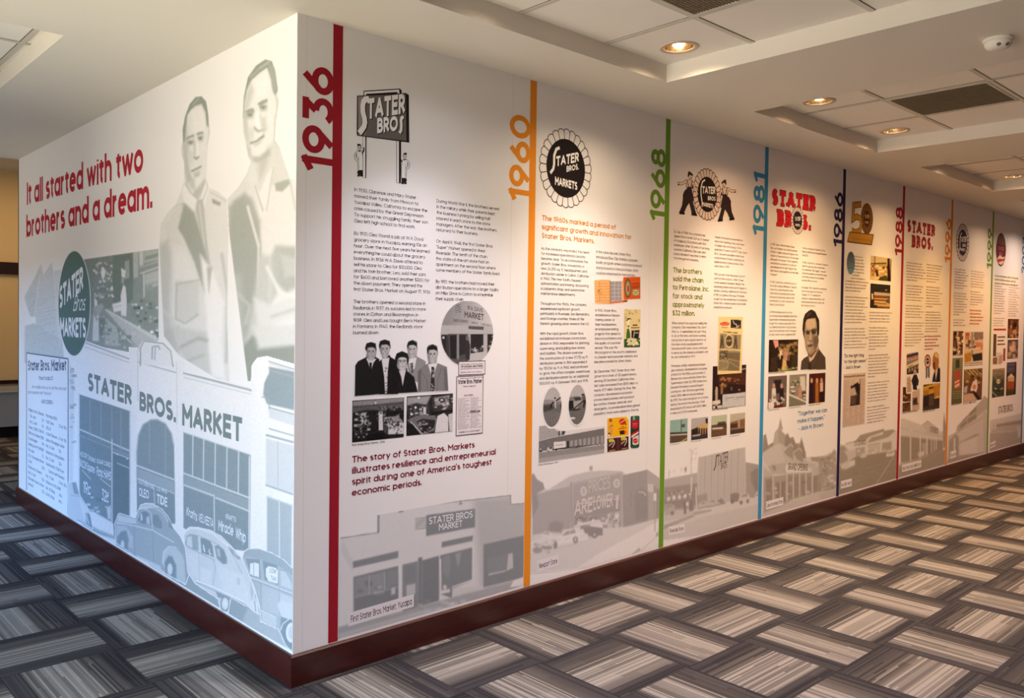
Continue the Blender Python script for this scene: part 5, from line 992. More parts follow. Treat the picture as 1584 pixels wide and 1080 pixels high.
# 1981: colour photos
t = photo('colour photo of people under trees with a flag, left of the suited man', 1211, 552)
P = Pic('R', [(1189.2, 526), (1234.6, 525), (1233.6, 573), (1188.7, 576)], step=.004, layer=8, base='#2a1c16').zoom(1160, 460, 4.5)
P.p('160,300 195,298 200,340 175,355', '#d9968c', 3); P.speck(46, (190, 300, 320, 400), ['#7a6238', '#4a3a20', '#a88c5a', '#2a2016'], 10, 28, 9, 5, .8); P.p('215,360 270,355 275,440 215,440', '#a08060', 6).p('150,420 190,420 190,520 140,520', '#3a2a1e', 5).p('205,370 222,368 224,430 206,430', '#d8c4b0', 4)
for x in (214, 252): P.p([(x, 405), (x+16, 405), (x+18, 500), (x, 500)], '#2a1a1a', 3)
P.p('228,430 250,430 262,510 220,512', '#d2b070', 4).p('290,400 330,400 330,510 285,512', '#3c3220', 6).p('240,380 262,378 262,440 240,442', '#b88a78', 4); P.speck(16, (190, 480, 320, 512), ['#8a9a58', '#c8b878'], 10, 24, 10, 5, .6); P.noise(24, 1.2, 57); P.build('image', t); caption(t, 1188.6, 578.6, 1214, 576.6, greek(random.Random(5), .8))
S3 = [((1188.2, 583.2), (1217, 580.2), (1216.2, 629), (1187.4, 632.8), 'leftmost of three small colour photos, with two men shaking hands', 0), ((1221, 580), (1247.6, 578.6), (1246.6, 626), (1220.2, 629.3), 'middle of three small colour photos, with shoppers in a grey store', 1), ((1251.6, 578.6), (1276.6, 576.6), (1276, 621.6), (1250.8, 625), 'rightmost of three small colour photos, with people in red brown light', 2)]
for a, b, c, d, lb, i in S3:
    t = photo(lb, (a[0]+b[0])/2, (a[1]+d[1])/2); P = Pic('R', [a, b, c, d], step=.004, layer=8, base=('#6a5a56', '#8a8676', '#4a2018')[i]); x0, x1, y0, y1 = a[0], b[0], a[1], d[1]; f = lambda *p: [(x0+u*(x1-x0), y0+v*(y1-y0)) for u, v in p]
    if i == 0: P.p(f((.3, .1), (.7, .08), (.7, .5), (.3, .52)), '#2c2426', 1.5); [P.p(f((u, .36), (u+.2, .34), (u+.24, .78), (u-.02, .8)), c_, 1).e(*f((u+.1, .28))[0], 2.2, 4, '#b8907a', .8) for u, c_ in ((.2, '#d8d0cc'), (.62, '#2a2022'))]; P.speck(20, (x0+1, y0+24, x1-2, y1-4), ['#2a2022', '#8a7a78', '#d0c8c4'], 2, 5, 3, .8).p(f((0, .8), (.3, .76), (.34, 1), (0, 1)), '#e0d8d4', 1).p(f((.3, .92), (.8, .84), (.8, .94), (.3, 1)), '#5a1f1c', 1)
    if i == 1: P.speck(46, (x0+1, y0+8, x1-2, y1-10), ['#d8d4c8', '#5a564c', '#a09a88', '#e8e4dc', '#3a3632'], 2, 6, 4, .8, .5).p(f((.6, .05), (.9, .04), (.94, .5), (.66, .5)), '#e0dcd4', 1, .8).p(f((.5, .4), (.7, .38), (.74, .7), (.5, .72)), '#c08a80', 1.2).p(f((0, .7), (1, .76), (1, 1), (0, 1)), '#7a7868', 1.5).l(f((0, .62), (1, .86)), 2, '#e8e4dc', 1)
    if i == 2: [P.p(f((u, .3), (u+.2, .28), (u+.2, .95), (u, .96)), c_, 1).e(*f((u+.1, .22))[0], 2, 4, '#c89a78', .8) for u, c_ in ((.05, '#2a1a20'), (.38, '#a8682a'), (.66, '#d8b8a8'))]; P.p(f((.64, .6), (.9, .58), (.9, 1), (.66, 1)), '#2a1412', 1)
    P.noise(18, 1, 60+i); P.build('image', t); caption(t, d[0], d[1]+3, d[0]+18, d[1]+1, greek(random.Random(i+20), .6))
# 1986: disc, two photos, newspaper page
t = photo('blue oval disc with a tiny red mark, at the top of the navy 1986 panel', 1316, 407, 'printed emblem')
cu, cv = uvc('R', 1316, 407); P = Pic('R', uv=(cu-.085, cu+.085, cv-.105, cv+.105), step=.005, layer=8, base='#5a6a7e', mask=True); P.clip(uv2px('R', np.stack([cu+.074*np.cos(a_), cv+.092*np.sin(a_)], 1)), .5); P.zoom(1300, 385, 10.8)
P.grad((170, 80), '#4a5668', (170, 400), '#7296a8').p('160,200 185,215 186,245 165,240', '#a8604a', 4).l('160,195 185,230', 6, '#2c2430', 3).l('120,318 215,322', 10, '#4a5668', 4); P.build('image', t)
t = photo('sunny photo of a crowd and flagpole, upper of two in the navy 1986 panel', 1362, 416)
P = Pic('R', [(1347, 396), (1379, 399.6), (1378, 437), (1346, 431)], step=.005, layer=8, base='#b89a60').zoom(1300, 385, 10.8)
P.p('505,120 850,150 850,260 505,240', '#c9b488', 6).l('575,125 572,240', 14, '#5a4a30', 4).l('515,250 760,240', 20, '#3c3226', 8); P.speck(40, (508, 250, 780, 420), ['#e8d4a8', '#8a6238', '#3c2a20', '#b8683a', '#d8b888'], 18, 50, 11, 8, .9); P.p('505,470 780,440 830,560 505,510', '#d9bd84', 10).p('630,520 660,470 770,440 800,540 700,550', '#4f4020', 8).p('580,350 612,340 640,460 600,460', '#2a2020', 6).p('785,160 820,160 840,560 785,556', '#24181a', 5).p('835,180 850,180 850,560 838,560', '#8a6a3a', 4); P.noise(20, 1.2, 66); P.build('image', t)
t = photo('photo of a dark market front, lower of two in the navy 1986 panel', 1362, 457)
P = Pic('R', [(1346.6, 438), (1377, 441.6), (1376.4, 477), (1345.6, 477)], step=.005, layer=8, base='#5a3c26').zoom(1300, 385, 10.8)
P.p('500,575 835,605 835,740 500,730', '#2c2624', 6).p('560,720 830,745 830,800 560,780', '#b8b0a0', 8).l('570,790 720,800', 34, '#8a4a3a', 6).l('730,800 830,806', 30, '#6a4a40', 6).p('560,820 830,830 830,990 560,960', '#c9a468', 8).l('560,850 830,870', 18, '#3a2a20', 6).l('560,905 760,920', 14, '#6a4c2a', 6).l('560,960 820,975', 16, '#7a5a34', 6).p('500,730 560,730 560,985 495,985', '#2a201c', 5).p('515,750 545,745 550,840 520,850', '#d0b890', 6).p('560,940 610,940 615,990 560,990', '#20222a', 4).e(762, 690, 20, 12, '#9a8a3a', 6).p('740,860 820,830 830,920 770,900', '#5a5450', 6); P.noise(18, 1.2, 67); P.build('image', t)
t = photo('pale newspaper page with a dark centre photo, under the navy quotation', 1321, 620, 'newspaper page', None, 'newspaper_page')
q = px2uv('R', [1304.6, 1338.6, 1337.6, 1303.2], [578.5, 577, 655.6, 661.6]); u0, u1, v0, v1 = q[[0, 3], 0].mean(), q[[1, 2], 0].mean(), q[[2, 3], 1].mean(), q[[0, 1], 1].mean()
k = Ink('R', 7); k.poly([(u0, v0), (u1, v0), (u1, v1), (u0, v1)], '#cfbcae'); w_ = u1-u0; k.text('Stater now the top cash man', (u0+.01, v1-.03), (1, 0), (0, .018), '#3a2c28', .2, z=1, width=w_*.94) if 0 else k.text(greek(random.Random(2), .7), (u0+.01, v1-.03), (1, 0), (0, .018), '#3a2c28', .22, z=1, width=w_*.94)
k.layer = 8
columns_of_print(k, 'R', u0+.006, u0+w_*.30, v0+.19, v1-.045, 22, '#8a766a', 31, 1); columns_of_print(k, 'R', u0+w_*.76, u1-.004, v0+.19, v1-.045, 22, '#8a766a', 32, 1); columns_of_print(k, 'R', u0+.006, u1-.004, v0+.008, v0+.185, 18, '#8a766a', 33, 4); k.build('sheet', t)
P = Pic('R', uv=(u0+w_*.32, u0+w_*.76, v0+.165, v1-.05), step=.005, layer=10, base='#3a2c26').zoom(1160, 460, 4.5); P.p('690,560 765,555 765,600 690,620', '#c8b8a8', 4).p('720,610 752,590 762,640 740,680 716,660', '#241a18', 4).p('695,640 730,625 745,680 700,690', '#bca898', 5).p('690,690 740,690 735,740 690,745', '#5a4a42', 6); P.noise(30, 1.5, 70); P.build('image', t)
# 1988: flyers, ribbon, man, truck
t = photo('store flyer with a navy heading and red line over a pale store front', 1411, 558, 'flyer')
P = Pic('R', [(1402, 547), (1421, 543), (1421, 576), (1402, 583)], step=.006, layer=8, base='#d9c2a8', mask=True).zoom(1395, 480, 10.8)
P.clip('68,730 272,680 285,1052 78,1080', 3).p('70,735 270,690 272,770 72,810', '#c8bcb4', 3).l('90,772 190,748', 56, '#3c3a56', 4).l('210,742 262,728', 52, '#3c3a56', 4).l('72,828 276,776', 20, '#b84030', 3).p('75,850 276,800 276,900 80,940', '#7a7f86', 5).p('80,925 276,830 280,900 82,980', '#dcc8a8', 4).p('82,980 280,895 284,1052 82,1080', '#3c2c28', 4); [P.p([(110+j*48, 980-j*18), (140+j*48, 968-j*18), (140+j*48, 1030-j*20), (110+j*48, 1040-j*20)], '#9a8a78', 4) for j in range(4)]; P.l('110,950 180,915', 12, '#4a3a34', 3); P.build('image', t)
t = photo('cut-out of a figure in a black gown beside a narrow text card', 1411, 593, 'cut-out picture')
P = Pic('R', [(1401, 569), (1423, 569), (1423, 611), (1401, 611)], step=.006, layer=9, base='#d8c0ac', mask=True).zoom(1380, 440, 5.294)
P.clip('118,756 150,745 162,880 118,892', 3).clip('156,790 176,735 200,735 218,790 212,830 200,830 205,865 170,865 168,830', 2).p('156,790 176,740 200,738 218,790 212,832 202,830 205,865 170,866 168,830', '#241e22', 3).e(186, 722, 7, 12, '#8a5c44', 2).clip([(180, 710), (194, 710), (194, 736), (180, 736)], 1).l('176,708 198,704', 5, '#1e1a1e', 1.5)
for j in range(9): P.l([(124, 775+j*13), (150, 768+j*13)], 5, '#5a4a44', 2)
P.build('image', t)
t = photo('small column of brown photos and a pale news cutting below the gowned figure', 1411, 618)
P = Pic('R', [(1396.4, 598), (1423, 597), (1422, 634), (1395.8, 637)], step=.006, layer=7, base='#cdb6a4', mask=True).zoom(1380, 440, 5.294)
P.clip('86,838 152,845 152,962 86,962', 2).clip('84,970 150,962 150,1042 84,1050', 2).clip('164,880 230,850 224,1038 162,1045', 2).p('86,838 152,845 152,958 86,962', '#4a2c1c', 2).p('84,970 150,964 150,1040 84,1050', '#5a3a24', 2); P.speck(30, (90, 850, 148, 1040), ['#a8683a', '#2c1a14', '#c89a6a', '#7a4a2a'], 8, 18, 12, 3, .8).p('168,930 206,925 206,985 168,990', '#4a3c34', 3); P.speck(14, (170, 930, 204, 985), ['#8a7a6a', '#2a221e'], 6, 14, 13, 3)
for j in range(11): P.l([(168, 888+j*14), (222, 876+j*14)], 4, '#a8968a', 2) if not 3 < j < 8 else None
P.build('image', t); caption(t, 1395.6, 640.4, 1420, 637, greek(random.Random(9), .7))
t = photo('award ribbon rosette with red rim and two blue tails', 1434.6, 565, 'printed emblem')
P = Pic('R', [(1429, 547), (1440.5, 547), (1440.5, 590), (1429, 590)], step=.006, layer=8, base='#e6cfba', mask=True).zoom(1395, 480, 10.8)
P.clip([(430+54*math.cos(a), 855+118*math.sin(a)) for a in a_], 2).clip('398,960 462,960 462,1140 430,1110 400,1150', 2).p('398,955 462,955 462,1180 398,1180', '#4a4a66', 3).l('430,960 430,1130', 14, '#d8c8c0', 4).e(430, 855, 52, 116, '#8a2f2c', 3).e(430, 855, 38, 86, '#e0cabc', 3).e(430, 850, 26, 56, '#2a2430', 3).l('412,850 450,840', 18, '#b8a8a0', 4); P.build('image', t)
t = photo('cut-out of a balding man in a dark jacket, above the yellow truck', 1448, 565)
P = Pic('R', [(1441, 543), (1456, 543), (1455, 594), (1441, 594)], step=.006, layer=9, base='#b88a52', mask=True).zoom(1395, 480, 10.8)
P.clip('512,840 520,770 545,710 580,700 612,740 618,870 610,930 640,980 640,1200 505,1200 520,1100 545,1010 515,960', 3).p('512,840 520,770 545,708 582,698 612,740 618,880 600,950 560,1010 522,990', '#a8713c', 5).p('560,710 600,730 612,800 570,790 540,760', '#dcb888', 8).p('515,880 550,860 560,1000 520,985', '#6a3c22', 7).p('540,1040 600,960 640,980 640,1220 500,1220 520,1080', '#24202a', 4).p('555,1020 600,950 590,1060 565,1180', '#d8c4a8', 4).l('520,905 545,905', 8, '#3c2416', 4).noise(10, 1, 80); P.build('image', t)
t = photo('photo of a yellow truck lowered on dark ground, bottom of the crimson 1988 panel', 1440, 614)
P = Pic('R', [(1428.4, 597), (1454, 591), (1453, 632), (1427, 635.6)], step=.006, layer=8, base='#3a2c24').zoom(1380, 440, 5.294)
P.p('256,838 388,800 388,880 262,910', '#c8922a', 4).p('250,880 300,860 300,900 255,915', '#a8761e', 4).l('260,850 385,810', 5, '#e0b84a', 3).p('340,830 388,820 388,930 345,920', '#b8822a', 4).l('308,850 330,846', 18, '#5a4422', 3).p('300,910 340,905 340,990 300,995', '#5a4a3a', 5).p('255,930 300,920 300,1000 255,1010', '#2a2220', 6).p('250,1010 388,990 388,1016 248,1034', '#4a3a2c', 5).l('350,930 388,920', 12, '#d8c070', 4).noise(24, 1.4, 81); P.build('image', t); caption(t, 1427, 638.5, 1446, 635.6, greek(random.Random(10), .7))
# 1996 photos
t = photo('brown photo of racing figures, upper left of four photos in the amber 1996 panel', 1481.5, 530)
P = Pic('R', [(1474.2, 512), (1489.8, 512.6), (1489.4, 548.6), (1473.6, 549)], step=.0065, layer=8, base='#6a4a34').zoom(1380, 440, 5.294); P.speck(34, (497, 384, 580, 575), ['#b8a078', '#3a2a20', '#8a5a3a', '#d8c4a8', '#7a2c24'], 10, 26, 14, 4, .9, 1.6); P.l('530,400 545,560', 8, '#cfc0a8', 4).l('512,420 530,520', 6, '#2a2020', 3).noise(20, 1.3, 82); P.build('image', t); caption(t, 1473.6, 551.6, 1489, 550.4, greek(random.Random(11), .5))
t = photo('collage with a yellow machine, upper right of four in the amber 1996 panel', 1506, 537)
P = Pic('R', [(1492.4, 513), (1520.8, 513.6), (1520, 560), (1491.4, 562)], step=.0065, layer=8, base='#d8bfa0').zoom(1380, 440, 5.294); P.speck(30, (595, 390, 740, 520), ['#b87a50', '#8a8a96', '#e8d8c4', '#5a4a4a', '#a8502c'], 12, 34, 15, 4, .8); P.l('655,400 655,590', 16, '#8a9a98', 5).p('670,390 742,392 742,450 672,452', '#8a7a7a', 5).p('680,470 740,480 740,540 690,520', '#c88a6a', 6).p('592,570 650,555 645,630 595,640', '#b8862a', 5).p('655,575 735,560 738,620 665,630', '#2a2622', 5).l('600,540 720,520', 10, '#e8dcc8', 4).noise(20, 1.3, 83); P.build('image', t)
k = Ink('R', 8); q = px2uv('R', [1491.6, 1519.8], [566.6, 564]); [k.text(greek(random.Random(12+i), .8), q[0]+np.array([0, .018*i]), (1, 0), (0, .011), '#4a3a34', .2, width=q[1, 0]-q[0, 0]) for i in range(2)]; k.build('caption', t)
t = photo('tall green card with a red badge, lower left of four in amber 1996 panel', 1480.7, 590)
P = Pic('R', [(1473, 554), (1489, 553), (1488, 623.4), (1471.6, 626)], step=.0065, layer=8, base='#77704e').zoom(1380, 440, 5.294); P.grad((530, 600), '#8a8464', (530, 960), '#5c5c38').p('520,620 550,610 552,680 520,690', '#3a4436', 6).p('508,710 560,700 560,850 510,860', '#a85440', 8).p('510,800 550,780 552,830 512,850', '#d8c0a8', 4).l('512,820 550,800', 10, '#b8382c', 3); [P.l([(495, 880+j*18), (565, 872+j*18)], 5, '#a8a07a', 3, .7) for j in range(4)]; P.build('image', t); caption(t, 1471.4, 627.8, 1486, 626, greek(random.Random(13), .5))
t = photo('photo of a tumbling person in white, lower right of four in amber 1996 panel', 1504.5, 597)
P = Pic('R', [(1491, 572), (1519.6, 569.6), (1518.6, 618), (1490, 622.6)], step=.0065, layer=8, base='#6a4a36').zoom(1380, 440, 5.294); P.p('590,700 738,690 735,760 590,780', '#8a6a3a', 6); P.speck(20, (600, 700, 735, 800), ['#b89a5a', '#3a2c20', '#5a3a2a'], 12, 30, 16, 5, .8); [P.l([(600+j*30, 700), (640+j*30, 740)], 6, '#d8c08a', 3) for j in range(4)]; P.p('660,800 690,770 700,840 690,880 650,890 640,860', '#e8d4c4', 5).e(672, 840, 16, 20, '#c8886a', 4).p('640,880 670,870 720,930 700,950 650,910', '#241c20', 5).p('590,840 620,830 610,890 588,890', '#b8b0ac', 5).p('585,900 660,890 700,950 583,965', '#c8ac98', 8).noise(18, 1.3, 84); P.build('image', t); caption(t, 1490, 626, 1510, 622.6, greek(random.Random(14), .6))
# 1999 photos
t = photo('flyer with a red top line and small print, in the olive green 1999 panel', 1545, 537, 'flyer')
k = Ink('R', 8); q = px2uv('R', [1536.6, 1555.6, 1555, 1536], [508, 509, 563, 562]); u0, u1, v0, v1 = q[[0, 3], 0].mean(), q[[1, 2], 0].mean(), q[[2, 3], 1].mean(), q[[0, 1], 1].mean(); w_ = u1-u0
k.poly([(u0, v1-.02), (u1, v1-.02), (u1, v1), (u0, v1)], '#a83a34'); k.poly([(u0, v1-.30), (u0+w_*.24, v1-.30), (u0+w_*.24, v1-.06), (u0, v1-.06)], '#5a4838'); [k.poly([(u0+w_*.32, v1-.10-i*.04), (u0+w_*(.95-.1*(i % 2)), v1-.10-i*.04), (u0+w_*(.95-.1*(i % 2)), v1-.085-i*.04), (u0+w_*.32, v1-.085-i*.04)], '#6a564a') for i in range(3)]
k.poly([(u0+w_*.82, v1-.36), (u1, v1-.36), (u1, v1-.22), (u0+w_*.82, v1-.22)], '#9a4c48'); columns_of_print(k, 'R', u0, u1, v0+.12, v1-.40, 8, '#8a7262', 41, 1); k.poly([(u0, v0), (u0+w_*.35, v0), (u0+w_*.35, v0+.07), (u0, v0+.07)], '#8a6a4a'); k.poly([(u0+w_*.5, v0), (u0+w_*.75, v0), (u0+w_*.75, v0+.09), (u0+w_*.5, v0+.09)], '#b8a08a'); k.build('sheet', t)
for a, b, c, d, lb, base, tones in (((1559, 493), (1576, 494), (1575.4, 523), (1558.4, 523), 'upper of two brown photos at the right edge of the 1999 panel', '#5a3a24', ['#c89a6a', '#2a1a14', '#8a5a3a']), ((1558.6, 526), (1575, 525), (1574.4, 554.4), (1558, 555.4), 'lower of two brown photos at the right edge of the 1999 panel', '#5c4a4a', ['#d8b898', '#3a3034', '#8a7a78'])):
    t = photo(lb, (a[0]+b[0])/2, (a[1]+d[1])/2); P = Pic('R', [a, b, c, d], step=.0065, layer=8, base=base); P.speck(22, (a[0], a[1], b[0], d[1]), tones, 2, 6, int(a[1]), .9, 1.6, .8); P.noise(20, 1.2, 85); P.build('image', t)
t = photo('green toned photo of a chrome engine, lower left of the olive green 1999 panel', 1544, 586)
P = Pic('R', [(1535.6, 570), (1554, 570.4), (1553.2, 612.6), (1534, 615.6)], step=.0065, layer=8, base='#4c5040').zoom(1380, 440, 5.294); P.grad((870, 690), '#a89a80', (870, 800), '#3f4436').p('820,700 918,700 918,730 820,740', '#8a7c64', 6).e(870, 795, 16, 20, '#e8d8b8', 4).l('830,730 868,800', 8, '#8a8a70', 4).l('912,730 876,800', 8, '#7a7a60', 4).l('840,850 870,870 905,850', 10, '#b8b498', 4).e(870, 868, 26, 8, '#24241c', 3).l('820,880 860,920', 8, '#a8a488', 4).noise(24, 1.3, 86); P.build('image', t)
t = photo('poster of a white columned building above red fruit, lower right of the 1999 panel', 1564, 587, 'poster')
P = Pic('R', [(1557.6, 561), (1573, 560), (1570.4, 610), (1555.6, 612.8)], step=.0065, layer=8, base='#3a2a2c').zoom(1380, 440, 5.294); P.l('945,660 1000,655', 26, '#5c5a70', 4).p('940,680 1004,676 1002,720 940,725', '#5a5468', 6).p('945,760 975,728 1000,755 1000,795 948,798', '#e0c898', 4); [P.l([(955+j*12, 765), (955+j*12, 795)], 4, '#8a6a4a', 2) for j in range(4)]; P.p('940,800 1000,796 998,860 938,870', '#a8502c', 8).p('936,860 998,855 996,900 934,908', '#4a4a24', 8).noise(24, 1.2, 87); P.build('image', t)

# ---------------------------------------------------------------- wide pale store pictures along the foot of the timeline
def store(i, label, x, y, v1, step=.0045, lo=(128, 132, 137), base=255, u0=None, u1=None):
    t = photo(label, x, y, 'store picture', 'pale store pictures along the baseboard', 'store_picture')
    P = Pic('R', uv=(U0[i]+.003 if u0 is None else u0, U0[i+1]-BAR_W-.003 if u1 is None else u1, BBH+.012, v1), step=step, layer=3, base=base, lo=lo, mask=True)
    return t, P
def tagbox(t, z, a, b, h, txt):
    """white caption tag between two zoomed pixels of its baseline"""
    q = px2uv('R', *zip(*z(a, b))); d = q[1]-q[0]; L_ = np.linalg.norm(d); d = d/L_; k = Ink('R', 7); up_ = np.array([0, 1.0])
    k.poly([q[0]-d*.012-up_*h*.45, q[1]+d*.012-up_*h*.45, q[1]+d*.012+up_*h*1.5, q[0]-d*.012+up_*h*1.5], '#e4e0e4'); k.text(txt, q[0], d, (0, h), '#3a3336', .14, z=1, width=L_, nseg=14); k.build('caption_tag', t)
def vtop(x, y): return px2uv('R', [x], [y])[0, 1]
# 1936
t, P = store(0, 'pale picture of a stepped-front market with a shop sign, foot of the 1936 panel', 670, 880, vtop(780, 762), .0036, (120, 127, 132)); P.zoom(460, 740, 3.858)
roof = '255,354 475,320 477,190 1275,98 1277,152 1372,145 1372,660 950,760 200,1010'
P.clip(roof, 1.5).clip('604,205 618,118 634,200', 1.5).clip('960,160 972,80 988,156', 2)
P.p(roof, 222, 2).grad((300, 500), 224, (1050, 400), 206).p('1050,130 1120,118 1372,100 1372,660 1100,700', 128, 40, .8).p('1110,395 1360,340 1360,600 1110,650', 150, 20, .5)
P.l('255,356 470,324', 8, 70, 2).l('482,322 484,192', 13, 60, 2).l('484,190 1275,100', 8, 75, 2).l('1272,100 1275,152 1372,147', 9, 90, 2).p('270,372 330,490 330,560 262,440', 170, 10, .5)
P.p('602,206 618,176 634,200', 30, 2).l('618,120 618,180', 3, 90, 1.5).p('962,158 974,138 986,154', 40, 2).l('950,180 962,90 974,86 980,140', 2, 190, 1)
P.p('768,220 1060,182 1060,292 768,346', 38, 2)
for j in range(5): P.l([(706, 244+j*15), (764, 236+j*15)], 8, 70, 2).l([(706, 251+j*15), (764, 243+j*15)], 4, 245, 1.5)
P.p('330,496 602,434 602,474 332,536', 45, 2).p('862,380 1048,342 1044,374 860,414', 40, 2)
P.p('334,588 604,522 604,750 334,820', 40, 3).p('344,600 420,580 420,690 346,706', 90, 4, .6).p('436,580 510,560 512,660 436,680', 100, 4, .6).p('530,556 596,540 596,630 530,650', 70, 4, .6); P.speck(14, (345, 600, 590, 680), [150, 30, 60], 14, 40, 3, 3, .6); P.l('340,710 600,650', 8, 110, 3, .7).l('428,580 428,690', 8, 130, 2).l('518,560 520,660', 8, 130, 2).p('345,720 600,655 600,740 345,805', 25, 4, .7).p('560,655 584,648 584,690 560,696', 170, 4)
P.l('328,590 328,822', 8, 220, 2).l('330,584 606,518', 6, 225, 2).l('608,520 610,745', 12, 225, 2).p('626,516 718,494 720,780 626,815', 50, 3).p('650,640 704,628 704,690 650,705', 165, 5).p('640,530 700,516 700,610 640,624', 35, 4, .6).p('720,475 745,470 745,760 720,775', 30, 3).p('745,490 845,462 845,730 745,760', 26, 3).p('852,460 1046,412 1044,610 925,660 922,715 850,690', 40, 3).l('854,486 856,672', 7, 235, 2).p('868,470 910,455 915,540 900,600 866,560', 80, 5, .6).p('940,450 975,440 970,500 956,530', 120, 5, .6); P.l('1048,412 1046,612', 10, 215, 2).l('925,650 1046,606', 8, 215, 3).p('850,670 910,660 910,680 850,692', 220, 3).e(880, 650, 12, 14, 190, 3).p('926,660 1110,640 1110,690 926,720', 190, 6)
P.e(676, 716, 10, 13, 210, 2, .8).p('1110,395 1358,340 1358,590 1110,650', 42, 3).p('1130,480 1260,450 1250,556 1140,580', 70, 6, .5).p('1258,452 1284,446 1288,535 1230,560 1140,580 1140,570 1250,548', 165, 3).l('1360,340 1362,600', 8, 130, 3)
P.p('200,900 640,790 1000,690 1372,600 1372,700 200,1020', 110, 8).p('240,930 700,800 900,760 1100,730 700,870 255,990', 165, 8, .8); P.speck(40, (700, 720, 1360, 830), [230, 250, 90, 150], 16, 60, 4, 4, .6, .3); P.p('1290,610 1372,580 1372,640 1270,650', 235, 6).noise(8, 1, 5)
P.soft = 1; P.build('image', t)
k = Ink('R', 6); zf = zz(460, 740, 3.858)
for txt, a, b, h in (('STATER BROS', (784, 276), (1046, 234), .038), ('MARKET', (844, 312), (984, 288), .036)):
    q = px2uv('R', *zip(*zf(a, b))); d = q[1]-q[0]; L_ = np.linalg.norm(d); k.text(txt, q[0], d/L_, (0, h*.88), '#e3e6ea', .16, width=L_, serif=.03)
k.build('sign_lettering', t); tagbox(t, zf, (318, 862), (682, 752), .030, 'First Stater Bros. Market, Yucaipa')
# 1960
t, P = store(1, 'pale picture of a domed supermarket with parked cars, foot of the orange 1960 panel', 925, 800, vtop(920, 716), .0042, (134, 130, 132)); P.zoom(820, 680, 5.4)
P.clip('0,290 30,280 60,330 110,360 120,410 160,410 330,300 480,265 500,218 524,218 524,258 620,256 760,262 800,290 980,250 1100,335 1100,1000 0,1120', 2)
P.p('0,290 1100,250 1100,1000 0,1120', 225, 2).p('160,415 330,310 480,268 640,258 760,264 800,290 420,380', 168, 3).p('150,425 340,388 340,745 20,800 20,470', 112, 3).p('0,290 30,285 60,335 110,365 125,415 60,450 70,560 20,650', 70, 10).e(508, 240, 15, 22, 110, 4).p('332,356 770,264 772,730 350,760', 128, 3).l('332,360 768,268', 9, 170, 3).l('340,362 350,755', 12, 90, 3)
P.p('362,378 752,290 752,600 365,640', 108, 3)
for j in range(5): P.l([(448+j*76, 360-j*17), (448+j*76, 560)], 2.5, 85, 1.5, .7)
P.e(446, 432, 25, 38, 235, 3).e(446, 432, 17, 27, 125, 3).l('436,432 458,430', 6, 200, 2).e(722, 366, 25, 36, 235, 3).e(722, 366, 17, 26, 125, 3).l('712,366 734,362', 6, 200, 2)
P.p('770,300 980,250 985,690 775,735', 82, 3).p('980,250 1100,335 1100,650 985,690', 120, 3).p('980,370 1030,375 1030,440 985,440', 185, 4).p('1030,385 1054,390 1056,680 1032,690', 85, 3).p('1056,410 1100,415 1100,650 1060,660', 62, 4).p('870,470 920,400 985,440 985,660 880,680', 58, 14, .8).p('830,440 850,430 850,560 832,560', 66, 12, .7).l('908,440 945,440 966,466', 8, 215, 3)
P.p('365,560 752,480 752,740 370,755', 72, 4, .75); P.speck(36, (370, 640, 750, 750), [210, 150, 40, 180], 12, 34, 6, 3, .8, 1.2).p('645,620 690,612 690,750 645,755', 190, 4, .8).p('700,610 746,600 746,720 700,730', 200, 4, .7); P.speck(20, (648, 615, 744, 740), [60, 120, 240], 8, 24, 7, 3)
P.p('0,800 340,745 780,735 1100,650 1100,1000 0,1120', 205, 4).p('160,700 220,675 280,700 260,780 150,770', 72, 14).p('560,960 860,800 1100,665 1100,900 520,1090 370,1090', 240, 6).p('820,985 910,905 925,925 830,975', 130, 3).l('925,930 1090,780', 4, 140, 2).p('1048,785 1090,755 1090,790 1050,815', 140, 3).l('1046,450 1042,765', 9, 130, 2).p('1032,448 1054,450 1054,512 1030,510', 235, 2)
P.l('0,960 360,880 560,800 620,792', 8, 150, 5, .5)
# cars in the picture
P.p('360,735 380,712 420,700 578,668 604,700 612,770 600,780 440,800 380,770', 225, 3).p('440,740 480,722 606,740 606,800 470,812', 55, 3).p('418,725 500,712 500,740 420,750', 70, 3).e(538, 795, 28, 30, 45, 3).e(538, 795, 12, 13, 150, 2).l('370,735 590,680', 4, 140, 2)
P.p('195,860 260,800 290,760 350,745 400,770 484,790 486,835 420,850 200,890', 238, 3).p('268,805 300,768 370,752 384,780 300,800', 105, 3).l('330,760 334,795', 4, 230, 2).e(378, 838, 22, 30, 60, 3).e(378, 838, 10, 14, 180, 2).e(210, 880, 18, 34, 60, 3).l('200,842 480,800', 3, 170, 2)
P.p('100,800 120,770 160,768 190,800 255,800 240,830 110,830', 232, 3).p('110,790 125,776 155,774 165,796', 120, 3).p('0,850 60,830 130,810 200,850 190,905 110,920 0,960', 222, 4); P.speck(26, (5, 840, 190, 950), [90, 140, 240, 200], 12, 34, 9, 3, .8, .6); P.e(60, 925, 40, 26, 90, 4).e(140, 905, 46, 14, 80, 4)
P.noise(8, 1, 6); P.soft = 1; P.build('image', t)
k = Ink('R', 6); zf = zz(820, 680, 5.4)
for txt, a, b, h, c in (('PRICES', (486, 450), (668, 410), .072, '#c9c4c2'), ('ARE', (368, 640), (520, 604), .085, '#d6d1d0'), ('LOWER', (528, 592), (690, 560), .080, '#d6d1d0')):
    q = px2uv('R', *zip(*zf(a, b))); d = q[1]-q[0]; L_ = np.linalg.norm(d); k.text(txt, q[0], d/L_, (0, h), c, .17, width=L_)
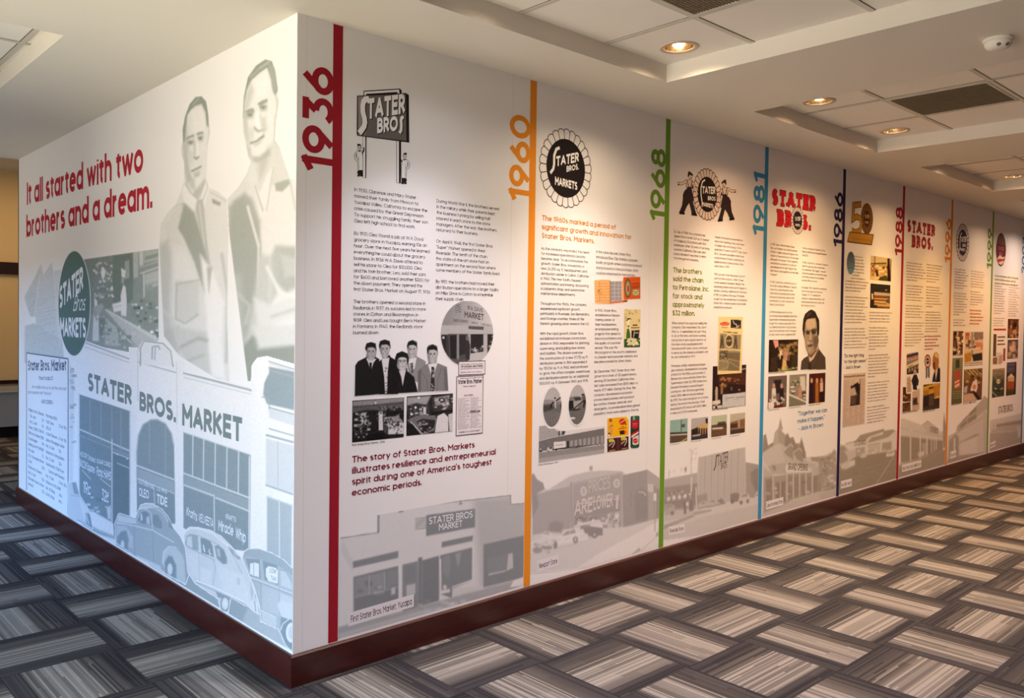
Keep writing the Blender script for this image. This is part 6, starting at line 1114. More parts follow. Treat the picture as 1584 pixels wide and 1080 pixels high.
k.lp(zf((724, 580), (728, 480)), .02, '#d6d1d0'); k.lp(zf((384, 541), (690, 496)), .008, '#cfcac8'); k.lp(zf((706, 500), (744, 492)), .010, '#d6d1d0'); k.lp(zf((712, 475), (744, 470)), .008, '#d6d1d0')
k.build('window_lettering', t); tagbox(t, zf, (72, 1080), (226, 1034), .030, 'Newport Store')
# 1968
t, P = store(2, 'pale picture of a tall ribbed store and street lamp, foot of the green 1968 panel', 1095, 745, vtop(1152, 680), .0055, (110, 102, 98)); P.zoom(1020, 640, 5.684)
P.clip('30,580 90,560 330,520 342,382 755,292 760,425 890,450 890,1000 0,1120', 2).clip('228,270 290,318 334,296 300,560 270,560 276,340', 3).clip('80,500 240,460 240,520 80,560', 4)
P.p('0,600 330,516 342,380 755,290 760,425 900,450 900,1000 0,1120', 205, 2).p('30,580 335,520 335,620 30,650', 150, 4).p('30,650 335,612 335,800 30,860', 100, 4).p('342,382 755,292 755,760 342,800', 165, 3)
for j in range(6): P.l([(402+j*58, 372-j*13), (398+j*57, 780)], 3, 95, 1.5)
P.p('758,425 890,450 890,740 760,740', 118, 4).p('800,520 850,480 890,490 890,640 850,700 810,600', 78, 14)
for j in range(5): P.p([(66+j*48, 735-j*8), (94+j*48, 730-j*8), (94+j*48, 770-j*8), (66+j*48, 776-j*8)], 230, 3)
P.speck(30, (50, 670, 330, 720), [170, 70, 140, 60], 10, 26, 8, 3, .7); P.p('30,770 330,720 420,700 420,830 30,860', 85, 6, .6)
P.l('228,268 262,292 280,340 280,560 276,720', 5, 150, 2).l('335,296 300,314 282,345', 4, 150, 2).e(230, 268, 10, 6, 110, 2).e(328, 296, 12, 6, 110, 2).l('282,560 280,690', 9, 235, 2); P.speck(24, (240, 330, 330, 500), [150, 190], 5, 12, 9, 2, .8); P.l('86,500 80,556', 6, 140, 2).p('216,480 240,464 240,505 226,520', 110, 3).l('190,470 196,510', 4, 150, 2).l('130,490 122,515', 4, 160, 2)
P.l('322,650 326,860', 9, 225, 2).p('0,900 240,870 420,800 760,760 900,745 900,1000 0,1120', 205, 5).p('40,890 140,850 460,850 400,880 200,920 40,950', 175, 6, .8).p('30,985 280,895 320,900 60,1010 0,1040', 130, 5).p('0,1040 400,900 900,790 900,1000 0,1120', 180, 8, .7).l('300,880 450,850', 12, 110, 4)
P.p('45,800 100,790 135,810 140,880 45,890', 150, 3).p('55,810 100,800 120,815 60,828', 110, 2).e(112, 876, 14, 18, 70, 3).p('210,780 232,770 236,880 216,884', 60, 4).p('260,770 290,760 300,850 262,860', 70, 5).p('232,780 256,775 258,810 234,812', 220, 3)
for a, b, s in ((340, 800, 90), (420, 785, 100), (500, 770, 80)): P.p([(a, b), (a+30, b-26), (a+s*.7, b-34), (a+s, b-10), (a+s, b+20), (a, b+40)], 170, 3).p([(a+20, b-8), (a+40, b-22), (a+s*.6, b-24), (a+s*.7, b-8)], 100, 3).l([(a, b+36), (a+s, b+16)], 8, 80, 3)
P.p('505,770 545,740 570,770 560,800', 90, 4).p('622,710 660,695 700,700 704,770 626,785', 80, 4).e(640, 776, 14, 16, 50, 3).p('695,750 730,706 780,702 796,740 796,780 700,790', 195, 3).p('720,725 740,710 770,708 776,728 722,738', 110, 3).e(718, 782, 14, 18, 70, 3).e(776, 770, 12, 18, 70, 3).p('832,745 850,690 882,680 882,750', 200, 3).p('852,705 880,694 880,720 850,726', 110, 3)
P.noise(8, 1, 7); P.soft = 1; P.build('image', t)
k = Ink('R', 6); zf = zz(1020, 640, 5.684); C_ = '#6f635e'
k.lp(zf((520, 366), (500, 372), (496, 420), (494, 460), (476, 502)), .012, C_); q = px2uv('R', *zip(*zf((510, 462), (604, 424)))); d = q[1]-q[0]; k.text('TATER', q[0], d/np.linalg.norm(d), (0, .075), C_, .16, width=np.linalg.norm(d))
q = px2uv('R', *zip(*zf((540, 492), (594, 474)))); d = q[1]-q[0]; k.text('BROS', q[0], d/np.linalg.norm(d), (0, .040), C_, .16, width=np.linalg.norm(d)); k.build('sign_lettering', t); tagbox(t, zf, (90, 1050), (210, 1026), .027, 'Riverside Store')
# 1981
t, P = store(3, 'pale picture of a steep lodge store with firs, foot of the light blue 1981 panel', 1235, 715, vtop(1206, 643), .0058, (112, 100, 86)); P.zoom(1160, 600, 4.5)
P.clip('90,330 112,320 125,400 160,380 172,310 195,280 212,205 230,285 245,330 262,310 278,350 300,340 320,390 340,380 358,340 384,440 420,480 450,480 520,470 550,420 562,460 586,420 600,440 610,770 80,920', 3)
P.p('90,330 112,320 125,420 160,380 250,320 300,340 384,440 380,520 90,470', 100, 8).p('90,460 610,500 610,770 80,920', 200, 3)
for x, y, h in ((108, 325, 140), (262, 310, 110), (300, 342, 120), (360, 342, 150), (150, 372, 70)): P.p([(x, y), (x+24, y+h*.5), (x+30, y+h), (x-28, y+h), (x-20, y+h*.5)], 78, 8)
P.p('160,395 172,310 196,282 244,322 240,400 215,420 165,410', 120, 3).p('196,282 212,206 230,284 220,300', 130, 3).p('170,315 196,285 196,380 166,395', 150, 3).p('90,450 200,380 280,430 270,520 110,535 90,480', 178, 4).p('200,382 330,480 420,520 470,530 440,560 250,520', 165, 4).p('232,440 282,388 300,420 300,500 255,470', 100, 4).p('300,450 340,416 366,450 370,520 330,500', 100, 4).l('232,442 284,390 300,410', 7, 190, 3).l('300,452 344,420 362,440', 6, 190, 3)
P.p('95,545 175,620 95,625', 160, 4).p('120,540 255,520 255,600 150,600', 150, 4).p('150,535 180,545 180,580 160,570', 95, 4).p('95,625 255,605 255,800 95,850', 120, 4).p('255,600 440,590 440,735 255,790', 110, 4).p('430,560 490,540 490,610 440,600', 165, 4).p('440,610 500,600 500,720 440,735', 105, 4)
for j in range(5): P.l([(258+j*44, 598), (258+j*44, 790-j*13)], 7, 195, 3).p([(266+j*44, 620), (292+j*44, 618), (292+j*44, 760-j*13), (266+j*44, 770-j*13)], 80, 5, .7)
P.p('110,640 156,634 156,810 114,830', 80, 4).l('160,620 162,810', 8, 190, 3).p('180,660 245,650 245,790 180,810', 75, 4).l('212,655 212,800', 6, 180, 3); P.speck(22, (110, 640, 430, 780), [200, 160, 60], 8, 24, 12, 3, .6)
P.p('250,538 408,556 408,586 250,582', 235, 2).p('470,480 540,470 590,430 610,450 610,740 500,720', 118, 14); P.speck(46, (490, 460, 600, 720), [80, 150, 180, 100], 10, 28, 13, 5, .6, 1.3); P.p('420,480 480,480 490,520 430,510', 105, 8).l('535,560 538,780', 6, 95, 3)
P.p('95,860 440,740 610,700 610,780 80,930', 178, 5).p('95,840 255,790 300,780 200,830 95,870', 120, 6).p('480,740 610,710 610,770 500,790', 160, 8).noise(9, 1, 8); P.soft = 1; P.build('image', t)
k = Ink('R', 6); zf = zz(1160, 600, 4.5); q = px2uv('R', *zip(*zf((262, 574), (402, 580)))); d = q[1]-q[0]; k.text('GRAND OPENING', q[0], d/np.linalg.norm(d), (0, .055), '#75695e', .2, width=np.linalg.norm(d)); k.build('banner_lettering', t); tagbox(t, zf, (118, 834), (226, 803), .030, 'Lake Arrowhead Store')
# 1986
t, P = store(4, 'pale picture of a white store above a parking lot, foot of the navy 1986 panel', 1342, 715, vtop(1366, 661), .0065, (112, 102, 82)); P.zoom(1160, 600, 4.5)
P.clip('620,385 655,400 668,384 730,370 770,325 932,283 1005,290 1045,320 1045,640 612,770', 3)
P.p('620,385 1045,290 1045,640 612,770', 210, 3).p('730,375 768,328 932,284 934,306 830,340 800,370', 105, 4).p('815,380 850,345 925,325 930,300 1005,288 1000,310 960,345 840,380', 110, 4).l('670,386 740,372', 6, 110, 3).l('960,312 1045,290', 4, 110, 3).p('735,420 800,410 800,470 735,485', 130, 5).p('820,395 905,380 905,445 820,460', 175, 5).l('820,400 905,386', 5, 130, 3).p('920,385 985,375 985,430 920,440', 120, 5).p('620,410 655,400 690,450 680,510 620,540', 110, 10); P.speck(14, (740, 420, 985, 470), [90, 220, 150], 8, 22, 14, 3, .6); P.p('655,440 735,430 735,490 690,500', 180, 5)
P.p('620,545 740,480 1045,430 1045,640 612,770', 82, 6); [P.l([(640+j*60, 680-j*50), (1045, 560-j*38)], 3, 120, 2, .6) for j in range(3)]; P.l('880,670 1000,480', 4, 170, 2).p('945,470 965,438 995,434 1010,455 1000,475 950,480', 215, 3).p('962,445 992,440 998,455 964,460', 130, 3).p('630,540 680,510 730,500 730,540 640,580', 190, 4).p('760,475 800,455 815,480 780,490', 195, 3).p('690,520 730,505 732,530 695,545', 210, 3).e(650, 575, 20, 10, 90, 4); P.l('720,590 740,600', 5, 60, 3).noise(9, 1, 9); P.soft = 1; P.build('image', t)
k = Ink('R', 6); q = px2uv('R', *zip(*zf((724, 410), (808, 396)))); d = q[1]-q[0]; k.text('STATER BROS', q[0], d/np.linalg.norm(d), (0, .045), '#85796a', .2, width=np.linalg.norm(d)); k.build('sign_lettering', t); tagbox(t, zf, (636, 690), (704, 672), .032, 'Hesperia Store' if 0 else greek(random.Random(3), .4))
# 1988
t, P = store(5, 'pale picture of a colonnaded store with gabled tower, foot of the crimson 1988 panel', 1425, 690, vtop(1462, 636), .0075, (108, 96, 78)); P.zoom(1380, 580, 5.294)
P.clip('70,345 240,410 290,372 380,440 415,460 415,400 425,300 440,400 455,470 450,740 50,860', 3)
P.p('70,345 245,412 415,470 410,560 70,500', 195, 4).p('245,410 290,374 382,440 380,500 290,480', 178, 4).l('245,412 290,376 382,442', 6, 120, 3).l('70,435 140,450', 4, 130, 3).l('170,460 420,510', 4, 140, 3).p('70,500 415,540 415,620 140,720 70,720', 90, 5)
for x, y in ((150, 705), (230, 675), (285, 650), (322, 635), (345, 625), (362, 612)): P.l([(x, 510), (x, y)], 10 if x < 300 else 6, 215, 3)
P.p('210,640 260,620 262,660 215,672', 205, 5).p('240,560 282,560 284,650 262,655', 180, 8, .6).p('415,420 425,300 436,380 452,440 452,600 415,600', 100, 8).p('50,740 200,690 400,625 455,600 455,745 45,860', 100, 5).p('60,720 200,690 330,640 200,710 60,760', 160, 6, .7).noise(10, 1, 10); P.soft = 1; P.build('image', t)
k = Ink('R', 6); zf = zz(1380, 580, 5.294); q = px2uv('R', *zip(*zf((308, 468), (374, 484)))); d = q[1]-q[0]; k.text('STATER BROS', q[0], d/np.linalg.norm(d), (0, .055), '#85786c', .22, width=np.linalg.norm(d)); k.build('sign_lettering', t); tagbox(t, zf, (84, 782), (234, 742), .034, greek(random.Random(8), .75))
# 1996
t, P = store(6, 'pale picture of a gabled corner store, foot of the amber 1996 panel', 1494, 670, vtop(1522, 612), .0085, (108, 98, 80)); P.zoom(1380, 580, 5.294)
P.clip('460,500 520,470 530,420 735,205 752,168 800,200 800,650 440,745', 3); P.p('460,500 530,420 735,205 752,168 800,200 800,650 440,745', 185, 3).p('530,420 752,170 800,205 800,270 745,300 540,470', 140, 5)
for a in ((560, 440, 612, 400), (575, 385, 612, 350), (620, 400, 690, 350), (632, 340, 690, 290)): P.p([(a[0], a[1]), (a[2], a[1]-42), (a[2], a[3]-30), (a[0], a[3]+10)], 85, 4)
P.l('530,472 745,350 800,360', 5, 120, 3).p('465,540 520,480 545,510 545,660 465,690', 110, 5).l('510,520 510,650', 14, 200, 4).p('540,560 690,485 715,490 560,555', 90, 4).p('560,560 690,510 700,640 560,670', 200, 8).p('745,300 800,320 800,640 750,640', 165, 5).p('460,690 560,660 800,630 800,650 440,745', 105, 5).noise(10, 1, 11); P.soft = 1; P.build('image', t); tagbox(t, zf, (480, 672), (518, 660), .036, greek(random.Random(9), .3))
# 1999
t, P = store(7, 'pale picture of a flat-roofed store, foot of the olive green 1999 panel', 1555, 660, vtop(1572, 617), .009, (108, 96, 78)); P.zoom(1380, 580, 5.294)
P.clip('800,370 1080,310 1080,590 795,645', 3); P.p('800,370 1080,310 1080,590 795,645', 195, 3).l('845,265 1030,205', 3, 190, 2).p('830,410 1080,365 1080,400 840,430', 100, 5).p('840,430 1080,400 1080,470 800,480', 150, 6).p('800,480 1080,450 1080,590 795,645', 128, 6).l('810,474 1010,462', 4, 210, 3).p('1020,420 1060,415 1060,500 1030,520', 190, 8).l('845,410 845,440', 12, 210, 3).noise(10, 1, 12); P.soft = 1; P.build('image', t)
k = Ink('R', 3); q = px2uv('R', *zip(*zf((868, 322), (990, 296)))); d = q[1]-q[0]; k.text('STATER BROS.', q[0], d/np.linalg.norm(d), (0, .085), '#8a7a66', .24, width=np.linalg.norm(d)); k.build('sign_lettering', t); tagbox(t, zf, (806, 592), (842, 574), .032, greek(random.Random(10), .3))

# ---------------------------------------------------------------- the mural on the left wall
INK_L = (104, 126, 122)
def lthing(name, x, y, label, cat): return wall_thing(name, 'L', x, y, label, cat)
def luv(x0, y0, x1, y1):
    q = px2uv('L', [x0, x1, x0, x1], [y0, y0, y1, y1]); return q[:, 0].min(), min(q[:, 0].max(), -.004), q[:, 1].min(), q[:, 1].max()
SU, SV = .0055, .0034
# headline
t = lthing('headline', 140, 300, 'large red two-line headline about two brothers and a dream, upper left wall', 'headline')
for txt, a, b, cap in (('It all started with two', (41.7, 317.3), (221.6, 265.6), 34.5), ('brothers and a dream.', (41, 367.3), (236.2, 321.2), 33.5)):
    k = Ink('L', 8); k.tp(txt, a, b, cap, '#b02a3a', .205, nseg=28); k.build('lettering', t)
# faded letters behind the badge
t = lthing('faded_letters', 75, 470, 'faded grey handwritten letter sheets behind the dark oval badge', 'printed letters')
P = Pic('L', uv=luv(38, 395, 104, 570), step=(SU, SV), layer=2, lo=INK_L, mask=True).zoom(0, 380, 3)
for q, tn in (('112,240 160,150 190,86 200,130 190,240 200,330 140,330', 178), ('170,180 240,80 265,190 275,300 280,470 180,480 165,330', 190), ('250,120 285,110 290,480 262,470', 205), ('116,372 160,360 290,440 300,560 110,545', 172)):
    P.clip(q, 4, .9); P.p(q, tn, 6)
r = random.Random(4)
for j in range(26):
    y = 210+j*12; x = 125+r.random()*30; P.l([(x, y+10), (x+60+r.random()*60, y-8)], 4, 140, 2.5, .5)
P.l('190,100 160,330', 4, 225, 3, .8).l('245,90 280,470', 4, 220, 3, .8).noise(10, 2, 3); P.build('sheet', t)
# butcher shop photograph
t = lthing('shop_photo', 188, 465, 'grey shop interior photo with two clerks and glass counter, right of the oval badge', 'printed photo')
P = Pic('L', uv=luv(127, 384, 253, 580), step=(SU*.9, SV), layer=3, lo=(92, 110, 104), mask=True).zoom(80, 360, 5.4)
P.clip('255,225 893,133 893,900 720,1010 280,930', 1.5); P.p('255,225 893,133 893,1010 255,1010', 95, 2)
P.p('270,225 520,188 520,620 330,680 270,600', 70, 8).p('680,165 760,152 760,560 680,600', 90, 6).p('510,190 680,165 680,560 560,620 510,600', 45, 6)
for j in range(5): P.l([(335, 290+j*68), (520, 262+j*62)], 5, 40, 3); P.speck(20, (345, 240+j*66, 505, 285+j*62), [150, 190, 60, 120], 9, 22, 20+j, 3, .8, 1.6)
P.e(430, 338, 17, 48, 240, 4).p('610,240 648,232 650,380 612,388', 120, 4).p('680,170 724,160 724,370 684,380', 175, 4); [P.l([(686, 188+j*18), (722, 180+j*18)], 5, 90, 3) for j in range(11)]
P.p('730,155 765,150 765,270 735,278', 190, 4).p('765,155 893,140 893,225 770,255', 150, 5).p('780,200 893,170 893,200 780,232', 90, 4).l('745,340 893,288', 9, 235, 3).l('740,290 893,240', 6, 200, 3).p('780,350 893,310 893,440 780,480', 165, 5).l('775,440 893,410', 5, 80, 3).p('775,450 840,430 850,480 785,495', 110, 4).l('770,350 772,560', 10, 215, 4)
P.p('580,295 620,320 610,380 584,365', 235, 3).l('584,330 614,345', 4, 120, 2).p('582,372 606,378 604,420 580,425', 120, 4).p('600,430 620,460 628,560 624,700 580,690 576,520', 232, 4).p('620,400 676,398 680,560 632,600', 50, 6)
P.p('345,370 385,360 392,420 380,480 350,520', 75, 5).p('355,540 380,570 384,640 360,640', 225, 4).p('350,620 420,590 440,620 395,690 400,910 340,905', 130, 6).p('350,700 395,690 392,910 340,900', 200, 6).l('360,650 375,730 395,715', 8, 90, 4).l('400,690 440,620', 8, 95, 4)
P.p('505,595 585,575 590,650 520,665', 235, 4).l('510,625 585,608', 5, 150, 3).p('660,580 780,540 880,600 885,870 740,760 670,700', 85, 6); P.speck(34, (665, 560, 880, 860), [140, 190, 50, 110], 14, 34, 31, 4, .7, 2.2)
P.p('440,640 480,650 893,880 893,960 735,975', 170, 4).p('440,640 460,640 890,880 870,900', 205, 4).l('430,700 730,980', 8, 245, 3).p('420,690 725,985 650,1000 420,930', 95, 5).p('470,740 560,820 560,950 440,940', 165, 6, .8); P.speck(26, (440, 800, 680, 980), [60, 130, 190], 14, 40, 32, 4, .7).p('395,720 450,710 440,850 400,860', 60, 6); P.speck(10, (395, 720, 450, 880), [200, 150], 8, 18, 33, 3)
P.noise(14, 1.4, 4); P.soft = 2; P.build('image', t)
# the two men
t = lthing('portrait', 350, 330, 'large pale grey portrait of two men in open-necked work shirts, upper right of left wall', 'portrait')
LO_M = (118, 128, 118)  # lighter than INK_L: glare near the corner is baked into these tones
def face_px(P): return P.zoom(240, 80, 4.318)
# man on the right
P = Pic('L', uv=luv(336, 88, 460, 600), step=(.0042, .0028), layer=4, lo=LO_M, mask=True).zoom(240, 80, 4.318)
P.clip('585,440 592,300 620,170 670,95 735,50 780,62 802,120 820,245 826,330 806,470 798,590 830,640 900,850 940,860 960,1000 960,2200 620,2200 470,1000 560,900 610,820 640,740 620,690 605,600 590,540', 3)
P.p('460,980 960,850 960,2200 460,2200', 232, 4)
P.p('580,430 600,260 700,110 790,100 826,300 806,470 790,600 720,700 650,730 612,620', 236, 6).p('640,720 790,600 800,760 720,960 650,900', 205, 14).p('690,700 780,640 740,780 700,860 690,780', 150, 22, .8)
P.p('585,440 590,300 618,172 680,88 740,50 782,62 802,122 822,250 804,296 786,262 772,180 748,108 700,140 642,192 612,262 600,340 594,440', 62, 6).l('700,110 760,70', 14, 170, 8, .7).l('640,170 690,120', 12, 150, 8, .6).p('756,80 790,90 812,240 796,280', 110, 10, .7)
P.p('586,430 600,300 640,210 660,260 620,400 612,600', 165, 20, .8).p('664,190 745,120 770,200 740,300 680,310', 250, 20)
P.p('604,402 650,376 668,400 640,420', 95, 9).p('688,346 748,316 750,336 700,372', 88, 9).e(632, 422, 22, 12, 60, 7).e(722, 372, 22, 12, 56, 7).p('606,420 660,410 655,446 612,450', 130, 12, .7).p('695,370 750,350 748,395 705,402', 130, 12, .7)
P.p('672,400 692,395 704,505 690,530 668,520', 252, 8).l('700,420 716,500', 10, 175, 10, .7).l('664,505 690,532 728,520', 12, 105, 8).p('708,440 740,430 752,520 720,560', 165, 14, .7).p('625,500 668,520 650,600 628,580', 185, 14, .7)
P.l('636,612 680,596 726,562', 13, 70, 7).l('650,600 700,584', 5, 245, 4).p('650,620 726,575 700,620 670,634', 160, 10, .7).p('660,650 720,610 740,660 690,700', 238, 12).p('650,700 700,705 760,650 770,690 690,740 650,735', 120, 14, .8).p('606,600 640,640 650,720 622,690', 150, 14, .8).l('806,300 820,380 800,470', 8, 185, 6).l('800,470 796,590 830,640', 5, 120, 4)
P.p('650,720 700,960 720,1080 640,1000 600,870', 215, 14).p('660,900 700,940 760,800 790,760 770,900 740,1080 700,1080', 240, 10).l('668,900 720,1060', 10, 150, 8).l('790,770 745,1060', 8, 170, 8)
P.p('800,880 890,852 905,880 850,935 806,930', 110, 8).l('905,880 940,1060', 12, 150, 10, .7).p('468,980 600,860 640,900 600,950 520,1010 510,1100', 205, 12)
P.p('520,1000 600,940 650,985 700,1130 705,1300 680,1500 660,1700 640,1900 560,1900 500,1700 480,1400', 118, 20)
P.zoom(0, 60, 3).p('1060,780 1130,735 1190,860 1212,1000 1205,1200 1160,1420 1080,1440 1050,1100', 95, 18, .8).l('1150,780 1200,960', 12, 228, 6).l('1200,960 1195,1300', 8, 225, 6)
P.p('1280,960 1385,965 1385,1150 1330,1180 1262,1120 1262,1010', 130, 16).p('1262,1010 1300,960 1290,1180 1250,1240', 150, 16, .8).p('1210,1000 1260,1010 1250,1260 1180,1460 1130,1450 1180,1200', 168, 20).p('1300,1000 1385,1020 1385,1100 1320,1110', 175, 14, .8)
P.p('1180,1200 1260,1240 1385,1180 1385,1280 1280,1320 1200,1400', 215, 16).p('1060,1100 1120,1090 1140,1440 1070,1440', 150, 24, .7).l('1240,1060 1300,1180 1385,1200', 14, 240, 10).l('1100,1180 1160,1240 1140,1320', 12, 170, 12, .8).l('1260,1290 1385,1250', 12, 140, 12, .7)
P.p('990,1568 1050,1520 1170,1380 1385,1420 1385,1560 1160,1600 1150,1640', 70, 12).p('1170,1330 1385,1330 1385,1420 1200,1440', 205, 16).l('1090,1300 1096,1480', 6, 235, 3).noise(7, 1.6, 21)
P.zoom(240, 80, 4.318).l('606,404 632,388 656,388', 9, 60, 4).l('690,350 720,330 748,324', 9, 55, 4).e(634, 424, 10, 8, 20, 3).e(724, 374, 9, 8, 20, 3).l('616,420 652,416', 4, 40, 3).l('704,372 744,362', 4, 40, 3).l('616,440 654,434', 4, 150, 4).l('704,392 746,382', 4, 150, 4).l('668,514 676,526 690,530', 6, 60, 3).l('640,610 680,596 724,566', 7, 35, 3).l('668,612 700,600', 5, 190, 4).p('588,440 604,410 622,520 640,620 614,600 596,540', 150, 10, .6).l('806,290 816,330 812,400 802,450', 6, 150, 4); P.soft = 2; P.build('man', t, 'taller man on the right, head tilted and smiling')
# man on the left
P = Pic('L', uv=luv(242, 145, 358, 600), step=(.0046, .003), layer=5, lo=LO_M, mask=True).zoom(240, 80, 4.318)
P.clip('186,600 183,520 200,430 230,350 270,302 310,296 342,332 356,420 362,500 366,540 352,620 346,720 340,850 360,910 420,935 480,985 490,1200 480,1800 500,2300 420,2190 160,2030 60,1900 28,1300 40,1150 80,1080 140,1020 170,940 196,860 194,740 178,690 176,640', 3)
P.p('20,900 500,900 500,2300 20,2300', 218, 5)
P.p('186,600 205,430 270,320 330,340 358,480 346,700 338,840 300,920 240,950 200,880 192,740', 222, 6).p('186,560 210,470 225,600 225,720 240,860 215,880 194,760', 150, 16, .85).p('240,390 310,360 335,440 330,540 260,540', 236, 14)
P.p('186,610 184,520 200,430 230,350 270,302 310,296 342,332 357,420 358,508 345,492 336,402 310,350 270,362 240,388 216,422 206,500 198,600', 52, 6).l('250,360 290,312', 10, 130, 8, .6)
P.l('214,578 256,560', 11, 80, 7).l('284,548 316,540', 11, 76, 7).e(236, 606, 20, 12, 55, 7).e(302, 578, 16, 12, 50, 6).p('212,590 260,580 262,622 216,630', 130, 12, .7).p('282,560 322,550 320,600 288,600', 125, 12, .7)
P.l('278,590 290,690', 12, 245, 8).l('266,600 262,690', 12, 150, 10, .8).l('260,708 276,718 292,702', 9, 70, 6).p('226,640 262,690 250,760 226,730', 180, 14, .7).l('244,798 270,786 306,768', 10, 66, 5).l('262,790 302,776', 4, 210, 3).p('256,818 300,800 296,830 268,842', 120, 10, .8).p('262,850 310,830 306,900 276,920', 235, 12).p('226,820 262,850 270,930 230,900', 165, 14).p('200,870 250,950 330,850 338,900 290,985 230,960', 130, 12, .75).l('360,500 366,540 352,618', 6, 170, 5)
P.p('196,860 210,900 280,990 262,1060 200,1010 180,940', 245, 8).p('340,860 362,912 330,1040 296,1000', 240, 8).p('282,990 318,985 330,1060 345,1250 372,1440 330,1440 300,1200 270,1060', 150, 8).l('296,1020 330,1300', 8, 200, 6)
P.p('180,1020 200,1015 262,1075 300,1200 360,1440 340,1640 260,1400 190,1240 150,1180', 95, 12).p('380,980 440,1010 432,1030 384,1012', 80, 6).p('140,1030 190,1030 150,1180 190,1300 100,1280 60,1180', 205, 16)
P.zoom(0, 60, 3).p('740,960 780,930 800,1010 790,1250 800,1400 760,1440 736,1400', 150, 18, .85).p('800,1000 840,960 900,1060 930,1200 900,1300 830,1290', 226, 14).p('815,1120 925,1130 920,1290 850,1320 815,1300', 190, 10).l('818,1140 920,1120', 9, 150, 6).l('820,1140 816,1300 860,1322 918,1280', 7, 140, 6)
P.p('930,1000 990,1080 1040,1230 1030,1400 1045,1580 960,1560 960,1300', 250, 12).p('960,1060 985,1060 970,1180', 110, 8, .8).l('1030,1000 1060,1200 1050,1500', 12, 150, 10).p('740,1360 830,1330 840,1450 780,1500 740,1480', 140, 16, .8).p('830,1340 960,1360 980,1560 900,1560 840,1460', 180, 14).l('840,1430 920,1390 960,1400', 14, 105, 10, .8).l('860,1500 940,1470', 12, 120, 10, .7).l('745,1250 800,1300 830,1420', 14, 185, 12).noise(7, 1.6, 22)
P.zoom(240, 80, 4.318).l('214,580 236,566 258,564', 8, 50, 4).l('284,552 302,540 318,544', 8, 46, 4).e(238, 608, 9, 8, 15, 3).e(303, 580, 8, 8, 15, 3).l('220,606 256,600', 4, 35, 3).l('288,578 318,570', 4, 35, 3).l('222,622 256,616', 4, 140, 4).l('290,594 318,588', 4, 140, 4).l('264,704 274,712 288,706', 7, 40, 3).l('246,798 270,788 304,770', 7, 30, 3).l('258,812 296,792', 5, 150, 4).p('186,600 204,620 216,740 246,860 214,880 196,770', 130, 10, .55).l('200,880 234,940 282,985', 5, 120, 4).l('340,860 352,905 320,990', 4, 130, 4).l('20,1200 60,1080 140,1030 190,1010', 4, 150, 5).l('372,940 480,1000', 4, 120, 4); P.soft = 2; P.build('man', t, 'shorter man on the left, in a dark-lapelled jacket')
# oval badge
t = lthing('oval_badge', 115, 470, 'dark grey-green oval badge with white lettering, over the shop photo and letters', 'logo')
q = px2uv('L', [89.8, 140.6, 115.2, 115.2], [470, 469, 386.5, 552.5]); cu, cv, ru, rv = q[:2, 0].mean(), q[2:, 1].mean(), (q[1, 0]-q[0, 0])/2, (q[2, 1]-q[3, 1])/2
k = Ink('L', 8); k.ell(cu, cv, ru, rv, '#dfe5e4', 0); k.ell(cu, cv, ru*.965, rv*.975, '#5f7975', 1); k.build('disc', t)
k = Ink('L', 11); zf = zz(80, 360, 5.4)
for txt, a, b, hz, wt in (('STATER', (66, 640), (264, 474), 205, .22), ('MARKETS', (72, 866), (286, 880), 172, .22)):
    q = px2uv('L', *zip(*zf(a, b, (a[0], a[1]-hz)))); d = q[1]-q[0]; k.text(txt, q[0], d/np.linalg.norm(d), (0, (q[2, 1]-q[0, 1])*.92), '#e6ebee', wt, width=np.linalg.norm(d), nseg=20)
q = px2uv('L', *zip(*zf((176, 655), (286, 650), (176, 520)))); d = q[1]-q[0]; k.text('Bros.', q[0]+np.array([.01, 0]), d/np.linalg.norm(d), (.05, (q[2, 1]-q[0, 1])*.98), '#e6ebee', .10, width=np.linalg.norm(d)*.92, nseg=20)
k.build('lettering', t)
# newspaper advertisement
t = lthing('newspaper_advertisement', 73, 650, 'tall framed newspaper advertisement with price columns, lower left of left wall', 'newspaper advertisement')
q = px2uv('L', [41.2, 105.6], [600, 600]); u0, u1 = q[:, 0]; vt = px2uv('L', [41.2], [546])[0, 1]; vb = BBH+.014
k = Ink('L', 5); IC = '#6c7c92'; k.poly([(u0, vb), (u1, vb), (u1, vt), (u0, vt)], '#e3e6ea')
for a in ([(u0, vb), (u0, vt)], [(u1, vb), (u1, vt)]): k.line(a, .018, IC, 1)
k.line([(u0, vt), (u1, vt)], .010, IC, 1); k.build('sheet', t)
k = Ink('L', 8); w_ = u1-u0; zf = zz(30, 520, 7.714)
def lt(txt, a, b, hz, wt=.17, serif=.05, c=IC):
    q = px2uv('L', *zip(*zf(a, b, (a[0], a[1]-hz)))); d = q[1]-q[0]; k.text(txt, q[0], d/np.linalg.norm(d), (0, q[2, 1]-q[0, 1]), c, wt, width=np.linalg.norm(d), serif=serif, nseg=14)
lt('Stater Bros. Market', (104, 412), (560, 414), 122, .20, .05, '#566780'); lt('Phone Yucaipa 20', (236, 524), (402, 526), 48); lt('We cordially invite you to visit the store and', (152, 622), (560, 648), 38, .13, .03); lt('get acquainted with "the boys."', (106, 684), (386, 704), 36, .13, .03); lt('-GROCERIES-', (258, 802), (406, 816), 46, .18)
k.build('heading', t)
k = Ink('L', 8)
